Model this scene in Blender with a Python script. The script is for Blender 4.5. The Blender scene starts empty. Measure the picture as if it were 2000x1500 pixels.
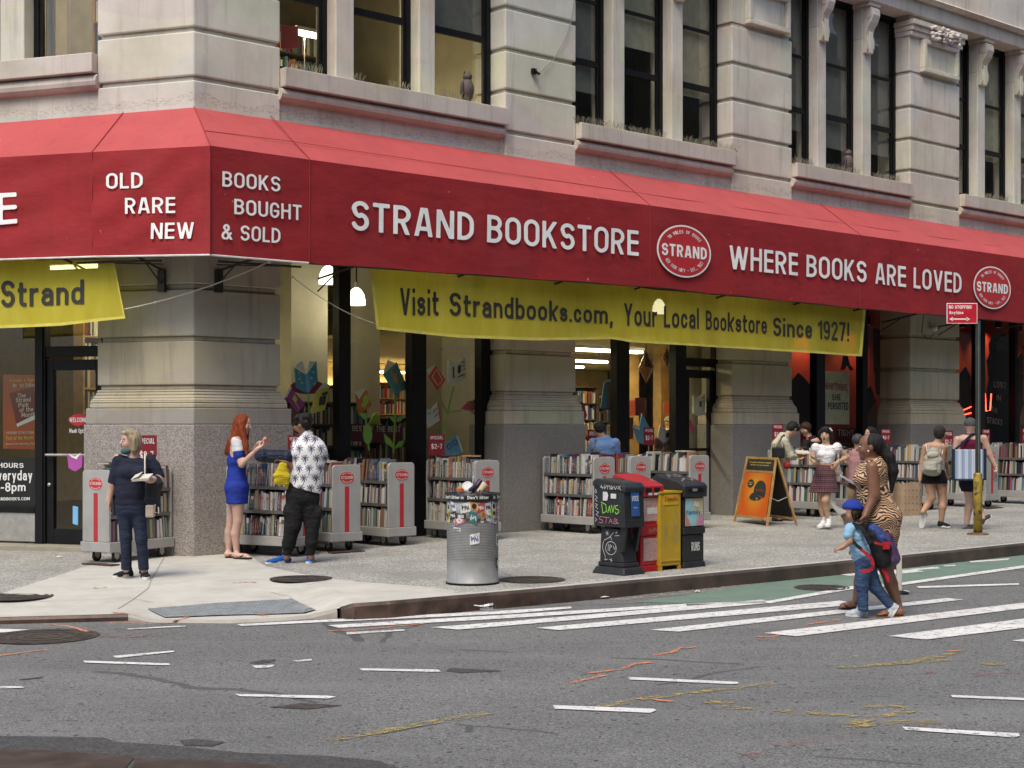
import bpy, bmesh, math, random
import numpy as np
from mathutils import Vector, Matrix
sc = bpy.context.scene
COL = sc.collection
R_ = random.Random(7)
# ---------------------------------------------------------------- camera, sky, sun, exposure
cam = bpy.data.objects.new("camera", bpy.data.cameras.new("camera"))
COL.objects.link(cam)
cam.data.sensor_width = 36; cam.data.lens = 54; cam.data.shift_y = 0.04
cam.data.clip_end = 500
cam.location = (0, 0, 1.65); cam.rotation_euler = (math.radians(90), 0, 0)
sc.camera = cam
SUN_EL, SUN_AZ = math.radians(58), math.radians(200)     # azimuth clockwise from +Y
wd = bpy.data.worlds.new("World"); sc.world = wd; wd.use_nodes = True
wn = wd.node_tree
sky = wn.nodes.new("ShaderNodeTexSky"); sky.sky_type = 'NISHITA'; sky.sun_disc = False
sky.sun_elevation = SUN_EL; sky.sun_rotation = SUN_AZ
sky.air_density = 1.0; sky.dust_density = 3.0; sky.ozone_density = 1.0
wn.links.new(sky.outputs[0], wn.nodes["Background"].inputs[0])
wn.nodes["Background"].inputs[1].default_value = 0.12
sun = bpy.data.objects.new("sun", bpy.data.lights.new("sun", 'SUN'))
COL.objects.link(sun)
sun.data.energy = 1.35; sun.data.angle = math.radians(24); sun.data.color = (1, .93, .80)
sun.rotation_euler = Vector((-math.sin(SUN_AZ)*math.cos(SUN_EL), -math.cos(SUN_AZ)*math.cos(SUN_EL), -math.sin(SUN_EL))).to_track_quat('-Z', 'Y').to_euler()
vs = sc.view_settings
vs.view_transform = 'Standard'; vs.look = 'None'; vs.exposure = 0.86; vs.gamma = 1
sc.cycles.use_denoising = True
sc.cycles.max_bounces = 8; sc.cycles.transparent_max_bounces = 12
sc.cycles.caustics_reflective = False; sc.cycles.caustics_refractive = False
sc.cycles.sample_clamp_indirect = 4
# ---------------------------------------------------------------- the street corner in numbers (metres)
F, H, ZC, TILT = 3000.0, 830.0, 1.65, .009
O = Vector((-4.02, 19.4, 0))
eR = Vector((.740, .6726, 0)).normalized(); nR = Vector((eR.y, -eR.x, 0))
eL = Vector((-.942, .336, 0)).normalized(); nL = Vector((-eL.y, eL.x, 0))
if nL.y > 0: nL = -nL
Z = Vector((0, 0, 1))
class Fr:                                                # a facade frame: s along, d outward, z up
    def __init__(s, e, n, o=O): s.e, s.n, s.o = e, n, o
    def __call__(s, a, d, z): return s.o + s.e*a + s.n*d + Z*z
    def px(s, u, v, d=0):                                # where the sight line of a photo point meets the plane d
        a = (u-1000)/F; o = s.o + s.n*d
        t = (a*o.y-o.x)/(s.e.x-a*s.e.y); y = o.y+t*s.e.y
        return t, ZC+(H-v)/F*y
    def pt(s, u, v, d=0):
        t, z = s.px(u, v, d); return s(t, d, z)
FR, FL = Fr(eR, nR), Fr(eL, nL)
def gz(x, y): return TILT*((x-O.x)*eR.x+(y-O.y)*eR.y)
ROAD = -.155
def G(u, v, off=0.0):                                    # where the sight line of a photo point meets the pavement
    a = (u-1000)/F; b = (H-v)/F
    k = TILT*(a*eR.x+eR.y); c = TILT*(-O.x*eR.x-O.y*eR.y)+off
    y = (ZC-c)/(k-b); return Vector((a*y, y, ZC+b*y))
def AT(u, v, y): return Vector(((u-1000)/F*y, y, ZC+(H-v)/F*y))
# ---------------------------------------------------------------- mesh helpers
class MB:
    def __init__(s): s.v = []; s.f = []; s.m = []
    def add(s, vs_, fs, m=0):
        b = len(s.v); s.v += [Vector(p) for p in vs_]
        s.f += [tuple(i+b for i in f) for f in fs]; s.m += [m]*len(fs); return s
    def box8(s, p, m=0):                                 # p: 8 points, bottom ring then top ring
        return s.add(p, [(3,2,1,0),(4,5,6,7),(0,1,5,4),(1,2,6,5),(2,3,7,6),(3,0,4,7)], m)
    def box(s, fr, a0, a1, d0, d1, z0, z1, m=0):
        return s.box8([fr(a0,d0,z0),fr(a1,d0,z0),fr(a1,d1,z0),fr(a0,d1,z0),fr(a0,d0,z1),fr(a1,d0,z1),fr(a1,d1,z1),fr(a0,d1,z1)], m)
    def quad(s, a, b, c, d, m=0): return s.add([a,b,c,d], [(0,1,2,3)], m)
    def prism(s, pts, off, m=0):                         # polygon of 3D points pushed along off
        n = len(pts); off = Vector(off)
        return s.add(list(pts)+[Vector(p)+off for p in pts], [tuple(range(n))[::-1], tuple(range(n, 2*n))]+[(i,(i+1)%n,n+(i+1)%n,n+i) for i in range(n)], m)
    def tube(s, pts, r, n=8, m=0, cap=True):
        pts = [Vector(p) for p in pts]; rs = r if isinstance(r, (list, tuple)) else [r]*len(pts)
        b = len(s.v); up = None
        for i, p in enumerate(pts):
            t = (pts[min(i+1, len(pts)-1)]-pts[max(i-1, 0)]).normalized()
            if up is None: up = t.orthogonal().normalized()
            up = (up-t*up.dot(t)).normalized(); w = t.cross(up)
            for k in range(n):
                an = 2*math.pi*k/n; s.v.append(p+(up*math.cos(an)+w*math.sin(an))*rs[i])
        for i in range(len(pts)-1):
            for k in range(n):
                s.f.append((b+i*n+k, b+i*n+(k+1)%n, b+(i+1)*n+(k+1)%n, b+(i+1)*n+k)); s.m.append(m)
        if cap:
            s.f.append(tuple(b+k for k in range(n))[::-1]); s.m.append(m)
            s.f.append(tuple(b+(len(pts)-1)*n+k for k in range(n))); s.m.append(m)
        return s
    def lathe(s, prof, c, n=24, m=0, X=None, Y=None, A=None, cap=True):   # prof: (radius, height) pairs
        c = Vector(c); X = X or Vector((1,0,0)); Y = Y or Vector((0,1,0)); A = A or Z
        b = len(s.v)
        for r, h in prof:
            for k in range(n):
                an = 2*math.pi*k/n; s.v.append(c+A*h+(X*math.cos(an)+Y*math.sin(an))*r)
        for i in range(len(prof)-1):
            for k in range(n):
                s.f.append((b+i*n+k, b+i*n+(k+1)%n, b+(i+1)*n+(k+1)%n, b+(i+1)*n+k)); s.m.append(m)
        if cap:
            s.f.append(tuple(b+k for k in range(n))[::-1]); s.m.append(m)
            s.f.append(tuple(b+(len(prof)-1)*n+k for k in range(n))); s.m.append(m)
        return s
    def grid(s, fn, nu, nv, m=0):                        # fn(u, v) in 0..1
        b = len(s.v)
        for j in range(nv+1):
            for i in range(nu+1): s.v.append(Vector(fn(i/nu, j/nv)))
        for j in range(nv):
            for i in range(nu):
                q = b+j*(nu+1)+i; s.f.append((q, q+1, q+nu+2, q+nu+1)); s.m.append(m)
        return s
    def ball(s, c, r, n=10, m=0):
        r = Vector(r) if isinstance(r, (tuple, list, Vector)) else Vector((r,r,r)); c = Vector(c)
        b = len(s.v); k = n*2
        for j in range(n+1):
            th = math.pi*j/n
            for i in range(k):
                ph = 2*math.pi*i/k
                s.v.append(c+Vector((r.x*math.sin(th)*math.cos(ph), r.y*math.sin(th)*math.sin(ph), -r.z*math.cos(th))))
        for j in range(n):
            for i in range(k):
                s.f.append((b+j*k+i, b+j*k+(i+1)%k, b+(j+1)*k+(i+1)%k, b+(j+1)*k+i)); s.m.append(m)
        return s
    def tri(s, vs_, fs, m=0): return s.add(vs_, fs, m)
def tag(o, label=None, cat=None, group=None, kind=None):
    if label: o["label"] = label
    if cat: o["category"] = cat
    if group: o["group"] = group
    if kind: o["kind"] = kind
    return o
def root(name, label, cat, loc=(0,0,0), group=None, kind=None, rz=0):
    o = bpy.data.objects.new(name, None); COL.objects.link(o); o.location = loc; o.rotation_euler = (0,0,rz)
    o.empty_display_size = .1
    return tag(o, label, cat, group, kind)
def base_of(p):
    v = Vector((0,0,0))
    while p is not None: v = v+Vector(p.location); p = p.parent
    return v
def obj(name, mb, mats, parent=None, smooth=False, bevel=0, loc=None, origin=None, merge=False):
    me = bpy.data.meshes.new(name)
    b = base_of(parent) if parent else (Vector(loc) if loc else Vector((0,0,0)))
    if origin is not None: b = Vector(origin)
    me.from_pydata([tuple(p-b) for p in mb.v], [], mb.f)
    mats = mats if isinstance(mats, (list, tuple)) else [mats]
    for m in mats: me.materials.append(m)
    if len(mats) > 1: me.polygons.foreach_set("material_index", mb.m)
    bm = bmesh.new(); bm.from_mesh(me)
    if merge: bmesh.ops.remove_doubles(bm, verts=bm.verts, dist=1e-4)
    bmesh.ops.recalc_face_normals(bm, faces=bm.faces)
    bm.to_mesh(me); bm.free()
    if smooth: me.polygons.foreach_set("use_smooth", [True]*len(me.polygons))
    me.update()
    o = bpy.data.objects.new(name, me); COL.objects.link(o)
    if parent: o.parent = parent
    elif loc is not None: o.location = loc
    if bevel:
        bv = o.modifiers.new("b", 'BEVEL'); bv.width = bevel; bv.segments = 2; bv.limit_method = 'ANGLE'; bv.angle_limit = math.radians(40)
    return o
def solo(name, label, cat, mb, mats, loc=None, group=None, kind=None, **k):   # a thing that is one mesh
    if loc is None:
        n = len(mb.v); loc = sum(mb.v, Vector())/n; loc.z = min(p.z for p in mb.v)
    return tag(obj(name, mb, mats, None, loc=loc, **k), label, cat, group, kind)
def struct(name, mb, mats, **k): return tag(obj(name, mb, mats, **k), kind="structure")
def dup(o, parent=None):
    c = o.copy(); COL.objects.link(c)
    if parent: c.parent = parent
    for ch in list(o.children): dup(ch, c)
    return c
# ---------------------------------------------------------------- lettering
_tx = {}
def text_mesh(t, bold=.02):
    key = (t, bold)
    if key in _tx: return _tx[key]
    cu = bpy.data.curves.new("t", 'FONT'); cu.body = t; cu.size = 1; cu.offset = bold; cu.resolution_u = 3; cu.fill_mode = 'FRONT'
    o = bpy.data.objects.new("t", cu); COL.objects.link(o)
    me = bpy.data.meshes.new_from_object(o.evaluated_get(bpy.context.evaluated_depsgraph_get()))
    v = [(p.co.x, p.co.y) for p in me.vertices]; f = [tuple(p.vertices) for p in me.polygons]
    bpy.data.objects.remove(o); bpy.data.curves.remove(cu); bpy.data.meshes.remove(me)
    _tx[key] = (v, f); return _tx[key]
CAP = 1.0
def text_on(mb, t, fn, bold=.02, m=0, cap=None):         # fn(x 0..1, y baseline 0 .. cap height 1) -> point


    v, f = text_mesh(t, bold)
    if not v: return
    x0 = min(p[0] for p in v); x1 = max(p[0] for p in v); c = cap or CAP
    mb.add([fn((p[0]-x0)/(x1-x0), p[1]/c) for p in v], f, m)
def text_words(t, fn, bold, mat, parent, nm="lettering"):  # one mesh per word
    v, f = text_mesh(t, bold); x0 = min(p[0] for p in v); x1 = max(p[0] for p in v); full = t
    pos = 0
    for w in t.split(" "):
        a = word_start(full, pos, bold); pos += len(w)+1; vv, ff = text_mesh(w, bold); mb = MB()
        mb.add([fn((p[0]+a-x0)/(x1-x0), p[1]) for p in vv], ff); obj(nm, mb, mat, parent)
def bil(a, b, c, d):                                     # a,b bottom left/right; d,c top left/right
    a, b, c, d = map(Vector, (a, b, c, d))
    return lambda x, y: (a*(1-x)+b*x)*(1-y)+(d*(1-x)+c*x)*y
def label_px(mb, t, fr, d, q, bold=.02, m=0):            # q: photo points bl, br, tr, tl of the lettering
    text_on(mb, t, bil(*[fr.pt(u, v, d) for u, v in q]), bold, m)
def scribble(mb, pts, fn, w, m=0):                       # hand-drawn stroke: ribbon along pts in 2D
    pts = [Vector(p).to_2d() if len(p) > 2 else Vector(p) for p in pts]
    L = []; Rr = []
    for i, p in enumerate(pts):
        t = pts[min(i+1, len(pts)-1)]-pts[max(i-1, 0)]
        if t.length < 1e-9: t = Vector((1, 0))
        t.normalize(); nn = Vector((-t.y, t.x))*w/2; L.append(p+nn); Rr.append(p-nn)
    n = len(pts)
    mb.add([fn(*p) for p in L]+[fn(*p) for p in Rr], [(i, i+1, n+i+1, n+i) for i in range(n-1)], m)
# ---------------------------------------------------------------- materials
def node(nt, t, ins=None, **at):
    n = nt.nodes.new("ShaderNode"+t)
    for k, v in at.items(): setattr(n, k, v)
    for k, v in (ins or {}).items():
        s = n.inputs[k]
        if isinstance(v, bpy.types.NodeSocket): nt.links.new(v, s)
        else: s.default_value = v
    return n
def c4(c): return (c[0], c[1], c[2], 1)
def mat0(name):
    m = bpy.data.materials.new(name); m.use_nodes = True; nt = m.node_tree
    b = nt.nodes["Principled BSDF"]; return m, nt, b
def ramp(nt, fac, stops):
    r = nt.nodes.new("ShaderNodeValToRGB"); nt.links.new(fac, r.inputs[0]); e = r.color_ramp.elements
    while len(e) < len(stops): e.new(.5)
    for i, (p, c) in enumerate(stops): e[i].position = p; e[i].color = c4(c) if len(c) == 3 else c
    return r.outputs[0]
def mixc(nt, f, a, b, mode='MIX'):
    n = nt.nodes.new("ShaderNodeMix"); n.data_type = 'RGBA'; n.blend_type = mode
    for k, v in ((0, f), (6, a), (7, b)):
        if isinstance(v, bpy.types.NodeSocket): nt.links.new(v, n.inputs[k])
        else: n.inputs[k].default_value = c4(v) if k else v
    return n.outputs[2]
def mathn(nt, op, a, b=0.0, c=0.0):
    n = nt.nodes.new("ShaderNodeMath"); n.operation = op
    for i, v in enumerate((a, b, c)):
        if isinstance(v, bpy.types.NodeSocket): nt.links.new(v, n.inputs[i])
        else: n.inputs[i].default_value = v
    return n.outputs[0]
def objco(nt, scale=(1,1,1)):
    tc = nt.nodes.new("ShaderNodeTexCoord")
    return node(nt, "Mapping", {"Vector": tc.outputs["Object"], "Scale": scale}).outputs[0]
def noise(nt, co, s, det=4, rough=.55):
    return node(nt, "TexNoise", {"Vector": co, "Scale": s, "Detail": det, "Roughness": rough}).outputs["Fac"]
def bump(nt, b, h, st, dist=.01):
    n = node(nt, "Bump", {"Height": h, "Strength": st, "Distance": dist}); nt.links.new(n.outputs[0], b.inputs["Normal"])
_m = {}
def M(name, col=(.5,.5,.5), rough=.6, metal=0, var=.12, vs_=6, bmp=0, bs=60, spec=.5, dirt=0, emit=0):
    if name in _m: return _m[name]
    m, nt, b = mat0(name); co = objco(nt)
    f = noise(nt, co, vs_)
    lo = [c*(1-var*1.4) for c in col]; hi = [min(1, c*(1+var)) for c in col]
    c = ramp(nt, f, [(.3, lo), (.7, hi)])
    if dirt:
        g = noise(nt, objco(nt, (1,1,.35)), 3, 6, .7)
        c = mixc(nt, ramp(nt, g, [(.5, (0,0,0)), (.75, (dirt,)*3)]), c, [x*.35+.02 for x in col])
    nt.links.new(c, b.inputs["Base Color"])
    r = mathn(nt, 'MULTIPLY_ADD', f, .25, rough-.12); nt.links.new(r, b.inputs["Roughness"])
    b.inputs["Metallic"].default_value = metal; b.inputs["Specular IOR Level"].default_value = spec
    if bmp: bump(nt, b, noise(nt, co, bs, 3), bmp)
    if emit: b.inputs["Emission Color"].default_value = c4(col); b.inputs["Emission Strength"].default_value = emit
    _m[name] = m; return m
def speck(name, cols, s, rough=.8, extra=None, bmp=.3, base_mix=.5):     # stone of grains: granite, aggregate, asphalt
    m, nt, b = mat0(name); co = objco(nt)
    v = node(nt, "TexVoronoi", {"Vector": co, "Scale": s, "Randomness": 1}, feature='F1')
    g = node(nt, "SeparateColor", {"Color": v.outputs["Color"]}).outputs[0]
    c = ramp(nt, g, cols)
    big = noise(nt, co, 1.1, 5, .6)
    c = mixc(nt, ramp(nt, big, [(.3, (0,0,0)), (.7, (base_mix,)*3)]), c, [x*.72 for x in cols[1][1]])
    if extra: c = extra(nt, co, c)
    nt.links.new(c, b.inputs["Base Color"]); b.inputs["Roughness"].default_value = rough
    if bmp: bump(nt, b, g, bmp, .004)
    return m
def stone_mat(name, a, b_, streak=.5, dark=(.16,.13,.10)):
    m, nt, b = mat0(name); co = objco(nt)
    f = noise(nt, co, 1.3, 6, .6); c = ramp(nt, f, [(.3, a), (.72, b_)])
    blk = node(nt, "TexVoronoi", {"Vector": objco(nt, (.7,.7,1.6)), "Scale": 1.0}).outputs["Color"]
    c = mixc(nt, .10, c, blk, 'SOFT_LIGHT')
    st = noise(nt, objco(nt, (3,3,.22)), 2.2, 6, .65)
    c = mixc(nt, ramp(nt, st, [(.52, (0,0,0)), (.8, (streak,)*3)]), c, dark)
    sp = noise(nt, co, 26, 5, .7); c = mixc(nt, ramp(nt, sp, [(.62, (0,0,0)), (.8, (.35,)*3)]), c, [x*.55 for x in a])
    if name == 'limestone':                              # the ragged scar of an older awning, and soot below the ledges
        z = node(nt, "SeparateXYZ", {0: co}).outputs[2]; zz = mathn(nt, 'ADD', z, mathn(nt, 'MULTIPLY_ADD', noise(nt, co, 2.5, 4), .16, -.08))
        bd = mathn(nt, 'LESS_THAN', mathn(nt, 'ABSOLUTE', mathn(nt, 'SUBTRACT', zz, mathn(nt, 'MULTIPLY_ADD', noise(nt, co, .7, 2), .30, 5.64))), mathn(nt, 'MULTIPLY_ADD', noise(nt, co, 1.7, 3), .18, -.03)); gr = ramp(nt, noise(nt, objco(nt, (1,1,3)), 17, 8, .85), [(.50,(0,0,0)),(.60,(1,1,1))])
        c = mixc(nt, mathn(nt, 'MULTIPLY', mathn(nt, 'MULTIPLY', bd, gr), .6), c, (.13,.125,.125))
        c = mixc(nt, mathn(nt, 'MULTIPLY', mathn(nt, 'LESS_THAN', zz, 5.72), mathn(nt, 'MULTIPLY', noise(nt, co, 7, 6, .7), .5)), c, (.62,.60,.57))
    nt.links.new(c, b.inputs["Base Color"]); b.inputs["Roughness"].default_value = .85; b.inputs["Specular IOR Level"].default_value = .25
    h = mathn(nt, 'ADD', mathn(nt, 'MULTIPLY', noise(nt, co, 9, 5), .6), mathn(nt, 'MULTIPLY', noise(nt, co, 70, 3), .4))
    bump(nt, b, h, .35, .012)
    return m
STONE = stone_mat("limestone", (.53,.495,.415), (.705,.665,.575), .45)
STONE_LOW = stone_mat("weathered shaded limestone", (.38,.345,.265), (.47,.43,.34), .5, (.09,.083,.07))  # weathering and the awning's shade both put into this darker colour
STONE_PINK = stone_mat("sill limestone", (.48,.425,.365), (.62,.56,.49), .5)
GRANITE = speck("pink granite", [(.12,(.17,.145,.13)),(.35,(.285,.255,.235)),(.7,(.36,.325,.30)),(.95,(.44,.405,.375))], 95, .45, bmp=.05, base_mix=.35)
GRANITE_GREY = speck("grey granite", [(.1,(.16,.15,.14)),(.4,(.225,.21,.195)),(.9,(.285,.27,.25))], 120, .6, bmp=.1)
BLACK = M("black painted frame", (.010,.010,.011), .45, 0, .2, spec=.18)
STEEL = M("brushed steel", (.42,.41,.38), .45, .6, .12, 10)
def glass_mat(name, tint=(.93,.95,.90), refl=.09, rough=.0):
    m, nt, b = mat0(name); nt.nodes.remove(b)
    tr = node(nt, "BsdfTransparent", {"Color": c4(tint)})
    gl = node(nt, "BsdfGlossy", {"Color": (1,1,1,1), "Roughness": rough})
    lw = node(nt, "LayerWeight", {"Blend": .25})
    f = mathn(nt, 'MULTIPLY_ADD', lw.outputs["Facing"], .18, refl)
    mx = node(nt, "MixShader", {0: f, 1: tr.outputs[0], 2: gl.outputs[0]})
    nt.links.new(mx.outputs[0], nt.nodes["Material Output"].inputs[0])
    return m
GLASS = glass_mat("shop glass", (.88,.90,.84), .035)
GLASS_UP = glass_mat("upper window glass", (.8,.82,.78), .05)
def emit_mat(name, col, s):
    m, nt, b = mat0(name); nt.nodes.remove(b)
    e = node(nt, "Emission", {"Color": c4(col), "Strength": s}); nt.links.new(e.outputs[0], nt.nodes["Material Output"].inputs[0])
    return m
def paint_mat(name, col, wear=.45, rough=.7, sc_=14):    # worn road paint: gaps let the road show
    m, nt, b = mat0(name); co = objco(nt)
    f = noise(nt, co, 3, 3); nt.links.new(ramp(nt, f, [(.3, [x*.82 for x in col]), (.7, col)]), b.inputs["Base Color"])
    b.inputs["Roughness"].default_value = rough
    h = mathn(nt, 'ADD', mathn(nt, 'MULTIPLY', noise(nt, co, sc_, 5, .7), .6), mathn(nt, 'MULTIPLY', noise(nt, co, 90, 2), .4))
    a = ramp(nt, h, [(wear-.04, (0,0,0)), (wear+.04, (1,1,1))])
    nt.links.new(a, b.inputs["Alpha"]); return m
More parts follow.
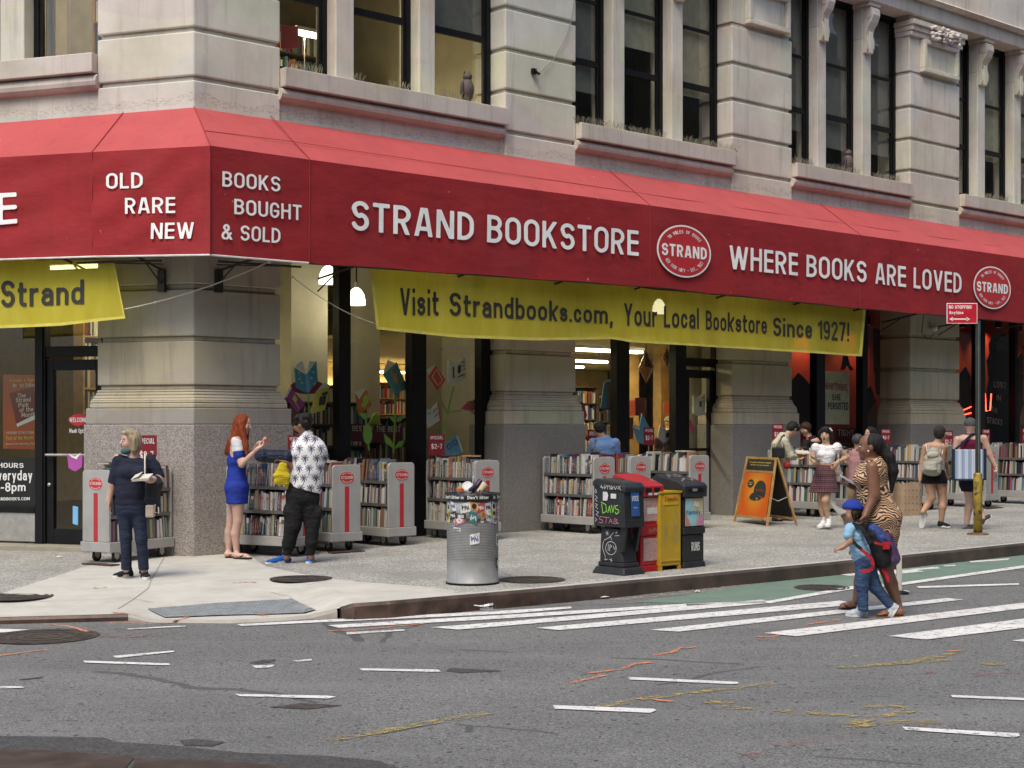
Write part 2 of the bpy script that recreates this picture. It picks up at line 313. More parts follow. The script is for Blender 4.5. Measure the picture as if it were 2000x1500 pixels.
# ---------------------------------------------------------------- a condensed gothic alphabet, drawn as strokes and filled by contouring
def _arc(cx, cy, rx, ry, a0, a1, n=12): return [(cx+rx*math.cos(math.radians(a0+(a1-a0)*i/n)), cy+ry*math.sin(math.radians(a0+(a1-a0)*i/n))) for i in range(n+1)]
def _glyph(ch, h):
    T = 1-h; X = .70; xt = X-h; W = .56; R = W-h; mid = .53
    def stad(x0, x1, y0, y1, k=.62):                      # closed rounded box
        cx = (x0+x1)/2; rx = (x1-x0)/2; ry = min((y1-y0)/2, rx*k*1.7)
        return _arc(cx, y1-ry, rx, ry, 0, 180)+_arc(cx, y0+ry, rx, ry, 180, 360)+[(x1, y1-ry)]
    def bowl(x0, x1, y0, y1):                             # open to the left
        r = min((y1-y0)/2, (x1-x0)*.75); return [(x0, y1), (x1-r, y1)]+_arc(x1-r, y1-r, r, r, 90, 0, 6)+_arc(x1-r, y0+r, r, r, 0, -90, 6)+[(x0, y0)]
    V = lambda x, a=-.2, b=1.2: [(x, a), (x, b)]
    Hh = lambda y, a, b: [(a, y), (b, y)]
    g = None
    if ch == 'A': W=.62; g=[[(h*.9,-.05),(W/2-.03,1.1)],[(W-h*.9,-.05),(W/2+.03,1.1)],Hh(.27,.16,W-.16)]
    elif ch == 'B': g=[V(h),bowl(h,R-.02,mid,T),bowl(h,R,h,mid)]
    elif ch == 'C': g=[_arc(W/2,T-.27,R-W/2,.27,15,180)+_arc(W/2,h+.27,R-W/2,.27,180,345)]
    elif ch == 'D': g=[V(h),bowl(h,R,h,T)]
    elif ch == 'E': W=.48; g=[V(h),Hh(T,h,1),Hh(mid,h,W-.06),Hh(h,h,1)]
    elif ch == 'F': W=.47; g=[V(h),Hh(T,h,1),Hh(mid-.02,h,W-.06)]
    elif ch == 'G': g=[_arc(W/2,T-.27,R-W/2,.27,15,180)+_arc(W/2,h+.27,R-W/2,.27,180,360)+[(R,.46)],Hh(.46,W/2,R)]
    elif ch == 'H': W=.58; g=[V(h),V(W-h),Hh(mid,h,W-h)]
    elif ch == 'I': W=2*h; g=[V(h)]
    elif ch == 'J': W=.44; g=[[(W-h,1.2),(W-h,.25)]+_arc(W/2-.02,h+.16,W/2-h+.02,.16,0,-170)]
    elif ch == 'K': W=.60; g=[V(h),[(h,.33),(W-h*.6,1.1)],[(.24,.55),(W-h*.7,-.1)]]
    elif ch == 'L': W=.45; g=[V(h),Hh(h,h,1)]
    elif ch == 'M': W=.72; g=[V(h),V(W-h),[(h,1.05),(W/2,.22)],[(W-h,1.05),(W/2,.22)]]
    elif ch == 'N': W=.60; g=[V(h),V(W-h),[(h*.9,1.05),(W-h*.9,-.05)]]
    elif ch == 'O' or ch == '0': W=.58 if ch=='O' else .54; g=[stad(h,W-h,h,T)]
    elif ch == 'P': g=[V(h),bowl(h,R,.43,T)]
    elif ch == 'Q': W=.58; g=[stad(h,W-h,h,T),[(.32,.25),(W,-.05)]]
    elif ch == 'R': W=.57; g=[V(h),bowl(h,W-h-.01,.46,T),[(.28,.46),(W-h*.9,-.1)]]
    elif ch == 'S': g=[_arc(W/2,T-.20,R-W/2,.20,20,180)+_arc(W/2,T-.20,R-W/2-.02,.235,185,262,5)+_arc(W/2,h+.225,R-W/2,.245,82,0,5)+_arc(W/2,h+.225,R-W/2,.225,0,-160)]
    elif ch == 'T': W=.54; g=[Hh(T,-1,2),V(W/2)]
    elif ch == 'U': W=.57; g=[[(h,1.2),(h,h+.2)]+_arc(W/2,h+.22,W/2-h,.22,180,360)+[(W-h,1.2)]]
    elif ch == 'V': W=.60; g=[[(h*.85,1.1),(W/2,h*.4)],[(W-h*.85,1.1),(W/2,h*.4)]]
    elif ch == 'W': W=.90; g=[[(h*.8,1.1),(.25,-.02)],[(.26,-.02),(W/2,.95)],[(W-.26,-.02),(W/2,.95)],[(W-h*.8,1.1),(W-.25,-.02)]]
    elif ch == 'X': W=.58; g=[[(h*.6,1.1),(W-h*.6,-.1)],[(h*.6,-.1),(W-h*.6,1.1)]]
    elif ch == 'Y': W=.58; g=[[(h*.6,1.1),(W/2,.42)],[(W-h*.6,1.1),(W/2,.42)],[(W/2,.42),(W/2,-.2)]]
    elif ch == 'Z': W=.52; g=[Hh(T,-1,2),Hh(h,-1,2),[(h,h),(W-h,T)]]
    elif ch == '1': W=.34; g=[[(W-h,-.2),(W-h,1.2)],[(h*.3,.74),(W-h,.93)]]
    elif ch == '2': W=.52; g=[_arc(W/2,T-.22,W/2-h,.22,170,-20)+[(h,h)],Hh(h,h,2)]
    elif ch == '3': W=.52; g=[_arc(W/2-.02,T-.19,W/2-h,.20,160,-80)+[(.2,mid)],[(.2,mid)]+_arc(W/2-.02,h+.22,W/2-h+.02,.22,85,-160)]
    elif ch == '4': W=.56; g=[[(.38,-.2),(.38,1.2)],Hh(.28,h*.5,2),[(h*.6,.28),(.36,1.05)]]
    elif ch == '5': W=.52; g=[Hh(T,h,2),[(h,T),(h,.55)],[(h,.55)]+_arc(W/2,h+.22,W/2-h,.25,110,-150)]
    elif ch == '6': W=.54; g=[stad(h,W-h,h,.58),[(h,.35),(h,.6)]+_arc(W/2,T-.22,W/2-h,.22,180,40)]
    elif ch == '7': W=.50; g=[Hh(T,-1,2),[(W-h,T),(.17,-.1)]]
    elif ch == '8': W=.55; g=[stad(h+.02,W-h-.02,mid,T),stad(h,W-h,h,mid)]
    elif ch == '9': W=.54; g=[stad(h,W-h,.42,T),[(W-h,.65),(W-h,.4)]+_arc(W/2,h+.22,W/2-h,.22,0,-140)]
    elif ch == '&': W=.66; g=[[(W-h*.5,-.05),(.18,.72)]+_arc(.28,T-.16,.13,.16,190,-10)+[(.40,.64),(.14,.42)]+_arc(.25,h+.17,.25-h,.2,140,300)+[(W-.12,.42)]]
    elif ch == '$': W=.54; g=_glyph('S', h)[1]+[[(W/2,-.12),(W/2,1.12)]]; return W, g, (-.12, 1.12)
    elif ch == '!': W=2.2*h; g=[[(W/2,.36),(W/2,1.2)],[(W/2,h*.6),(W/2,h*.9)]]
    elif ch == '.': W=2.2*h; g=[[(W/2,h*.5),(W/2,h*1.1)]]
    elif ch == ':': W=2.2*h; g=[[(W/2,h*.5),(W/2,h*1.1)],[(W/2,.5),(W/2,.53)]]
    elif ch == ',': W=2.4*h; g=[[(W/2,h),(W/2-.03,-.16)]]; return W, g, (-.3, 1)
    elif ch == "'": W=2*h; g=[[(h,.72),(h,1.2)]]
    elif ch == '-': W=.34; g=[Hh(.42,-1,2)]
    elif ch == '*': W=.2; g=[[(.1,.5),(.1,.52)]]
    elif ch == 'a': W=.50; g=[[(W-h,-.2),(W-h,.45)]+_arc(W/2,xt-.19,W/2-h,.19,0,155),[(W-h,.40),(W/2,.40)]+_arc(W/2,h+.15,W/2-h,.16,90,270)+[(W-h,h+.06)]]
    elif ch == 'b': W=.52; g=[V(h),stad(h,W-h,h,xt)]
    elif ch == 'c': W=.48; g=[_arc(W/2,xt-.22,W/2-h,.22,20,180)+_arc(W/2,h+.22,W/2-h,.22,180,340)]
    elif ch == 'd': W=.52; g=[V(W-h),stad(h,W-h,h,xt)]
    elif ch == 'e': W=.50; g=[[(h,.36),(W-h,.36)]+_arc(W/2,xt-.21,W/2-h,.21,0,180)+_arc(W/2,h+.21,W/2-h,.21,180,335)]
    elif ch == 'f': W=.34; g=[[(.13,-.2),(.13,.75)]+_arc(.13+.14,T-.14,.14,.14,180,80),Hh(xt,-1,2)]
    elif ch == 'g': W=.52; g=[stad(h,W-h,h,xt),[(W-h,1.0),(W-h,0)]+_arc(W/2,-.05,W/2-h,.16,0,-150)]; g[1][0]=(W-h,X); return W, g, (-.3, X)
    elif ch == 'h': W=.51; g=[V(h),[(h,.42)]+_arc(W/2,xt-.2,W/2-h,.2,180,0)+[(W-h,-.2)]]
    elif ch == 'i': W=2*h; g=[V(h,-.2,X-h),[(h,.90),(h,1.2)]]
    elif ch == 'k': W=.52; g=[V(h),[(h,.26),(W-h*.6,.72)],[(.2,.40),(W-h*.6,-.1)]]
    elif ch == 'l': W=2*h; g=[V(h)]
    elif ch == 'm': W=.80; g=[V(h,-.2,X-h*.3),[(h,.42)]+_arc(W/4+h/2,xt-.2,W/4-h/2,.2,180,0)+[(W/2,-.2)],[(W/2,.42)]+_arc(W*.75-h/2,xt-.2,W/4-h/2,.2,180,0)+[(W-h,-.2)]]; return W, g, (0, X)
    elif ch == 'n': W=.51; g=[V(h,-.2,X),[(h,.42)]+_arc(W/2,xt-.2,W/2-h,.2,180,0)+[(W-h,-.2)]]; return W, g, (0, X)
    elif ch == 'o': W=.52; g=[stad(h,W-h,h,xt)]
    elif ch == 'p': W=.52; g=[[(h,-.5),(h,X)],stad(h,W-h,h,xt)]; return W, g, (-.27, X)
    elif ch == 'r': W=.36; g=[V(h,-.2,X),[(h,.40)]+_arc(.30,xt-.22,.30-h,.22,180,80)]; return W, g, (0, X)
    elif ch == 's': W=.47; g=[_arc(W/2,xt-.14,W/2-h,.14,20,180)+_arc(W/2,xt-.14,W/2-h-.02,.16,190,262,4)+_arc(W/2,h+.16,W/2-h,.165,82,0,5)+_arc(W/2,h+.16,W/2-h,.16,0,-160)]
    elif ch == 't': W=.36; g=[[(.14,.92),(.14,.22)]+_arc(.27,h+.13,.13,.13,180,280),Hh(xt,-1,2)]; return W, g, (0, .92)
    elif ch == 'u': W=.51; g=[V(W-h,-.2,X),[(h,X),(h,.25)]+_arc(W/2,h+.18,W/2-h,.18,180,360)]; return W, g, (0, X)
    elif ch == 'v': W=.50; g=[[(h*.8,.8),(W/2,h*.4)],[(W-h*.8,.8),(W/2,h*.4)]]; return W, g, (0, X)
    elif ch == 'y': W=.52; g=[[(h*.8,.8),(W/2+.01,.05)],[(W-h*.8,.8),(.16,-.4)]]; return W, g, (-.27, X)
    else: W=.28; g=[]
    lo = ch.islower() and ch not in 'bdfhklit'
    return W, g, (0, X if lo else 1)
_gm = {}
def glyph_mesh(ch, h):
    key = (ch, h)
    if key in _gm: return _gm[key]
    W, strokes, (y0, y1) = _glyph(ch, h)
    if not strokes: _gm[key] = (W, [], []); return _gm[key]
    step = .027; m = .05
    xs = np.arange(-m, W+m+step, step); ys = np.arange(y0-m, y1+m+step, step)
    Xg, Yg = np.meshgrid(xs, ys); D = np.full(Xg.shape, 9.)
    for s in strokes:
        s = [s[0]]+[b for a, b in zip(s, s[1:])]
        for (ax, ay), (bx, by) in zip(s, s[1:]):
            dx, dy = bx-ax, by-ay; L = dx*dx+dy*dy+1e-9
            t = np.clip(((Xg-ax)*dx+(Yg-ay)*dy)/L, 0, 1)
            D = np.minimum(D, np.hypot(Xg-ax-t*dx, Yg-ay-t*dy)-h)
    D = np.maximum.reduce([D, -Xg, Xg-W, y0-Yg, Yg-y1])
    V, Fc, cache = [], [], {}
    ny, nx = D.shape
    def vert(i, j):
        k = (i, j)
        if k not in cache: cache[k] = len(V); V.append((float(xs[i]), float(ys[j])))
        return cache[k]
    def cut(i0, j0, i1, j1):
        k = (i0, j0, i1, j1) if (i0, j0) < (i1, j1) else (i1, j1, i0, j0)
        if k not in cache:
            a, b = D[j0, i0], D[j1, i1]; t = a/(a-b); cache[k] = len(V)
            V.append((float(xs[i0]+(xs[i1]-xs[i0])*t), float(ys[j0]+(ys[j1]-ys[j0])*t)))
        return cache[k]
    for j in range(ny-1):
        i = 0
        while i < nx-1:
            if D[j,i] < 0 and D[j+1,i] < 0:              # merge a run of full cells
                e = i
                while e < nx-1 and D[j,e+1] < 0 and D[j+1,e+1] < 0: e += 1
                if e > i+1 and False: pass
            q = [(i,j),(i+1,j),(i+1,j+1),(i,j+1)]; P = []
            for a, b in zip(q, q[1:]+q[:1]):
                da, db = D[a[1],a[0]], D[b[1],b[0]]
                if da < 0: P.append(vert(*a))
                if (da < 0) != (db < 0): P.append(cut(*a, *b))
            if len(P) > 2: Fc.append(tuple(P))
            i += 1
    _gm[key] = (W, V, Fc); return _gm[key]
def text_mesh(t, bold=.02):
    key = (t, bold)
    if key in _tx: return _tx[key]
    h = .066+bold*.72; V, Fc, x = [], [], 0.0
    for ch in t:
        W, v, f = glyph_mesh(ch, round(h, 4)); b = len(V)
        V += [(p[0]+x, p[1]) for p in v]; Fc += [tuple(i+b for i in q) for q in f]
        x += W+(.115 if ch != ' ' else .08)
    _tx[key] = (V, Fc); return _tx[key]
CAP = 1.0
def word_start(t, pos, bold):
    h = .066+bold*.72; return sum(_glyph(ch, round(h, 4))[0]+(.115 if ch != ' ' else .08) for ch in t[:pos])
# ================================================================ GROUND
def pip(p, poly):
    x, y = p; c = False
    for i in range(len(poly)):
        x1, y1 = poly[i]; x2, y2 = poly[i-1]
        if (y1 > y) != (y2 > y) and x < (x2-x1)*(y-y1)/(y2-y1)+x1: c = not c
    return c
def sdist(p, poly):
    P = Vector(p); d = 1e9
    for i in range(len(poly)):
        a, b = Vector(poly[i]), Vector(poly[i-1]); t = max(0, min(1, (P-a).dot(b-a)/max(1e-9, (b-a).length_squared)))
        d = min(d, (P-a-(b-a)*t).length)
    return d if pip(p, poly) else -d
CURB = [(-1100,1222,-.10,FL,11),(-400,1212,-.10,FL,5.6),(0,1206.6,-.10,FL,3.2),(250,1200,-.10,FL,1.3),(300,1211,-.137,FL,.8),(450,1212.5,-.137,FL,.3),
        (560,1207,-.137,FR,0),(603,1202.5,-.132,FR,.2),(640,1194,-.09,FR,.5),(690,1180,-.01,FR,.9),(760,1175,0,FR,1.4),(900,1163,0,FR,2.5),(1045,1151,0,FR,3.6),
        (1190,1138,0,FR,5),(1280,1130,0,FR,6),(1500,1110,0,FR,8.5),(1755,1086,0,FR,12),(2000,1061,0,FR,16),(2400,1022,0,FR,24),(2900,975,0,FR,36)]
cols = []
for i in range(len(CURB)-1):
    u0,v0,o0,f0,s0 = CURB[i]; u1,v1,o1,f1,s1 = CURB[i+1]
    A, B = f0(s0,-.02 if s0 < 1.35 else -.5,0), f1(s1,-.02 if s1 < 1.35 else -.5,0)
    for k in range(6):
        t = k/6; o_ = o0+(o1-o0)*t
        cols.append((A.lerp(B, t), G(u0+(u1-u0)*t, v0+(v1-v0)*t, o_), o_))
NROW = 30
def walk(i, f):
    b, c, o_ = cols[i]; p = Vector((b.x+(c.x-b.x)*f, b.y+(c.y-b.y)*f, 0))
    g = max(0, (f-.55)/.45); p.z = gz(p.x, p.y)+o_*g*g*(3-2*g); return p
CONC = [G(u, v).to_2d() for u, v in [(-300,1215),(-300,1162),(0,1150),(100,1128),(165,1106),(300,1084),(378,1074),(480,1080),(520,1106),(600,1122),(690,1135),(840,1146),(905,1156),(840,1164),(690,1178),(690,1230),(300,1240)]]
mb = MB(); att = []
curb2d = [c[1].to_2d() for c in cols]
for i in range(len(cols)):
    for j in range(NROW+1):
        p = walk(i, j/NROW); mb.v.append(p)
        a = sdist(p.to_2d(), CONC)
        dc = (p.to_2d()-curb2d[i]).length
        att.append(max(a, .17-dc))
for i in range(len(cols)-1):
    for j in range(NROW):
        q = i*(NROW+1)+j; mb.f.append((q, q+1, q+NROW+2, q+NROW+1)); mb.m.append(0)
def walk_extra(nt, co, c):
    w = nt.nodes.new("ShaderNodeSeparateXYZ"); nt.links.new(co, w.inputs[0])
    for e_ in (eR, nR):                                  # scored slab joints and trodden gum
        s_ = mathn(nt, 'ADD', mathn(nt, 'MULTIPLY', w.outputs[0], e_.x/1.53), mathn(nt, 'MULTIPLY', w.outputs[1], e_.y/1.53)); s_ = mathn(nt, 'ADD', s_, mathn(nt, 'MULTIPLY', noise(nt, co, 3, 2), .006))
        c = mixc(nt, mathn(nt, 'MULTIPLY', mathn(nt, 'LESS_THAN', mathn(nt, 'FRACT', s_), .009), .5), c, (.11,.105,.095))
    gv = node(nt, "TexVoronoi", {"Vector": co, "Scale": 3.1}); gm = node(nt, "SeparateColor", {"Color": gv.outputs["Color"]}).outputs[0]
    c = mixc(nt, mathn(nt, 'MULTIPLY', mathn(nt, 'MULTIPLY', mathn(nt, 'LESS_THAN', gv.outputs["Distance"], .085), mathn(nt, 'GREATER_THAN', gm, .55)), .65), c, (.10,.095,.09))
    dk = noise(nt, co, .55, 6, .65); c = mixc(nt, ramp(nt, dk, [(.45, (0,0,0)), (.68, (.38,)*3)]), c, (.15,.145,.13))
    at = node(nt, "Attribute", attribute_name="concrete").outputs["Fac"]
    n1 = noise(nt, co, 2.2, 8, .65); n2 = noise(nt, co, 150, 2)
    cc = ramp(nt, n1, [(.3, (.42,.405,.355)), (.52, (.50,.485,.43)), (.72, (.56,.545,.485))])
    cc = mixc(nt, ramp(nt, n2, [(.35, (.16,)*3), (.6, (0,0,0))]), cc, (.26,.25,.22))
    sp = noise(nt, co, 34, 2, .5); cc = mixc(nt, ramp(nt, sp, [(.735, (0,0,0)), (.75, (.75,)*3)]), cc, (.06,.055,.05))
    st = noise(nt, objco(nt, (1.2, 4.5, 1)), 1.3, 5, .7); cc = mixc(nt, ramp(nt, st, [(.5, (0,0,0)), (.75, (.28,)*3)]), cc, (.2,.19,.165))
    e = mathn(nt, 'ADD', at, mathn(nt, 'MULTIPLY_ADD', noise(nt, co, 9, 4), .08, -.04))
    return mixc(nt, ramp(nt, e, [(0, (0,0,0)), (.015, (1,1,1))]), c, cc)
AGG = speck("exposed aggregate pavement", [(.05,(.13,.127,.115)),(.35,(.27,.265,.238)),(.65,(.38,.372,.335)),(.95,(.58,.57,.52))], 70, .85, walk_extra, .25, .5)
o = struct("pavement", mb, AGG, smooth=True)
a_ = o.data.attributes.new("concrete", 'FLOAT', 'POINT'); a_.data.foreach_set("value", att)
# curb: steel faced stone along the street, low on the side street, a dropped lip at the ramp
CURBM = M("brown steel curb facing", (.085,.062,.052), .5, .1, .35, 4, .3, 30, dirt=.5)
CURBR = M("rusty steel curb", (.10,.065,.05), .45, .35, .4, 5, .2, 40)
def curb_strip(i0, i1, name, mat):
    mb = MB(); prof = []
    for i in range(i0, i1+1):
        b, c, o_ = cols[i]; n_ = (Vector((c.x-b.x, c.y-b.y, 0))).normalized()
        zt = c.z+.004; zr = gz(c.x, c.y)+ROAD-.05
        prof.append([c-n_*.03+Z*.004, c+n_*.022+Z*.004, c+n_*.045+Z*-.02, Vector((c.x, c.y, zr))+n_*.05, Vector((c.x, c.y, zr))-n_*.03])
    for a, b in zip(prof, prof[1:]):
        for k in range(4): mb.quad(a[k], b[k], b[k+1], a[k+1])
    for e in (prof[0], prof[-1]): mb.add(e, [(0,1,2,3,4)])
    return struct(name, mb, mat, merge=True)
idx = {CURB[k][0]: k*6 for k in range(len(CURB))}
curb_strip(0, idx[250], "curb", CURBR)
curb_strip(idx[250], idx[640]+2, "curb", M("concrete lip", (.36,.34,.29), .85, 0, .15, 3, .2))
curb_strip(idx[640]+3, idx[1045], "curb", CURBR)
curb_strip(idx[1045], len(cols)-1, "curb", CURBM)
# road: one sheet well past everything in view
def road_extra(nt, co, c):
    n1 = noise(nt, co, .35, 5, .6); c = mixc(nt, ramp(nt, n1, [(.35, (.32,)*3), (.65, (0,0,0))]), c, (.06,.06,.062))
    st = noise(nt, objco(nt, (.25, 1.6, 1)), .9, 5, .6); c = mixc(nt, ramp(nt, st, [(.5, (0,0,0)), (.72, (.45,)*3)]), c, (.215,.215,.208))
    tar = noise(nt, co, 15, 3, .7); c = mixc(nt, ramp(nt, tar, [(.68, (0,0,0)), (.70, (.9,)*3)]), c, (.022,.022,.022))
    for s_, r_, g_ in ((9, .16, .72), (17, .20, .78), (30, .24, .80)):   # loose dark chips of tar and stone
        v = node(nt, "TexVoronoi", {"Vector": co, "Scale": s_}); w = node(nt, "SeparateColor", {"Color": v.outputs["Color"]}).outputs[1]
        den = mathn(nt, 'ADD', w, mathn(nt, 'MULTIPLY_ADD', noise(nt, co, .8, 3), .5, -.25))
        k = mathn(nt, 'MULTIPLY', mathn(nt, 'LESS_THAN', v.outputs["Distance"], r_), mathn(nt, 'GREATER_THAN', den, g_)); c = mixc(nt, mathn(nt, 'MULTIPLY', k, .9), c, (.018,.018,.019))
    cr = node(nt, "TexVoronoi", {"Vector": mixc(nt, .25, co, node(nt, "TexNoise", {"Vector": co, "Scale": .9}).outputs["Color"]), "Scale": .42}, feature='DISTANCE_TO_EDGE').outputs["Distance"]
    k = mathn(nt, 'MULTIPLY', mathn(nt, 'LESS_THAN', cr, .006), mathn(nt, 'GREATER_THAN', noise(nt, co, .5, 2), .54)); return mixc(nt, mathn(nt, 'MULTIPLY', k, .7), c, (.05,.05,.05))
ASPH = speck("worn asphalt", [(.1,(.078,.078,.074)),(.4,(.142,.142,.136)),(.7,(.175,.175,.167)),(.96,(.30,.30,.288))], 110, .85, road_extra, .4, .3)
mb = MB()
def rp(x, y, k=0): return Vector((x, y, gz(x, y)+ROAD+k))
mb.grid(lambda u, v: rp(-70+140*u, -60+120*v), 14, 12)
struct("road", mb, ASPH)
def RD(u, v, k=0.004):
    p = G(u, v, ROAD+k); return p
def sheet(pts, k=.004): return [RD(u, v, k) for u, v in pts]
WHITE = paint_mat("worn white road paint", (.72,.71,.68), .425)
def flat(name, polys, mat, k=.004, **kw):
    mb = MB()
    for p in polys: mb.add(sheet(p, k), [tuple(range(len(p)))])
    return struct(name, mb, mat, **kw)
flat("bike_lane", [[(1240,1176),(1352,1160),(1510,1134),(1676,1113),(1766,1099),(2000,1075),(2500,1024),(2500,1047),(2000,1105),(1759,1139),(1503,1173),(1330,1178)]],
     paint_mat("green lane paint", (.145,.215,.165), .36, .8, 6), .004)
XW = [[(462,1219),(1000,1191.5),(1115,1184.5),(1117,1188),(1000,1198),(472,1222.5)],[(640,1221),(1000,1200),(1340,1179),(1342,1184),(1000,1207),(662,1226)],
      [(842,1225),(1000,1213),(1490,1171),(1500,1178),(1000,1221),(895,1229.5)],[(1047,1226),(1640,1173),(1682,1180),(1092,1230.5)],
      [(1270,1230),(1850,1168),(1882,1171),(1326,1233.5)],[(1492,1236),(2000,1177),(2200,1154),(2230,1160),(2000,1188),(1556,1242.5)],
      [(1735,1242),(2000,1208),(2300,1170),(2380,1178),(2000,1226),(1808,1249)],[(1976,1251),(2300,1209),(2360,1219),(2060,1258)]]
for p in XW: flat("crosswalk_stripe_marking", [p], WHITE, .008)
flat("bike_lane_edge_marking", [[(1330,1179),(1503,1173),(1662,1145),(1759,1138),(2000,1104),(2300,1064),(2300,1068),(2000,1109),(1759,1143),(1662,1151),(1505,1178)],
     [(1790,1145),(1990,1139),(1990,1142),(1795,1148.5)]], WHITE, .008)
sy = []
for p in ([(1640,1122),(1668,1117),(1740,1113),(1790,1113),(1806,1116),(1760,1120),(1700,1123),(1660,1124.5)],[(1770,1112),(1830,1107),(1836,1110),(1790,1113)],[(1842,1104.5),(1866,1103),(1866,1105),(1845,1106)],
          [(1892,1096),(1973,1090.5),(1968,1093.5),(1930,1096),(1897,1098.5)]): sy.append(p)
flat("bike_symbol_marking", sy, WHITE, .008)
DS = [[(162,1290),(330,1295.5),(333,1298.5),(320,1299),(166,1294)],[(220,1281),(338,1270.5),(341,1273),(228,1285)],[(248,1227),(362,1221.5),(362,1223.5),(250,1229.5)],[(-40,1230),(0,1228),(70,1230),(68,1232),(0,1235),(-40,1236)],
      [(-60,1339),(44,1340.5),(47,1343),(-60,1346)],[(702,1305),(856,1307.5),(861,1311.5),(850,1312),(706,1309)],[(459,1355),(640,1358.5),(657,1360.5),(640,1364),(468,1359.5)],
      [(492,1300),(537,1298),(530,1303),(500,1304.5)],[(572,1290),(610,1287),(608,1290),(580,1292)],[(675,1235),(790,1229),(790,1231.5),(678,1239)],
      [(1227,1322),(1440,1331.5),(1443,1335),(1430,1336),(1230,1327)],[(1079,1377),(1278,1384),(1282,1387),(1270,1392),(1084,1384)],[(1857,1357),(2080,1366),(2080,1371),(1860,1361.5)],[(1762,1419),(1990,1432),(1992,1437),(1980,1440),(1768,1425)]]
for p in DS: flat("lane_dash_marking", [p], WHITE, .007)
def spray(name, lines, mat, w, onroad=True):
    for ln in lines:
        q = []; rr = random.Random(len(ln)*7+int(ln[0][0]))
        for (a, b), (c, d) in zip(ln, ln[1:]):
            for k in range(5): t = k/5; q.append((a+(c-a)*t+rr.uniform(-3,3), b+(d-b)*t+rr.uniform(-.7,.7)))
        q.append(ln[-1]); mb = MB()
        P = [(RD(u, v, .006) if onroad else G(u, v, .006)) for u, v in q]
        L = []
        for i, p in enumerate(P):
            t = (P[min(i+1,len(P)-1)]-P[max(i-1,0)]).normalized(); nn = t.cross(Z).normalized()*w*rr.uniform(.3,.6); L.append((p+nn, p-nn))
        if not onroad:                                   # follow the dropped ramp
            L = [(drop(a), drop(b)) for a, b in L]
        for (a, b), (c, d) in zip(L, L[1:]): mb.quad(a, c, d, b)
        struct(name, mb, mat)
def on_walk(p):                                          # height of the pavement under a point
    best = None; P = p.to_2d()
    for i in range(0, len(cols)):
        b, c, o_ = cols[i]; bb, cc = b.to_2d(), c.to_2d(); t = (P-bb).dot(cc-bb)/(cc-bb).length_squared
        d = (bb+(cc-bb)*t-P).length
        if best is None or d < best[0]: best = (d, t, o_)
    t = min(1, best[1]); g = max(0, (t-.55)/.45); return gz(p.x, p.y)+best[2]*g*g*(3-2*g)
def drop(p): return Vector((p.x, p.y, on_walk(p)+.008))
def GW(u, v):                                            # photo point onto the real pavement, ramp included
    o_ = 0
    for _ in range(6):
        p = G(u, v, o_); o_ = on_walk(p)-gz(p.x, p.y)
    p.z = on_walk(p); return p
ORANGE = paint_mat("orange utility paint", (.66,.25,.12), .475); YEL = paint_mat("yellow utility paint", (.40,.31,.10), .52); PINKP = paint_mat("faded pink utility paint", (.34,.13,.12), .56)
spray("orange_paint_marking", [[(1112,1334),(1140,1328),(1182,1318)],[(1150,1314),(1210,1308),(1240,1296),(1272,1293)],[(1278,1280),(1312,1274),(1330,1265),(1360,1263)],[(1480,1243),(1510,1245),(1535,1233)],[(1570,1220),(1640,1210)],[(0,1280),(50,1274),(92,1268)],[(1250,1363),(1315,1370)],[(640,1232),(700,1230),(830,1217)],[(1850,1272),(1886,1269)]], ORANGE, .05)
spray("orange_paint_marking", [[(85,1196),(130,1200),(172,1211)],[(208,1195),(260,1194),(300,1190)],[(310,1186),(350,1181),(380,1172)],[(390,1172),(470,1171),(525,1174)],[(455,1136),(500,1135)],[(180,1143),(208,1141)],[(220,1175),(270,1178)]], ORANGE, .045, False)
spray("yellow_paint_marking", [[(1170,1380),(1260,1364),(1390,1348),(1515,1334)],[(1400,1380),(1480,1384)],[(1512,1386),(1600,1393),(1700,1401)],[(1690,1379),(1760,1380),(1782,1388),(1700,1402),(1650,1418),(1740,1412)],[(1720,1301),(1790,1290),(1880,1272)],[(1640,1303),(1860,1288)],[(625,1449),(760,1425),(950,1392)],[(1380,1370),(1430,1373)],[(1920,1296),(1965,1297)],[(1740,1410),(1830,1408)]], YEL, .10)
spray("pink_paint_marking", [[(1512,1456),(1560,1450),(1700,1432)],[(1460,1476),(1500,1473)],[(1800,1311),(1840,1312)],[(1890,1318),(1990,1312)],[(0,1246),(110,1250)],[(190,1245),(330,1240)],[(1780,1414),(1840,1412)]], PINKP, .13)
DARKP = speck("dark asphalt patch", [(.1,(.03,.03,.03)),(.5,(.055,.053,.05)),(.9,(.10,.097,.093))], 80, .8)
flat("asphalt_patch", [[(-100,1436),(0,1437),(200,1440),(230,1449),(330,1455),(470,1470),(640,1476),(740,1486),(840,1520),(-100,1520)],[(350,1445),(385,1443),(440,1449),(415,1457),(360,1456)]], DARKP, .004)
flat("steel_road_plate", [[(-100,1460),(0,1463),(110,1465),(262,1479),(220,1530),(-100,1530)],[(266,1481),(430,1485),(600,1500),(600,1540),(240,1540)]], M("rusty road plate", (.07,.05,.042), .5, .3, .4, 5, .3, 25, dirt=.6), .009)
flat("asphalt_patch", [[(485,1294),(510,1289),(540,1287),(535,1292),(505,1297)],[(880,1304),(985,1310),(900,1314),(870,1310)],[(35,1327),(85,1321),(80,1324),(45,1328)]], DARKP, .004)
flat("cement_stain", [[(1200,1176),(1240,1170),(1352,1160),(1500,1138),(1500,1133),(1280,1158),(1190,1171)]], paint_mat("cement residue", (.30,.28,.24), .5), .0055)
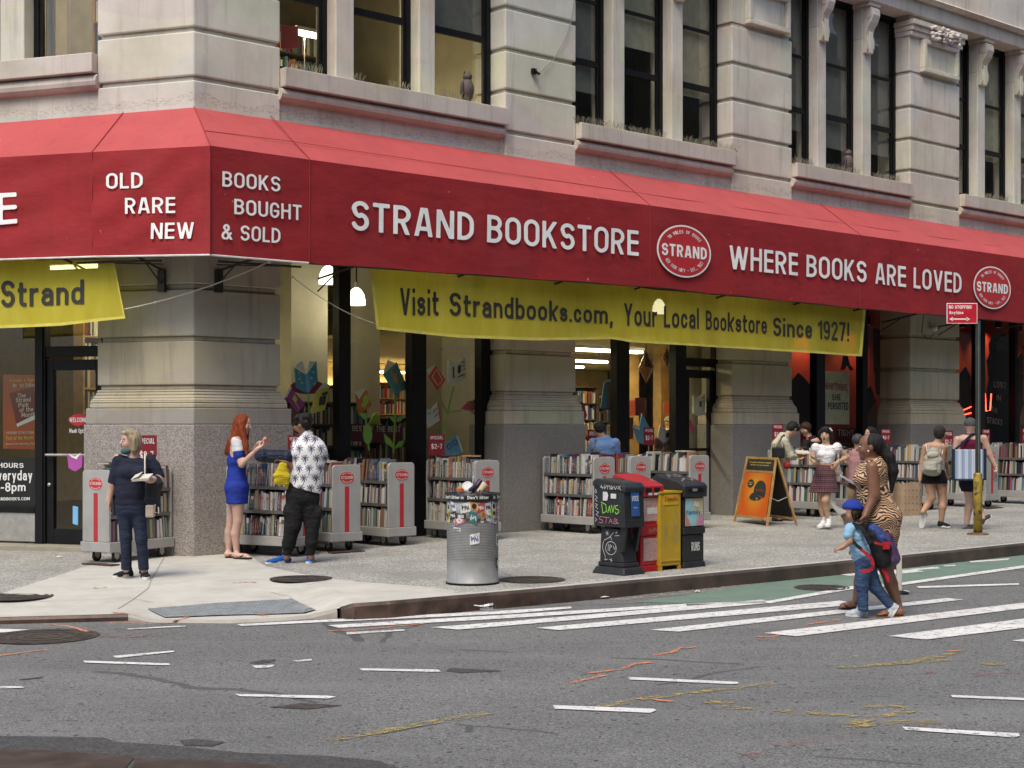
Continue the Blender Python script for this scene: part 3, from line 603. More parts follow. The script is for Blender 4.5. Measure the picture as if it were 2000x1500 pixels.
# gutter drift, pavement joints, tactile plate
mb = MB()
for ln in ([(600,1143),(700,1127)],[(530,1160),(568,1173)],[(630,1193),(664,1181)],[(320,1090),(290,1150),(230,1190)],[(840,1146),(690,1135)],[(0,1178),(260,1170),(300,1180)],[(1045,1150),(990,1122),(905,1080)],[(1280,1128),(1190,1085)],[(470,1091),(600,1122)]):
    P = [GW(u, v)+Z*.003 for u, v in ln]
    for a, b in zip(P, P[1:]):
        t = (b-a).normalized().cross(Z)*.0035
        for k in range(6):
            p, q = drop(a.lerp(b, k/6))-Z*.004, drop(a.lerp(b, (k+1)/6))-Z*.004; mb.quad(p+t, q+t, q-t, p-t)
struct("pavement_joint_lines", mb, M("joint dirt", (.19,.18,.165), .9))
TACT = M("grey tactile paving", (.215,.235,.245), .6, 0, .15, 8)
q = [GW(u, v) for u, v in [(322,1207.5),(617,1194),(570,1176),(288,1190)]]
mb = MB(); f_ = bil(*q); mb.grid(lambda u, v: drop(f_(u, v))+Z*.004, 24, 6); tac = struct("tactile_paving", mb, TACT)
mb = MB()
for i in range(42):
    for j in range(9):
        p = drop(f_((i+.5)/42, (j+.5)/9))+Z*.004; mb.lathe([(.017,0),(.011,.006)], p, 6)
obj("tactile_dome_pattern", mb, TACT, tac)
# manhole covers
IRON = M("cast iron", (.085,.072,.064), .55, .35, .5, 16, .4, 40)
def manhole(u, v, r, label, road=False):
    p = RD(u, v, .004) if road else GW(u, v)+Z*.004
    rt = root("manhole_cover", label, "manhole cover", p, "manhole covers")
    mb = MB(); mb.lathe([(r*1.0,0),(r*1.0,.006),(r*.93,.008),(r*.9,.004),(.01,.004)], p, 48, cap=False); obj("cover", mb, IRON, rt)
    mb = MB()
    for q in (.86, .62, .36): mb.lathe([(r*q,.0045),(r*q,.007),(r*(q-.10),.007),(r*(q-.10),.0045)], p, 40, cap=False)
    obj("raised_ring_pattern", mb, M("worn iron", (.075,.065,.06), .45, .5, .4, 20), rt)
manhole(588,1131,.335,"round iron manhole cover in the pale concrete, in front of the man in palm shirt")
manhole(33,1166,.36,"round iron manhole cover marked with orange paint, on the pavement by the low curb")
manhole(1040,1133,.35,"round iron manhole cover in the pavement just behind the silver litter bin")
manhole(86,1243,.47,"large round iron manhole cover in the asphalt of the road",True)
manhole(1605,1148,.30,"small iron cover in the asphalt beside the green bike lane",True)
p = [RD(u, v, .004) for u, v in [(525,1381),(590,1373),(670,1377.5),(600,1385)]]
mb = MB(); mb.add(p, [(0,1,2,3)]); solo("utility_cover", "sunken four cornered iron utility cover in the road below a lane dash", "utility cover", mb, IRON)
# ================================================================ THE CORNER BUILDING
BLD = root("corner_building", "pale limestone corner building with rusticated piers, tall dark windows and ground floor shop windows", "building", O)
def corner_ring(d, tl, sr, z, back=.9):
    k = (nL+nR)/(1+nL.dot(nR)); c = O+k*d
    return [p+Z*z for p in (FL(tl, d, 0), c, FR(sr, d, 0), FR(sr, -back, 0), FL(tl, -back, 0))]
def ring_solid(mb, a, b): mb.box8  # (kept simple below)
def ring_block(mb, z0, z1, d0, tl, sr, d1=None, tl1=None, sr1=None):
    A = corner_ring(d0, tl, sr, z0); B = corner_ring(d0 if d1 is None else d1, tl1 or tl, sr1 or sr, z1)
    mb.add(A+B, [(4,3,2,1,0),(5,6,7,8,9)]+[(i,(i+1)%5,5+(i+1)%5,5+i) for i in range(5)])
LOW = [(2.16,2.715),(2.78,3.37),(3.44,4.0),(4.06,4.62),(4.68,5.36)]
UP = [(5.42,6.01),(6.07,6.63),(6.69,7.25),(7.31,7.88),(7.94,8.55)]
def block(fn, mat, nm, bev=.018):
    mb = MB(); fn(mb); return obj(nm, mb, mat, BLD, bevel=bev)
SC = [(.07,1.93),(.068,1.96),(.045,1.99),(.025,2.03),(.012,2.07),(.005,2.10)]
def pier_lo(mb, add):
    add(mb, 1.865,1.93,.07)
    for (d0,z0),(d1,z1) in zip(SC, SC[1:]): add(mb, z0, z1, d0, d1)
    add(mb, 2.10,2.16,-.03)
    for a, b in LOW: add(mb, a, b, 0)
    for (a, b), (c, d) in zip(LOW, LOW[1:]): add(mb, b, c, -.045)
def pier_up(mb, add, top=9.7):
    add(mb, 5.36, 5.42, -.045)
    for a, b in UP: add(mb, a, b, 0)
    for (a, b), (c, d) in zip(UP, UP[1:]): add(mb, b, c, -.04)
    add(mb, 8.55, 8.62, -.04)
cadd = lambda mb, z0, z1, d0, d1=None: ring_block(mb, z0, z1, d0, 1.43+d0, 1.30+d0, d1, 1.43+(d0 if d1 is None else d1), 1.30+(d0 if d1 is None else d1))
cp = block(lambda mb: ring_block(mb, -.3, 1.655, .10, 1.57, 1.44), GRANITE, "granite_base", .012)
block(lambda mb: ring_block(mb, 1.657, 1.863, .085, 1.55, 1.42), stone_mat("plinth band stone", (.27,.255,.22), (.35,.33,.29), .4, (.13,.12,.11)), "plinth_band", .012)
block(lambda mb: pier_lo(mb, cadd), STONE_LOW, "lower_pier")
block(lambda mb: pier_up(mb, cadd), STONE, "upper_pier")
block(lambda mb: (cadd(mb, 8.62, 9.7, 0)), STONE, "pier_capital")
PIERS = [(5.30,6.78),(10.57,12.24),(16.0,17.78),(21.5,23.2),(27,28.7)]
for k, (s0, s1) in enumerate(PIERS):
    padd = lambda mb, z0, z1, d0, d1=None: mb.box8([FR(s0-d0,-.7,z0),FR(s1+d0,-.7,z0),FR(s1+d0,d0,z0),FR(s0-d0,d0,z0)]+[FR(s0-dd,-.7,z1) if 0 else p for dd in [d0 if d1 is None else d1] for p in (FR(s0-dd,-.7,z1),FR(s1+dd,-.7,z1),FR(s1+dd,dd,z1),FR(s0-dd,dd,z1))])
    block(lambda mb: mb.box(FR, s0-.12, s1+.12, -.7, .10, -.3, 1.655), GRANITE_GREY, "granite_base", .012)
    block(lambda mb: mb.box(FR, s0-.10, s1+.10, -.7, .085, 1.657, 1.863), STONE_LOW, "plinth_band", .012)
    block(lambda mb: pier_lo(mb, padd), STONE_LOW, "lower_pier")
    block(lambda mb: pier_up(mb, padd), STONE, "upper_pier")
    # capital with a sunk panel and a leaf carving
    def capital(mb):
        mb.box(FR, s0, s1, -.7, -.02, 8.62, 9.30)
        a0, a1 = s0+.36, s1-.16
        for (p, q, r, t) in ((a0,a1,8.64,8.72),(a0,a1,9.2,9.28),(a0,a0+.09,8.72,9.2),(a1-.09,a1,8.72,9.2)): mb.box(FR, p, q, -.02, .10, r, t)
        mb.box(FR, a0+.09, a1-.09, -.02, .03, 8.72, 9.2)
        for dz, dd in ((9.302,.06),(9.40,.10),(9.50,.15)): mb.box(FR, s0-dd*.5, s1+dd*.5, -.7, dd, dz, dz+.096)
        mb.box(FR, s0, s1, -.7, 0, 9.6, 9.7)
    block(capital, STONE, "pier_capital", .01)
    mb = MB(); rr = random.Random(k)
    for j in range(64):
        p = FR((s0+s1)/2+.1+rr.uniform(-.5,.5), .15+rr.uniform(0,.06), 9.42+rr.uniform(-.13,.13)); mb.ball(p, (rr.uniform(.025,.065), rr.uniform(.02,.04), rr.uniform(.02,.05)), 5)
    obj("leaf_carving", mb, STONE, BLD, smooth=True)
# pier on the far side of the left-hand bay
block(lambda mb: mb.box(FL, 4.9, 6.6, -.7, 0, -.2, 9.7), STONE, "upper_pier")
BAYS = [(1.30,5.30),(6.78,10.57),(12.24,16.0),(17.78,21.5),(23.2,27)]
MUL = [[(2.29,2.60),(3.76,4.05)],[(7.74,8.02),(9.16,9.44)],[(13.18,13.44),(14.58,14.87)],[(18.68,18.98),(20.14,20.44)],[(24.2,24.5),(25.7,26)]]
def half_round(mb, fr, a0, a1, z0, z1, d0, d1):          # moulding under the sills
    n = 6; P = []
    for i in range(n+1):
        an = math.pi*i/n; P.append((d0+(d1-d0)*math.sin(an)**.8, z0+(z1-z0)*(1-math.cos(an))/2))
    P = [(-.3, z0)]+P+[(-.3, z1)]; m = len(P)
    mb.add([fr(a0, d, z) for d, z in P]+[fr(a1, d, z) for d, z in P], [tuple(range(m)), tuple(range(m, 2*m))[::-1]]+[(i,(i+1)%m,m+(i+1)%m,m+i) for i in range(m)])
SHADES = [M("olive roller blind", (.46,.44,.33), .8), M("dark grey roller blind", (.20,.20,.185), .8), M("beige roller blind", (.52,.46,.34), .8)]
ROOMW = M("painted room wall", (.50,.44,.31), .8, 0, .1, 2)
DARKW = M("dark room", (.06,.055,.045), .9)
def up_window(fr, a0, a1, shade=None, sh=7.0, top=9.7):
    mb = MB(); z0 = 6.362
    def rect(x0, x1, y0, y1, t, d0, d1):
        mb.box(fr, x0, x0+t, d0, d1, y0, y1); mb.box(fr, x1-t, x1, d0, d1, y0, y1)
        mb.box(fr, x0+t, x1-t, d0, d1, y0, y0+t); mb.box(fr, x0+t, x1-t, d0, d1, y1-t, y1)
    rect(a0, a1, z0, top, .075, -.42, -.33)
    rect(a0+.077, a1-.077, z0+.077, 7.46, .05, -.40, -.355)
    rect(a0+.077, a1-.077, 7.462, top-.08, .05, -.40, -.365)
    mb.box(fr, a0+.13, a1-.13, -.395, -.365, 8.42, 8.48)
    w = obj("window", mb, BLACK, BLD)
    mb = MB(); mb.quad(fr(a0+.1,-.38,z0+.1), fr(a1-.1,-.38,z0+.1), fr(a1-.1,-.38,top-.1), fr(a0+.1,-.38,top-.1)); obj("pane", mb, GLASS_UP, w)
    if shade is not None:
        mb = MB(); mb.box(fr, a0+.08, a1-.08, -.455, -.45, sh, top-.05); obj("roller_blind", mb, SHADES[shade], w)
SH = [[(2,9.2),(None,0),(1,7.45)],[(1,7.0),(0,7.9),(2,7.3)],[(1,7.1),(1,6.9),(1,6.95)],[(1,7.2),(0,7.3),(1,7.1)],[(1,7),(1,7),(1,7)]]
for k, (b0, b1) in enumerate(BAYS):
    e0 = b0-.0; e1 = b1
    block(lambda mb: mb.box(FR, b0, b1, -.62, -.05, 4.55, 5.93), STONE, "spandrel", .0)
    block(lambda mb: half_round(mb, FR, b0-.02, b1-.05, 5.93, 6.108, -.04, .075), STONE_PINK, "sill_moulding", 0)
    block(lambda mb: mb.box(FR, b0+.003, b1-.04, -.42, .12, 6.11, 6.36), STONE_PINK, "window_sill", .01)
    xs = [b0]+[x for m_ in MUL[k] for x in m_]+[b1]
    for j in range(3):
        sh_, zz = SH[k][j]; up_window(FR, xs[2*j]+.003, xs[2*j+1]-.003, sh_, zz)
    for (m0, m1) in MUL[k]:
        block(lambda mb: mb.box(FR, m0, m1, -.6, -.13, 6.362, 9.02), STONE, "mullion", .015)
        def cons(mb):                                    # scrolled bracket at the mullion head
            P = [(-.13,8.75),(-.07,8.75),(-.03,8.85),(-.03,8.98),(-.06,9.1),(-.03,9.22),(.05,9.32),(.10,9.45),(.09,9.56),(.02,9.62),(-.13,9.62)]
            m = len(P); a0, a1 = m0+.03, m1-.03
            mb.add([FR(a0, d, z) for d, z in P]+[FR(a1, d, z) for d, z in P], [tuple(range(m)), tuple(range(m, 2*m))[::-1]]+[(i,(i+1)%m,m+(i+1)%m,m+i) for i in range(m)])
            for x in (.07, .135): mb.box(FR, m0+x, m0+x+.035, -.04, -.005, 8.74, 9.15)
            mb.box(FR, m0-.03, m1+.03, -.6, .06, 9.625, 9.698); mb.box(FR, m0, m1, -.6, -.132, 9.022, 9.62)
            for sx in (a0-.012, a1): mb.lathe([(.085,0),(.085,.012)], FR(sx, 0, 9.48), 12, X=nR, Y=Z, A=eR)
        block(cons, STONE, "scroll_bracket", .006)
block(lambda mb: mb.box(FR, 1.2, 30, -.7, .10, 9.702, 9.98), STONE, "entablature")
block(lambda mb: (half_round(mb, FR, 1.2, 30, 9.98, 10.08, .05, .26), mb.box(FR, 1.2, 30, -.7, .14, 10.082, 10.9)), STONE, "cornice", 0)
# left-hand face
block(lambda mb: mb.box(FL, 1.43, 4.9, -.62, -.05, 4.55, 5.93), STONE, "spandrel", 0)
block(lambda mb: half_round(mb, FL, 1.41, 4.86, 5.99, 6.198, -.04, .075), STONE_PINK, "sill_moulding", 0)
block(lambda mb: mb.box(FL, 1.433, 4.86, -.42, .12, 6.20, 6.45), STONE_PINK, "window_sill", .01)
block(lambda mb: mb.box(FL, 1.43, 4.9, -.62, -.06, 5.932, 6.198), STONE, "spandrel", 0)
up_window(FL, 1.435, 2.66, 2, 9.3)
block(lambda mb: mb.box(FL, 2.665, 3.05, -.6, -.13, 6.452, 9.7), STONE, "mullion", .015)
up_window(FL, 3.06, 4.8, 1, 7.4)
# ---------------------------------------------------------------- floors, back walls, ceilings (what is seen through the glass)
kin = (nL+nR)/(1+nL.dot(nR))
def plan(d, s1=30, t1=10): return [FL(t1, d, 0), O+kin*d, FR(s1, d, 0)]
def slab(nm, z, th, mat, d0=-.55, d1=-15):
    a, b = plan(d0), plan(d1); mb = MB()
    pts = [p+Z*z for p in a]+[p+Z*z for p in b[::-1]]
    q = pts; mb.add(pts+[p+Z*th for p in pts], [(0,1,4,5),(1,2,3,4),(6,11,10,7),(7,10,9,8)]+[(i,(i+1)%6,6+(i+1)%6,6+i) for i in range(6)])
    return obj(nm, mb, mat, BLD)
CREAM = M("cream plaster", (.62,.57,.42), .7, 0, .08, 3)
slab("shop_floor", -.02, .03, M("shop floor", (.16,.13,.10), .5, 0, .2, 3))
slab("shop_ceiling", 4.6, .25, M("shop ceiling", (.50,.46,.34), .9), -.62)
slab("upper_ceiling", 9.75, .2, ROOMW, -.62)
slab("unseen_top_slab", 10.92, .1, STONE, .0)  # unseen slab added over the rooms to keep sky light out
mb = MB(); bk = plan(-15); fr_ = plan(-.5)
for a, b in ((bk[0],bk[1]),(bk[1],bk[2]),(bk[2],FR(30,-.55,0)),(FL(10,-.55,0),bk[0])): mb.quad(a-Z*.3, b-Z*.3, b+Z*10.9, a+Z*10.9)
obj("back_wall", mb, M("inner back wall", (.20,.17,.12), .9), BLD)
mb = MB()
for s_ in (6.0, 11.4): mb.box(FR, s_-.06, s_+.06, -5.05 if s_ < 7 else -3.05, -.72, 4.86, 9.74)
mb.box(FR, 6.05, 6.17, -3.0, -.72, .02, 4.59); mb.box(FR, 11.34, 11.46, -1.9, -.72, .02, 4.59)
obj("partition_wall", mb, CREAM, BLD)
mb = MB()
mb.box(FR, 6.1, 30, -3.2, -3.1, 4.86, 9.74); mb.box(FL, 1.6, 10, -3.2, -3.1, 4.86, 9.74); mb.box(FR, .6, 6, -5.2, -5.1, 4.86, 9.74)
obj("upper_back_wall", mb, M("upper room wall", (.33,.28,.19), .9, 0, .2, 2), BLD)
# shop front glazing, right-hand street
def mull(nm, a0, a1, z0=.0, z1=4.5, fr=FR, d0=-.50, d1=-.34, mat=BLACK): return block(lambda mb: mb.box(fr, a0, a1, d0, d1, z0, z1), mat, nm, .006)
def shop_pane(fr, a0, a1, z0, z1, d=-.42, mat=GLASS):
    mb = MB(); mb.quad(fr(a0,d,z0), fr(a1,d,z0), fr(a1,d,z1), fr(a0,d,z1)); return obj("shop_window", mb, mat, BLD)
FRONTS = [(1.3,5.3,[(2.5,2.7),(3.79,4.06),(5.12,5.42)]),(6.78,9.6,[(8.06,8.36),(9.5,9.76)]),(12.24,16.0,[(13.43,13.7),(14.9,15.07),(16.29,16.5)]),(17.78,21.5,[(19.05,19.35),(20.57,20.7),(21.3,21.5)])]
for i, (a, b, ms) in enumerate(FRONTS):
    x = a-.05
    for m0, m1 in ms:
        m1_ = min(m1, b+.05) if (m0, m1) == ms[-1] and i != 1 else m1
        shop_pane(FR, x, m0, .45, 4.4); mull("shop_frame", m0, m1)
        x = m1
    mull("shop_frame", a-.06, ms[-1][1], 4.4, 4.56, d1=-.345)
    mull("shop_frame", a-.06, ms[-1][0]-.002, .40, .47, d1=-.346)
    block(lambda mb: mb.box(FR, a-.06, ms[-1][1]-.005, -.6, -.352, -.1, .398), GRANITE_GREY, "bulkhead", .01)
# glazed side door of the second bay
def door(fr, a0, a1, z0, ztop, zt, lab, mid=None, handle=None, d=-.42):
    mb = MB(); w = .11
    for (p, q, r, t) in ((a0,a0+w,z0,ztop),(a1-w,a1,z0,ztop),(a0+w,a1-w,ztop-.14,ztop),(a0+w,a1-w,z0,z0+.2)): mb.box(fr, p, q, d-.05, d+.03, r, t)
    if mid: mb.box(fr, a0+w, a1-w, d-.03, d+.03, mid, mid+.05)
    dd = obj("door", mb, BLACK, BLD, bevel=.005)
    mb = MB(); mb.quad(fr(a0+w,d,z0+.2), fr(a1-w,d,z0+.2), fr(a1-w,d,ztop-.14), fr(a0+w,d,ztop-.14)); obj("pane", mb, GLASS, dd)
    mb = MB(); mb.box(fr, a0-.06, a1+.06, d-.05, d+.05, zt, zt+.14); mb.box(fr, a0-.10, a0-.004, d-.05, d+.06, z0, 4.5); mb.box(fr, a1+.004, a1+.16, d-.05, d+.06, z0, 4.5); obj("door_frame", mb, BLACK, dd)
    mb = MB(); mb.quad(fr(a0,d,zt+.14), fr(a1,d,zt+.14), fr(a1,d,4.5), fr(a0,d,4.5)); obj("transom_pane", mb, GLASS, dd)
    if handle:
        mb = MB(); mb.tube([fr(a1-.03,d+.09,handle), fr(a0+.03,d+.09,handle)], .018, 8); obj("handle", mb, STEEL, dd)
        mb = MB(); mb.lathe([(.025,0),(.025,.02),(.012,.03)], fr(a1-.05,d+.03,.85), 12, X=eL, Y=Z, A=nL); obj("lock", mb, STEEL, dd)
    return dd
door(FR, 9.79, 10.54, .06, 2.60, 2.66, "", mid=1.20)
mb = MB(); mb.box(FR, 10.25, 11.33, -1.0, -.9, .02, 4.5); obj("lobby_wall", mb, M("pale lobby wall", (.82,.76,.58), .7), BLD)
# left-hand street front: shop window, steel apron, black entrance door
shop_pane(FL, 2.66, 4.9, .55, 4.4); mull("shop_frame", 2.53, 2.655, -.05, 4.5, FL); mull("shop_frame", 1.5, 4.9, 4.4, 4.56, FL, d1=-.345)
mull("shop_frame", 2.66, 4.9, .47, .55, FL)
block(lambda mb: mb.box(FL, 2.66, 4.9, -.55, -.36, .08, .468), STEEL, "steel_apron", .006)
door(FL, 1.62, 2.50, .06, 2.52, 2.56, "", handle=1.25)
block(lambda mb: mb.box(FL, 1.5, 5, -.62, -.02, -.2, .055), M("worn stone step", (.30,.27,.21), .8, 0, .15, 3), "door_step", .01)
# writing on the left-hand window
WHT = M("white vinyl lettering", (.75,.75,.73), .6, 0, .03)
mb = MB()
for t, q in (("STORE HOURS", [(-58,913),(46,914),(46,904.5),(-58,903)]),("Open Everyday", [(-62,939),(63,938),(63,918),(-62,918)]),("10am-8pm", [(-48,962),(50,959),(50,942),(-48,943)]),("ANYTIME AT STRANDBOOKS.COM", [(-70,978),(58,977),(58,971),(-70,972)])):
    label_px(mb, t, FL, -.41, q, .015)
obj("window_lettering", mb, WHT, BLD)
mb = MB(); mb.quad(FL(2.66,-.413,.56), FL(4.9,-.413,.56), FL(4.9,-.413,1.20), FL(2.66,-.413,1.20)); obj("dark_window_film", mb, M("dark window film", (.012,.012,.012), .3), BLD)
EREDM = M("emblem red", (.50,.025,.03), .5, 0, .05)
def ellipse(mb, fn, rx, ry, m=0, n=40): mb.add([fn(rx*math.cos(2*math.pi*k/n), ry*math.sin(2*math.pi*k/n)) for k in range(n)], [tuple(range(n))], m)
c_s, c_z = FL.px(152, 820, -.40); mb = MB(); 
mb.add([FL(c_s-.17,-.405,c_z), FL(c_s,-.405,c_z+.09), FL(c_s+.17,-.405,c_z), FL(c_s,-.405,c_z-.09)], [(0,1,2,3)], 0); ellipse(mb, lambda x, y: FL(c_s+x, -.4055, c_z+y), .14, .078)
mb2 = mb; text_on(mb2, "WELCOME", bil(FL(c_s+.135,-.402,c_z-.03), FL(c_s-.135,-.402,c_z-.03), FL(c_s-.135,-.402,c_z+.03), FL(c_s+.135,-.402,c_z+.03)), .02, 1)
text_on(mb2, "Mask Optional", bil(FL(c_s+.135,-.402,c_z-.175), FL(c_s-.2,-.402,c_z-.175), FL(c_s-.2,-.402,c_z-.115), FL(c_s+.135,-.402,c_z-.115)), .015, 1)
obj("door_sticker", mb2, [EREDM, WHT], BLD)
# ================================================================ THE RED AWNING
AWN = root("awning", "long red canvas shop awning wrapped round the corner with white lettering", "awning", FR(0,.4,3.7))
def canvas(name, col):
    m, nt, b = mat0(name); co = objco(nt)
    f = noise(nt, co, 1.4, 5, .6); c = ramp(nt, f, [(.3, [x*.82 for x in col]), (.7, col)])
    st = noise(nt, objco(nt, (3,3,.3)), 2.0, 5, .6); c = mixc(nt, ramp(nt, st, [(.55, (0,0,0)), (.78, (.4,)*3)]), c, [x*.55 for x in col])
    sp = noise(nt, co, 13, 2, .5); c = mixc(nt, ramp(nt, sp, [(.765, (0,0,0)), (.78, (.7,)*3)]), c, (.55,.45,.42))
    g2 = noise(nt, co, .6, 5, .7); c = mixc(nt, ramp(nt, g2, [(.45, (0,0,0)), (.7, (.35,)*3)]), c, [x*.6+.03 for x in col])
    nt.links.new(c, b.inputs["Base Color"]); b.inputs["Roughness"].default_value = .75; b.inputs["Specular IOR Level"].default_value = .3
    w = mathn(nt, 'ADD', mathn(nt, 'MULTIPLY', noise(nt, objco(nt, (1,1,2.2)), 1.6, 4, .5), .9), mathn(nt, 'MULTIPLY', noise(nt, co, 240, 2), .03))
    bump(nt, b, w, .5, .05); return m
RED_V = canvas("red awning canvas", (.34,.022,.026)); RED_R = canvas("pale red awning canvas", (.48,.082,.082))  # sloping top is a paler red than the valance
PR_, PL_ = .9, .69
def dv(s_, z): return .006*math.sin(s_*2.1+z*1.3)+.004*math.sin(s_*5.3-z*3)
CS = -.31                                                # the fold where both faces meet
corner = FR(CS, PR_, 0); tC = (corner-FL(0, PL_, 0)).dot(eL)
SE = [(CS,5.02,3.71),(1.143,5.02,3.715),(7.507,5.05,3.80),(13.05,5.05,3.75),(20.6,5.06,3.745),(28,5.06,3.74)]
def ev(SEQ, s_, k):
    for a, b in zip(SEQ, SEQ[1:]):
        if s_ <= b[0] or b is SEQ[-1]: t = (s_-a[0])/(b[0]-a[0]); return a[k]+(b[k]-a[k])*t
WHITE_L = M("white awning lettering", (.90,.90,.88), .6, 0, .05, 3)
vp = []
for a, b in zip(SE, SE[1:]):
    mb = MB()
    def f(u, v, off=0):
        s_ = a[0]+(b[0]-a[0])*u+ (.004 if u == 0 and a[0] > CS else 0); zb = a[2]+(b[2]-a[2])*u; zt = a[1]+(b[1]-a[1])*u
        return FR(s_, PR_+dv(s_, zb+(zt-zb)*v)*min(1, 6*v, 6*(1-v))-.02*(1-v)+off, zb+(zt-zb)*v-(.014*(.5-.5*math.cos(2*math.pi*(s_-.35)/1.9))*(1-v)**3 if s_ > 1.2 else 0))
    mb.grid(f, max(8, int((b[0]-a[0])*5)), 10)
    vp.append(obj("valance_panel", mb, RED_V, AWN, smooth=True))
SL = [(tC,5.02,3.71),(1.027,5.043,3.75),(6,5.10,3.80)]
vl = []
for a, b in zip(SL, SL[1:]):
    mb = MB()
    def f(u, v):
        s_ = a[0]+(b[0]-a[0])*u; zb = a[2]+(b[2]-a[2])*u; zt = a[1]+(b[1]-a[1])*u
        return FL(s_, PL_+(1.2*dv(s_*1.5, zb+(zt-zb)*v)+.011*math.sin(7*(s_*.8+(zb+(zt-zb)*v)*1.5)+2*math.sin(s_*2)))*min(1, 6*v, 6*(1-v), 6*u+.001), zb+(zt-zb)*v)
    mb.grid(f, 30, 20); vl.append(obj("valance_panel", mb, RED_V, AWN, smooth=True))
# sloping top
mb = MB()
mb.grid(lambda u, v: FR(CS+(28-CS)*u if v > .999 else (CS*v+(28-CS*v)*u), PR_*v, 5.66+.04*min(1, u*3)-(5.66+.04*min(1,u*3)-ev(SE, CS+(28-CS)*u, 1))*v+(.014*math.sin(u*60)-.05*(.5-.5*math.cos(2*math.pi*(CS+(28-CS)*u)/1.9)))*v*(1-v)), 240, 8)
rf = obj("roof_canvas", mb, RED_R, AWN, smooth=True)
mb = MB()
mb.grid(lambda u, v: FL(tC*v+(6-tC*v)*u, PL_*v, 5.66-(5.66-ev(SL, tC+(6-tC)*u, 1))*v), 24, 6); obj("roof_canvas", mb, RED_R, AWN, smooth=True)
SEAM = M("seam thread", (.30,.02,.03), .8)
mb = MB()
for a in SE[1:-1]: mb.tube([FR(a[0]-.35*0, .01, 5.71), FR(a[0], PR_+.004, a[1]+.004), FR(a[0], PR_-.01, a[2])], .006, 5)
mb.tube([FR(0, .01, 5.67), FR(CS, PR_+.004, 5.025), FR(CS, PR_+.002, 3.71)], .006, 5)
mb.tube([FL(1.03, .01, 5.67), FL(1.027, PL_+.004, 5.047), FL(1.027, PL_, 3.75)], .006, 5)
mb.tube([FR(CS*.62, PR_*.62+.004, 5.264)]+[FR(s_, PR_*.62+.004, 5.29) for s_ in range(1, 29)], .004, 4)
obj("seam", mb, SEAM, AWN)
mb = MB()
mb.tube([FL(s_, PL_, ev(SL, s_, 2)-.008) for s_ in (6, 1.03, tC)], .012, 6); mb.tube([FR(s_, PR_-.02, ev(SE, s_, 2)-.008) for s_ in (CS, 1.14)], .012, 6)
obj("edge_trim", mb, M("white edge trim", (.7,.7,.68), .5), AWN)
mb = MB()
mb.tube([FR(s_, PR_-.035, ev(SE, s_, 2)-.008) for s_ in (1.15, 7.5, 13, 20.6, 28)], .014, 6)
for s_ in (.35, 1.9, 3.8, 5.7, 7.4, 9.4, 11.4, 13.2, 15, 17, 19, 21, 23, 25): mb.tube([FR(s_, PR_-.04, ev(SE, s_, 2)), FR(s_, .02, 3.62)], .016, 6); mb.tube([FR(s_, .45, 3.68), FR(s_, .0, 3.45)], .012, 6)
for s_ in (.45, 1.5, 3, 4.5): mb.tube([FL(s_, PL_-.03, 3.75), FL(s_, .02, 3.62)], .016, 6); mb.tube([FL(s_, .4, 3.68), FL(s_, .0, 3.42)], .012, 6)
for s_, fr in ((.35, FR), (.45, FL)): mb.box(fr, s_-.05, s_+.05, .002, .05, 3.34, 3.62); mb.tube([fr(s_-.3, .5, 3.68), fr(s_+.9, .55, 3.69)], .014, 6); mb.tube([fr(s_-.2, .3, 3.66), fr(s_+.7, .5, 3.69)], .009, 5)
obj("frame", mb, M("awning frame", (.05,.048,.045), .5, .5), AWN)
def lettering(t, fr, d, q, parent, bold=.006):
    mb = MB(); f = bil(*[Vector(fr.px(u, v, d)+(0,)) for u, v in q])
    def fn(x, y):
        p = f(x, y); return fr(p.x, d+dv(p.x*(1.5 if fr is FL else 1), p.y)+(.019 if fr is FL else .010), p.y)
    text_words(t, fn, bold, WHITE_L, parent)
for t, q in (("OLD",[(209,369),(281,368),(281,337),(209,339)]),("RARE",[(246,418),(343,416),(343,385),(246,387)]),("NEW",[(296,467),(380,466),(380,434),(297,436)])): lettering(t, FL, PL_, q, vl[0])
lettering("E", FL, PL_, [(-4,440),(35,436),(34,376),(-4,378)], vl[1])
for t, q in (("BOOKS",[(434,364),(546,375),(546,346),(434,334)]),("BOUGHT",[(457,418),(588,431),(588,401),(457,388)]),("& SOLD",[(432,467),(547,475),(547,446),(433,437)])): lettering(t, FR, PR_, q, vp[0])
lettering("STRAND BOOKSTORE", FR, PR_, [(685,449),(1246,500),(1246,451),(686,391)], vp[1], .008)
lettering("WHERE BOOKS", FR, PR_, [(1424,525),(1691,552),(1691,511),(1424,479)], vp[2], .008)
lettering("ARE LOVED", FR, PR_, [(1708,554),(1877,573),(1877,534),(1708,513)], vp[3], .008)
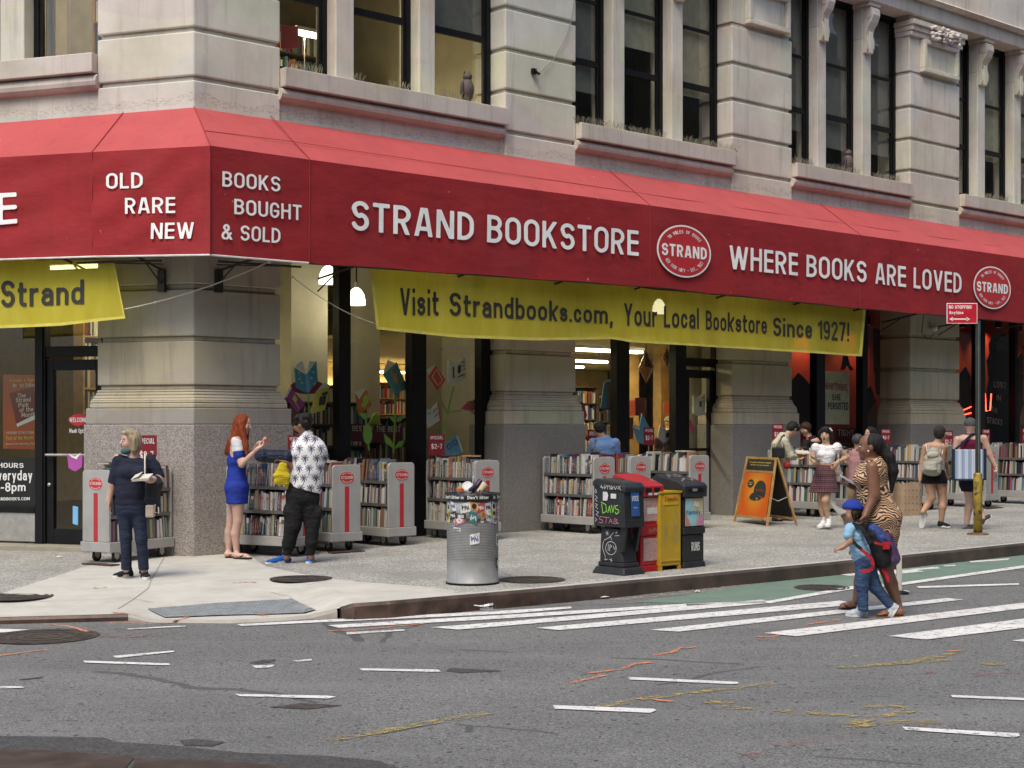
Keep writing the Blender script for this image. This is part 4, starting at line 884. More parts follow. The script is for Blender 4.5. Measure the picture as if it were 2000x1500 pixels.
def emblem(fr, d, cs, cz, rx, ry, parent, sgn=1, small=True, ring=WHITE_L, mats=None):
    mb = MB(); P = lambda k: (lambda x, y: fr(cs+sgn*x, d+k, cz+y))
    ellipse(mb, P(.018), rx, ry, 0); ellipse(mb, P(.021), rx*.94, ry*.94, 1)
    text_on(mb, "STRAND", lambda x, y: P(.024)((x-.5)*rx*1.66, (y-.5)*ry*.46), .03, 0)
    if small:
        for txt, top in (("18 MILES OF BOOKS", 1), ("NEW YORK CITY * EST. 1927", 0)):
            n = len(txt); span = 1.75 if top else 2.1
            for i, ch in enumerate(txt):
                if ch == " ": continue
                an = (i/(n-1)-.5)*span; r_ = .74
                w = span/n*.36
                def fn(x, y):
                    xx = (x-.5)*2*w; rr_ = r_+((y-.5)*.13 if top else -(y-.5)*.13); a = an+xx
                    return P(.024)(rx*rr_*math.sin(a), (1 if top else -1)*ry*rr_*math.cos(a))
                text_on(mb, ch, fn, .02, 0)
    return obj("emblem", mb, mats or [ring, EREDM], parent)
for (cu, cv, ru, rv, pp) in ((1334,491,53,51,vp[2]),(1936,562,36.5,41.5,vp[3])):
    a0, _ = FR.px(cu-ru, cv, PR_); a1, _ = FR.px(cu+ru, cv, PR_); cs, cz = FR.px(cu, cv, PR_); _, z1 = FR.px(cu, cv-rv, PR_)
    emblem(FR, PR_, (a0+a1)/2, cz, (a1-a0)/2, z1-cz, pp)
# ================================================================ YELLOW BANNERS AND THEIR ROPES
def banner_mat():
    m, nt, b = mat0("yellow mesh banner"); co = objco(nt)
    f = noise(nt, objco(nt, (2,2,.5)), 2, 5, .6); c = ramp(nt, f, [(.3, (.75,.64,.045)), (.7, (.88,.78,.09))])
    nt.links.new(c, b.inputs["Base Color"]); b.inputs["Roughness"].default_value = .8
    tl = node(nt, "BsdfTranslucent", {"Color": c}); tp = node(nt, "BsdfTransparent", {"Color": (1,.97,.75,1)})
    m1 = node(nt, "MixShader", {0: .45, 1: b.outputs[0], 2: tl.outputs[0]}); m2 = node(nt, "MixShader", {0: .14, 1: m1.outputs[0], 2: tp.outputs[0]})
    nt.links.new(m2.outputs[0], nt.nodes["Material Output"].inputs[0]); return m
YB = banner_mat(); BLT = M("banner ink", (.035,.032,.025), .7); HEM = M("yellow banner hem", (.66,.58,.10), .8)
def banner(fr, d, top, bot, label, texts, wob):
    def lin(L, t):
        x = L[0][0]+(L[-1][0]-L[0][0])*t
        for a, b in zip(L, L[1:]):
            if x <= b[0]+1e-6: k = (x-a[0])/(b[0]-a[0]); return x, a[1]+(b[1]-a[1])*k
        return L[-1]
    def pos(s_, z): return d+.025*math.sin(s_*1.7+.4)*wob+.012*math.sin(s_*4.1+z)*wob
    def f(u, v):
        ub, vb = lin(bot, u); ut, vt = lin(top, u); uu, vv = ub+(ut-ub)*v, vb+(vt-vb)*v
        s_, z = fr.px(uu, vv, d); return fr(s_, pos(s_, z), z)
    rt = root("banner", label, "banner", f(.5, 0), "yellow shop banners")
    mb = MB(); mb.grid(f, 60, 8); obj("cloth", mb, YB, rt, smooth=True)
    mb = MB(); n = 60
    for i in range(n):
        for v0, v1 in ((0,.045),): mb.quad(f(i/n,v0)+fr.n*.004, f((i+1)/n,v0)+fr.n*.004, f((i+1)/n,v1)+fr.n*.004, f(i/n,v1)+fr.n*.004)
    for u0, u1 in ((0,.006),(.994,1)): mb.quad(f(u0,.045)+fr.n*.004, f(u1,.045)+fr.n*.004, f(u1,1)+fr.n*.004, f(u0,1)+fr.n*.004)
    obj("hem", mb, HEM, rt)
    for t, q, bo in texts:
        mb = MB(); g = bil(*[Vector(fr.px(u, v, d)+(0,)) for u, v in q])
        text_words(t, lambda x, y: (lambda p: fr(p.x, pos(p.x, p.y)+.009, p.y))(g(x, y)), .017, BLT, rt)
banner(FR, .66, [(723,520),(1000,541),(1215,556),(1270,565),(1693,601)], [(737,643),(900,660),(1050,665),(1200,662),(1225,668),(1450,681),(1684,696)],
       "long yellow banner hung below the awning between the corner and the far pier",
       [("Visit",[(782,616),(857,617),(857,566),(782,562)],.0),("Strandbooks.com,",[(877,617),(1197,633),(1197,597),(877,571)],.0),("Your Local",[(1217,636),(1363,643),(1363,602),(1217,592)],.0),("Bookstore",[(1378,644),(1498,653),(1498,616),(1378,606)],.0),("Since 1927!",[(1510,656),(1659,667),(1659,630),(1510,620)],.0)], 1)
banner(FL, .45, [(-120,505),(0,508),(190,508),(225,512)], [(-120,648),(0,641),(120,636),(246,622)], "short yellow banner end hanging left of the corner pier with one rope tied corner",
       [("Strand",[(2,601),(166,594),(166,546),(2,548)],.0)], .6)
ROPE = M("off white rope", (.55,.52,.45), .9)
def rope(pts, label, r=.009):
    n = 14; a, b = Vector(pts[0]), Vector(pts[1]); sag = pts[2]
    P = [a.lerp(b, k/n)-Z*sag*4*(k/n)*(1-k/n) for k in range(n+1)]
    mb = MB(); mb.tube(P, r, 6); mb.ball(P[0], r*2.6, 5); mb.ball(P[int(n*.82)] if sag < .1 else P[-1], r*2, 5)
    solo("rope", label, "rope", mb, ROPE, smooth=True, group="banner ropes")
rope((FR.pt(526,511,.85), FL.pt(243,604,.45), .06), "off white rope from the awning edge across the corner pier to a yellow banner")
rope((FR.pt(572,541,.6), FR.pt(735,633,.66), .07), "thin rope slanting down past the first shop window to the long banner", .006)
# unseen blocks added across the street to shade the sky and fill the glass
OPP = root("added_opposite_building", "unseen brick building added across the street to shade the sky, mirrored in the glass", "building", (0,-16,0))
mb = MB(); W0 = Fr(Vector((.93,.36,0)).normalized(), Vector((-.36,.93,0)).normalized(), Vector((0,-16,0))); mb.box(W0, -45, 45, -6, 0, -1, 21); obj("wall", mb, M("brown brick", (.07,.058,.05), .9, 0, .25, .6), OPP)
mb = MB()
for i in range(18):
    for j in range(5): mb.box(W0, -43+i*5, -40.6+i*5, .002, .05, 1+j*4, 3.6+j*4)
obj("window_pane_pattern", mb, M("dark pane", (.04,.045,.05), .15), OPP)

OP2 = root("added_opposite_building", "unseen dark stone building added across the bike lane street to darken the far glass", "building", FR(20,23,0))  # also out of view, added to block bright sky mirrored in the glass
mb = MB(); mb.box(FR, -1, 75, 23, 29, -1, 19); obj("wall", mb, M("dark stone front", (.10,.09,.08), .9, 0, .25, .6), OP2)
mb = MB()
for i in range(15):
    for j in range(4): mb.box(FR, i*5, i*5+2.4, 22.95, 22.998, 1+j*4.4, 3.9+j*4.4)
obj("window_pane_pattern", mb, M("dark pane", (.04,.045,.05), .15), OP2)
# ================================================================ INSIDE THE SHOP, SEEN THROUGH THE GLASS
def rim(fr, u0, u1, d, z0, z1, th, nm, label, cat, mat, group=None, loc=None):
    mb = MB(); a0, _ = fr.px(u0, 700, d); a1, _ = fr.px(u1, 700, d); mb.box(fr, a0, a1, d-th, d, z0, z1); return solo(nm, label, cat, mb, mat, group=group)
for u0, u1, d, lab in ((569,640,-2.2,"wide cream column inside, behind the pendant lamp by the corner pier"),(694,742,-3.0,"cream column inside, behind the middle pane of the first shop window"),(828,874,-2.4,"cream column inside, marked with a red number one"),(884,934,-2.6,"grey cream column inside, beside the column with a red number")):
    rim(FR, u0, u1, d, .03, 4.58, .5, "column", lab, "column", CREAM, "columns inside the shop")
a, z1 = FR.px(865, 688, -2.39); mb = MB()
label_px(mb, "1", FR, -2.385, [(862,697),(872,697),(872,679),(862,678)], .03)
solo("number_sign", "red number one fixed to a cream column inside the shop", "sign", mb, M("red sign", (.42,.03,.025), .5))
WOOD = M("honey wood", (.40,.24,.08), .55, 0, .2, 5); DWOOD = M("dark wood shelf", (.12,.07,.035), .6, 0, .2, 5)
BOOKC = [(.42,.03,.03),(.55,.53,.48),(.03,.06,.16),(.06,.12,.09),(.50,.36,.08),(.03,.03,.035),(.60,.58,.54),(.12,.22,.34),(.30,.12,.05),(.07,.20,.24),(.45,.20,.06),(.22,.02,.05),(.66,.63,.55),(.16,.16,.17),(.30,.33,.20),(.48,.44,.36),(.015,.02,.03),(.10,.05,.13),(.55,.50,.40),(.62,.60,.58)]
def bookcol():
    m, nt, b = mat0("assorted book covers"); at = node(nt, "Attribute", attribute_name="cover")
    nt.links.new(at.outputs["Color"], b.inputs["Base Color"]); b.inputs["Roughness"].default_value = .5; return m
BKM = bookcol()
def book_mass(name, boxes, parent=None, label=None):     # boxes: (8 points, colour)
    mb = MB(); cl = []
    for p, c in boxes:
        k = len(mb.f); mb.box8(p); cl += [c]*(len(mb.f)-k)
    o = obj(name, mb, BKM, parent); me = o.data
    at = me.color_attributes.new("cover", 'FLOAT_COLOR', 'CORNER'); k = 0
    for pi, p in enumerate(me.polygons):
        for li in p.loop_indices: at.data[li].color = (*cl[pi], 1)
    return o
def bookcase(fr, a0, a1, d, z0, z1, rows, lab, wood=DWOOD, dep=.3, seed=1):
    rr = random.Random(seed); rt = root("bookcase", lab, "bookcase", fr((a0+a1)/2, d, z0), "bookcases inside the shop")
    mb = MB(); mb.box(fr, a0, a0+.03, d-dep, d, z0, z1); mb.box(fr, a1-.03, a1, d-dep, d, z0, z1); mb.box(fr, a0+.03, a1-.03, d-dep, d-dep+.02, z0, z1)
    hh = (z1-z0)/rows; bx = []
    for r in range(rows+1): mb.box(fr, a0+.03, a1-.03, d-dep+.02, d, z0+hh*r-.012+(.012 if r == 0 else 0), z0+hh*r+.012)
    for r in range(rows):
        x = a0+.05
        while x < a1-.08:
            w = rr.uniform(.02,.05); h_ = hh*rr.uniform(.6,.9); c = rr.choice(BOOKC)
            if rr.random() > .06: bx.append(([fr(x,d-dep+.03,z0+hh*r+.013),fr(x+w*.93,d-dep+.03,z0+hh*r+.013),fr(x+w*.93,d-.03,z0+hh*r+.013),fr(x,d-.03,z0+hh*r+.013)]+[fr(x,d-dep+.03,z0+hh*r+h_),fr(x+w*.93,d-dep+.03,z0+hh*r+h_),fr(x+w*.93,d-.03,z0+hh*r+h_),fr(x,d-.03,z0+hh*r+h_)], c))
            x += w
    obj("shelving", mb, wood, rt); b = book_mass("shelved_books", bx, rt); b["kind"] = "stuff"
    return rt
bookcase(FR, 1.7, 3.4, -3.6, .03, 2.3, 6, "dark bookcase at the back behind the first shop window pane", seed=3)
bookcase(FR, 3.5, 5.6, -3.9, .03, 2.3, 6, "dark bookcase at the back behind the teal paper book", seed=4)
bookcase(FR, .2, 1.6, -3.4, 1.8, 3.3, 4, "light wooden shelves up high just inside, near the corner pier", WOOD, seed=5)
bookcase(FR, 8.6, 10.6, -4.2, .03, 2.35, 7, "lit bookcase behind the pane with the man in blue shirt", seed=6)
bookcase(FR, 10.7, 13.4, -6.0, .03, 2.45, 7, "lit bookcase between the two honey wood posts", seed=7)
bookcase(FL, 1.4, 2.9, -2.2, .03, 3.0, 8, "tall dark bookcase seen through the black entrance door", seed=8)
for u0, u1, lab in ((1229,1248,"honey wood post inside, under the copper lantern"),(1291,1312,"honey wood post inside carrying an orange arrow sign")): rim(FR, u0, u1, -2.3, .03, 3.1, .2, "post", lab, "post", WOOD, "wood posts inside")
# lamps that are lit in the photograph
LAMPG = emit_mat("lit lamp shade", (1,.93,.78), 3.5); TUBE = emit_mat("lit fluorescent tube", (1,.90,.58), 8)
def pendant(u, v, d, r, lab, pw=5):
    s_, z = FR.px(u, v, d); p = FR(s_, d, z); rt = root("pendant_lamp", lab, "lamp", p, "pendant lamps in the shop")
    mb = MB(); mb.lathe([(r,-.10),(r*1.0,-.03),(r*.86,.06),(r*.55,.13),(r*.25,.16)], p, 24); obj("lamp_shade", mb, LAMPG, rt, smooth=True)
    mb = MB(); mb.tube([p+Z*.161, p+Z*(4.58-z)], .012, 6); obj("cord", mb, BLACK, rt)
    mb = MB(); mb.lathe([(r*.26,.165),(r*.2,.25)], p, 12); obj("cap", mb, STEEL, rt)
    l = bpy.data.objects.new("pendant_bulb", bpy.data.lights.new("pendant_bulb", 'POINT')); COL.objects.link(l); l.location = p-Z*.22; l.data.energy = pw; l.data.color = (1,.88,.66); l.data.shadow_soft_size = .1
pendant(641,541,-1.1,.135,"lit white glass pendant lamp nearest the corner pier"); pendant(696,583,-1.7,.135,"lit white glass pendant lamp just left of the long banner"); pendant(1287,602,-1.3,.12,"lit pendant lamp glowing through the long yellow banner", 6)
def tube_light(fr, a0, a1, d, z, lab, pw):
    rt = root("fluorescent_light", lab, "light fixture", fr((a0+a1)/2, d, z), "fluorescent lights in the shop")
    mb = MB(); mb.box(fr, a0, a1, d-.09, d+.09, z+.03, z+.08); obj("housing", mb, M("white housing", (.7,.7,.66), .5), rt)
    mb = MB()
    for k in (-.05, .05): mb.tube([fr(a0+.02, d+k, z), fr(a1-.02, d+k, z)], .022, 6)
    obj("tube_pattern", mb, TUBE, rt)
    mb = MB(); 
    for x in (a0+.2, a1-.2): mb.tube([fr(x, d, z+.081), fr(x, d, 4.59)], .008, 4)
    obj("hanger_rod", mb, STEEL, rt)
    if pw:
        l = bpy.data.objects.new("tube_glow", bpy.data.lights.new("tube_glow", 'AREA')); COL.objects.link(l); l.data.shape = 'RECTANGLE'; l.data.size = a1-a0; l.data.size_y = .2
        l.location = fr((a0+a1)/2, d, z-.05); l.rotation_euler = (0, 0, math.atan2(fr.e.y, fr.e.x)); l.data.energy = pw; l.data.color = (1,.86,.56)
for a0, a1, d, z, lab, pw in ((7.3,10.2,-1.8,2.95,"lit fluorescent strip nearest the glass beside the second pier",50),(9.0,12.6,-5.0,2.94,"lit fluorescent strip, second row back behind the copper lantern",70),(10.0,12.4,-7.2,2.94,"lit fluorescent strip, third row back deep in the shop",70),(12.6,14.2,-7.3,2.94,"short lit fluorescent strip, third row back beyond the posts",40),(11.5,15.0,-13.0,2.95,"lit fluorescent strip, last row at the very back of the shop",150),(15.4,18.0,-13.0,2.95,"lit fluorescent strip at the back, half hidden by the side door frame",90),(.2,1.75,-2.1,3.42,"lit fluorescent strip beside the corner pier, over high shelves",5),(3.6,6.0,-6.6,3.4,"lit fluorescent strip at the back of the first window bay",5)):
    tube_light(FR, a0, a1, d, z, lab, pw)
tube_light(FL, 1.9, 3.4, -1.6, 3.9, "lit fluorescent strip inside the side street entrance", 8)
tube_light(FR, .9, 2.6, -2.6, 8.3, "lit ceiling fixture in the upper room at the corner", 30); tube_light(FR, 3.0, 4.0, -2.2, 7.55, "small lit fixture behind the middle upper window", 25)
tube_light(FL, 1.6, 3.2, -1.6, 9.0, "lit ceiling fixture in the upper room on the side street", 50)
# copper lanterns hung in the second window
COPPER = M("punched copper", (.22,.10,.04), .35, .8, .5, 30, .6, 30)
for (u, v, w, h, lab) in ((1262,718,16,29,"large diamond shaped copper lantern hanging behind the glass"),(1303,699,10,17,"small copper lantern hanging beside the larger diamond one")):
    s_, z = FR.px(u, v, -.9); p = FR(s_, -.9, z); r = w/3000*26.5; hh = h/3000*26.5
    rt = root("lantern", lab, "lantern", p, "copper lanterns"); mb = MB(); mb.lathe([(.01,-hh),(r*.6,-hh*.4),(r,.0),(r*.55,hh*.55),(.02,hh)], p, 7); obj("shade", mb, COPPER, rt)
    mb = MB(); mb.tube([p+Z*hh, p+Z*(4.58-z)], .006, 5); obj("cord", mb, BLACK, rt)
# paper books and flowers in the windows
PAPER = {k: M("paper "+k, [min(.8, x*1.5) for x in c], .7, 0, .06, 8) for k, c in dict(blue=(.05,.22,.34), teal=(.07,.25,.27), purple=(.26,.05,.22), yellow=(.48,.42,.07), orange=(.40,.12,.03), red=(.48,.07,.04), white=(.58,.57,.52), pink=(.52,.07,.16), green=(.19,.36,.07), dark=(.05,.04,.03), skin=(.45,.24,.14), sky=(.12,.30,.48), maroon=(.20,.02,.03), lime=(.30,.42,.05)).items()}
PK = list(PAPER)
def cutout(lab, polys, fr=FR, d=-.62, th=.012, group="paper books in the shop window", name="paper_book", cat="paper cutout"):
    rt = None
    for i, (nm, pts, c) in enumerate(polys):
        mb = MB(); P = [fr.pt(u, v, d) for u, v in pts]; off = fr.n*(.004*i)
        if rt is None:
            cz = sum(P, Vector())/len(P); rt = root(name, lab, cat, cz, group)
            mb.prism([p-fr.n*th for p in P], fr.n*th)
        else: mb.prism([p+off-fr.n*.003 for p in P], fr.n*.003)
        obj(nm, mb, PAPER[c], rt)
    return rt
def el(cu, cv, ru, rv, n=16, a=0): return [(cu+ru*math.cos(2*math.pi*k/n)*math.cos(a)-rv*math.sin(2*math.pi*k/n)*math.sin(a), cv+ru*math.cos(2*math.pi*k/n)*math.sin(a)+rv*math.sin(2*math.pi*k/n)*math.cos(a)) for k in range(n)]
def ln(pts, w):
    L, Rr = [], []
    for i, p in enumerate(pts):
        a, b = pts[max(i-1,0)], pts[min(i+1,len(pts)-1)]; t = Vector((b[0]-a[0], b[1]-a[1])).normalized(); L.append((p[0]-t.y*w/2, p[1]+t.x*w/2)); Rr.append((p[0]+t.y*w/2, p[1]-t.x*w/2))
    return L+Rr[::-1]
star = lambda u, v, r: [(u+r*(1 if k%2 else .4)*math.sin(k*math.pi/5), v+r*(1 if k%2 else .4)*math.cos(k*math.pi/5)) for k in range(10)]
cutout("blue open paper book with yellow stars, standing over the palm shirt man", [("cover",[(575,718),(598,732),(618,705),(621,745),(602,767),(594,766),(579,757)],"blue"),("page",[(576,715),(590,703),(597,729)],"white"),("page",[(599,729),(603,704),(615,707)],"white"),("spine",[(594,730),(602,730),(605,764),(597,766)],"sky")]+[("star_motif",star(u,v,3),"yellow") for u, v in ((583,728),(588,748),(610,727),(612,750),(606,738),(582,740))]+[("stem",ln([(599,767),(600,806),(602,860)],2.5),"green")])
cutout("purple paper book with a gold tulip, leaning beside the corner pier", [("cover",[(566,756),(596,789),(582,806),(557,777)],"purple"),("page",[(566,755),(570,757),(560,776),(557,776)],"white"),("tulip_motif",[(570,779),(575,770),(580,780),(577,787)],"yellow"),("stem_motif",ln([(576,786),(583,799)],1.5),"yellow")])
cutout("yellow paper book with brown cat shapes, right of the starry one", [("cover",[(617,765),(645,752),(635,800),(611,808),(608,803)],"yellow"),("page",[(618,764),(632,748),(644,752)],"white"),("cat_motif",[(624,775),(637,772),(634,790),(622,792)],"dark"),("cat_motif",[(628,768),(640,764),(639,770),(629,773)],"dark")])
cutout("dark red rounded paper shape behind the starry book", [("shape",el(601,756,34,14),"maroon")], d=-.70)
cutout("orange paper book with a green clover on a leafy stem", [("cover",[(694,770),(716,762),(726,792),(701,812)],"orange"),("page",[(693,766),(706,760),(714,760),(701,780)],"white"),("clover_motif",el(714,780,6,9),"lime"),("clover_motif",el(710,791,5,5),"lime"),("stem",ln([(713,806),(714,840),(720,880)],3),"green"),("leaf",[(713,822),(699,808),(710,806),(716,815)],"green"),("leaf",[(714,822),(728,804),(722,815)],"green"),("leaf",el(716,848,9,20),"green")])
cutout("teal paper book with a diving figure, on a tall stem with four leaves", [("cover",[(748,730),(775,707),(797,759),(771,769)],"teal"),("page",[(748,728),(757,703),(772,710),(753,727)],"white"),("figure_motif",el(772,738,5,11,12,-.2),"skin"),("arm_motif",ln([(765,733),(762,722),(770,716)],2),"skin"),("arm_motif",ln([(778,752),(784,746),(787,736)],2),"skin"),("stem",ln([(771,770),(770,820),(767,885)],3),"green"),("leaf",[(769,828),(756,812),(765,814),(770,823)],"green"),("leaf",[(771,826),(776,814),(788,811),(781,822)],"green"),("leaf",[(766,876),(750,865),(747,846),(760,858),(767,870)],"green"),("leaf",[(768,876),(775,863),(789,858),(784,871)],"green")])
cutout("red diamond shaped paper book at the top of a green stem", [("cover",[(836,735),(851,713),(870,742),(855,763)],"red"),("page",[(833,722),(850,712),(838,733)],"white"),("frame_motif",ln([(843,736),(852,722),(864,742),(855,753),(843,736)],1.5),"white"),("stem",ln([(857,763),(862,785),(872,806)],3),"green")])
cutout("tall white open paper book beside the red diamond one", [("cover",[(875,703),(888,710),(909,697),(911,738),(890,753),(875,748)],"white"),("picture_motif",[(894,715),(900,712),(900,727),(894,730)],"dark"),("line_motif",ln([(902,709),(907,706)],1.2),"dark"),("line_motif",ln([(902,716),(907,713)],1.2),"dark"),("line_motif",ln([(902,723),(908,720)],1.2),"dark"),("line_motif",ln([(893,737),(907,730)],1.2),"dark"),("title_motif",ln([(884,717),(885,738)],2),"dark"),("stem",ln([(884,754),(873,800),(862,848)],3.2),"green")])
cutout("small white open paper book low in the window with red cover edge", [("cover",[(829,797),(842,800),(854,786),(860,820),(836,836)],"white"),("edge",[(854,786),(856,786),(861,819),(859,822)],"red"),("line_motif",ln([(834,808),(841,807)],1.2),"dark"),("line_motif",ln([(845,806),(853,797)],1.2),"dark"),("line_motif",ln([(847,815),(855,806)],1.2),"dark")])
cutout("pink paper book with a round face, lying on a side stem", [("cover",[(900,799),(914,784),(946,777),(942,788),(922,803)],"pink"),("page",[(902,803),(921,805),(945,789),(946,794),(923,809)],"white"),("face_motif",el(924,790,6,7),"skin"),("hair_motif",el(930,783,6,4),"maroon"),("stem",ln([(899,802),(884,803),(873,806)],3),"green")])
cutout("light blue paper book with a bicycle drawing, beside a price sign", [("cover",[(868,868),(890,849),(903,884),(882,890),(870,886)],"sky"),("page",[(890,849),(895,853),(905,883),(902,885)],"white"),("wheel_motif",ln(el(877,872,4,5)+[(881,872)],1),"dark"),("wheel_motif",ln(el(888,864,4,5)+[(892,864)],1),"dark")])
cutout("blue paper book with a brown face, standing in the pane behind the blue shirt man", [("cover",[(1180,747),(1200,745),(1200,798),(1173,798)],"sky"),("page",[(1181,745),(1190,741),(1200,743),(1200,746)],"white"),("face_motif",el(1194,771,9,22),"skin")])
cutout("purple paper book peeping out past the second pier", [("cover",[(1128,788),(1137,782),(1147,812),(1141,820)],"purple"),("page",[(1118,773),(1134,771),(1137,782),(1126,793)],"white")])
cutout("bright blue open paper book in front of the honey posts", [("cover",[(1236,832),(1248,836),(1254,807),(1268,834),(1256,868),(1244,862)],"sky"),("page",[(1236,828),(1248,833),(1250,840),(1240,838)],"white")])
cutout("white open paper book with purple cover, low by the side door", [("cover",[(1284,855),(1289,831),(1302,840),(1313,836),(1310,858),(1296,866)],"white"),("edge",[(1284,855),(1296,866),(1310,858),(1309,868),(1294,870)],"purple"),("picture_motif",[(1300,846),(1306,844),(1306,853),(1300,855)],"dark")])
cutout("white open paper book stuck inside the side door glass", [("cover",[(1354,773),(1363,776),(1377,769),(1377,810),(1364,813),(1354,808)],"white"),("picture_motif",[(1366,784),(1370,783),(1370,794),(1366,795)],"dark"),("line_motif",ln([(1371,778),(1376,776)],1.2),"dark"),("line_motif",ln([(1371,785),(1376,783)],1.2),"dark")], d=-.52)
cutout("small blue paper book with yellow drawing, at the edge of the side door glass", [("cover",[(1381,818),(1390,811),(1386,842),(1375,850)],"blue"),("motif",[(1381,826),(1386,824),(1384,838),(1379,840)],"yellow")], d=-.52)
cutout("small pink paper book low in the side door glass", [("cover",[(1343,826),(1347,818),(1357,836),(1351,845)],"pink"),("page",[(1340,818),(1347,818),(1343,826)],"white")], d=-.52)
cutout("yellow green paper hat shape above the maroon shelf sign", [("shape",[(720,829),(728,812),(735,806),(742,818),(743,829)],"lime")], d=-1.1, name="paper_shape")
# signs in the windows
def sign(fr, d, quad, mat, texts, lab, name="poster", cat="poster", group=None, th=.012, tm=None):
    P = [fr.pt(u, v, d) for u, v in quad]; rt = root(name, lab, cat, sum(P, Vector())/4, group)
    mb = MB(); mb.prism([p-fr.n*th for p in P], fr.n*th); obj("board", mb, mat, rt)
    for t, q, bo, m_ in texts: text_words(t, bil(*[fr.pt(u, v, d+.004) for u, v in q]), bo, m_, rt)
    return rt
PALE = M("pale sign lettering", (.62,.58,.52), .6); REDL = M("red sign lettering", (.48,.05,.03), .6); YELL = M("yellow sign lettering", (.62,.50,.10), .6); BLKL = M("black sign lettering", (.02,.02,.02), .6)
sign(FR, -1.0, [(685,862),(785,866),(785,832),(685,828)], M("maroon sign", (.13,.015,.035), .6), [("BEST OF THE BEST",[(688,842),(782,844),(782,833),(688,831)],.01,PALE)], "maroon shelf sign reading best of the best behind two stems", "shelf_sign", "sign")
sign(FR, -1.5, [(1633,872),(1690,874),(1690,838),(1633,836)], M("maroon cloth sign", (.14,.015,.02), .7), [("TIGHT",[(1636,851),(1668,853),(1668,840),(1636,838)],.01,PALE)], "maroon sign low behind the woman with open mouth", "window_sign", "sign")
sign(FR, -.75, [(1608,828),(1659,829),(1659,727),(1608,725)], M("cream poster board", (.78,.75,.56), .7), [("Nevertheless,",[(1610,760),(1656,764),(1656,744),(1610,741)],.0,REDL),("SHE",[(1625,782),(1642,782),(1642,770),(1625,770)],.02,BLKL),("PERSISTED",[(1617,799),(1657,801),(1657,786),(1617,786)],.03,BLKL)], "cream poster with red and black hand lettering in the red window")
ps = sign(FL, -.75, [(76,878),(6,876),(6,731),(76,733)][::-1], M("orange poster print", (.42,.085,.02), .5), [], "orange poster with a dark red book in the side street window", "poster")
for t, q, bo, mm in (("Includes a Signed",[(19,746),(73,745),(73,738),(19,739)],.0,YELL),("New 1st Edition!",[(25,756),(72,755),(72,748),(25,749)],.0,PALE),("The",[(34,777),(50,776),(50,767),(34,768)],.01,PALE),("Strand",[(31,786),(60,784),(60,775),(31,777)],.01,PALE),("Pick",[(36,796),(56,794),(56,785),(36,787)],.01,PALE),("of the",[(38,805),(65,803),(65,794),(38,796)],.01,PALE),("Month",[(42,815),(70,813),(70,804),(42,806)],.01,PALE),("SUBSCRIBE TO THE STRAND",[(12,848),(66,847),(66,842),(12,843)],.0,PALE),("Pick of the Month",[(12,860),(65,858),(65,851),(12,852)],.0,YELL),("Choose from Mystery, Fiction",[(11,869),(74,868),(74,864),(11,865)],.0,PALE)):
    mb = MB(); label_px(mb, t, FL, -.738, q, bo); obj("lettering", mb, mm, ps)
mb = MB(); mb.add([FL.pt(u, v, -.744) for u, v in [(18,768),(64,756),(76,806),(32,828)]], [(0,1,2,3)]); obj("book_cover_print", mb, M("dark red print", (.16,.012,.012), .5), ps)
mb = MB(); mb.add([FL.pt(u, v, -.742) for u, v in [(32,828),(76,806),(76,816),(34,834)]], [(0,1,2,3)]); obj("book_page_print", mb, PAPER["white"], ps)
for (q, lab) in (([(1229,812),(1240,812),(1240,782),(1229,782)],"narrow orange sign on the honey post under the lantern"),([(1297,808),(1308,808),(1308,784),(1297,784)],"orange sign with a white loop on the second honey post"),([(1241,812),(1263,812),(1263,777),(1241,777)],"dark red sign hanging between the honey posts"),([(1224,858),(1237,858),(1237,815),(1224,815)],"dark red sign at the edge of the shop pane beside the black mullion")):
    sign(FR, -1.9 if "post" in lab and "between" not in lab else -1.2, q, M("orange red sign", (.42,.06,.02), .6) if "orange" in lab else M("dark red sign", (.15,.012,.015), .6), [], lab, "shop_sign", "sign", "signs inside the second window")
mb = MB(); c_ = ln(el(1302.5,793,4,6,14)[10:]+el(1302.5,793,4,6,14)[:7],1.6); mb.add([FR.pt(u, v, -1.885) for u, v in c_], [tuple(range(len(c_)))])
# the red lit display windows
ORW = M("orange red display wall", (.26,.024,.009), .7, 0, .25, 1.5); BLKC = M("black display card", (.012,.011,.011), .6); MARC = M("dark red display card", (.16,.012,.012), .7)
rt = root("display_backing", "orange red backing wall lit from above in the far shop windows", "display wall", FR(15,-1.9,0))
mb = MB(); mb.box(FR, 11.5, 28, -2.0, -1.9, .03, 4.58); obj("panel", mb, ORW, rt)
def card(lab, pts, d, mat=BLKC, texts=()):
    P = [FR.pt(u, v, d) for u, v in pts]; rt = root("display_cutout", lab, "display figure", sum(P, Vector())/len(P), "cutout figures in the red windows"); mb = MB(); mb.prism([p-nR*.02 for p in P], nR*.02); obj("board", mb, mat, rt)
    for t, q in texts:
        mb = MB(); label_px(mb, t, FR, d+.004, q, .01); obj("lettering", mb, M("bright card lettering", (.85,.82,.75), .6), rt)
card("black round shouldered cutout beside the third pier with a fan of red lines", [(1546,835),(1546,745),(1560,728),(1575,742),(1588,760),(1588,840)], -1.4)
card("black leg shaped cutout hanging over the hand lettered poster", [(1648,695),(1656,695),(1660,712),(1668,722),(1662,724),(1655,712),(1650,722),(1643,723),(1645,712)], -1.2)
card("hanging dark figure card under the lamp beside the fourth pier", [(1706,640),(1738,650),(1738,690),(1726,735),(1722,775),(1712,770),(1708,715)], -1.3)
card("black fan backed cutout low beside the fourth pier", [(1688,870),(1688,765),(1700,752),(1712,785),(1716,870)], -1.35)
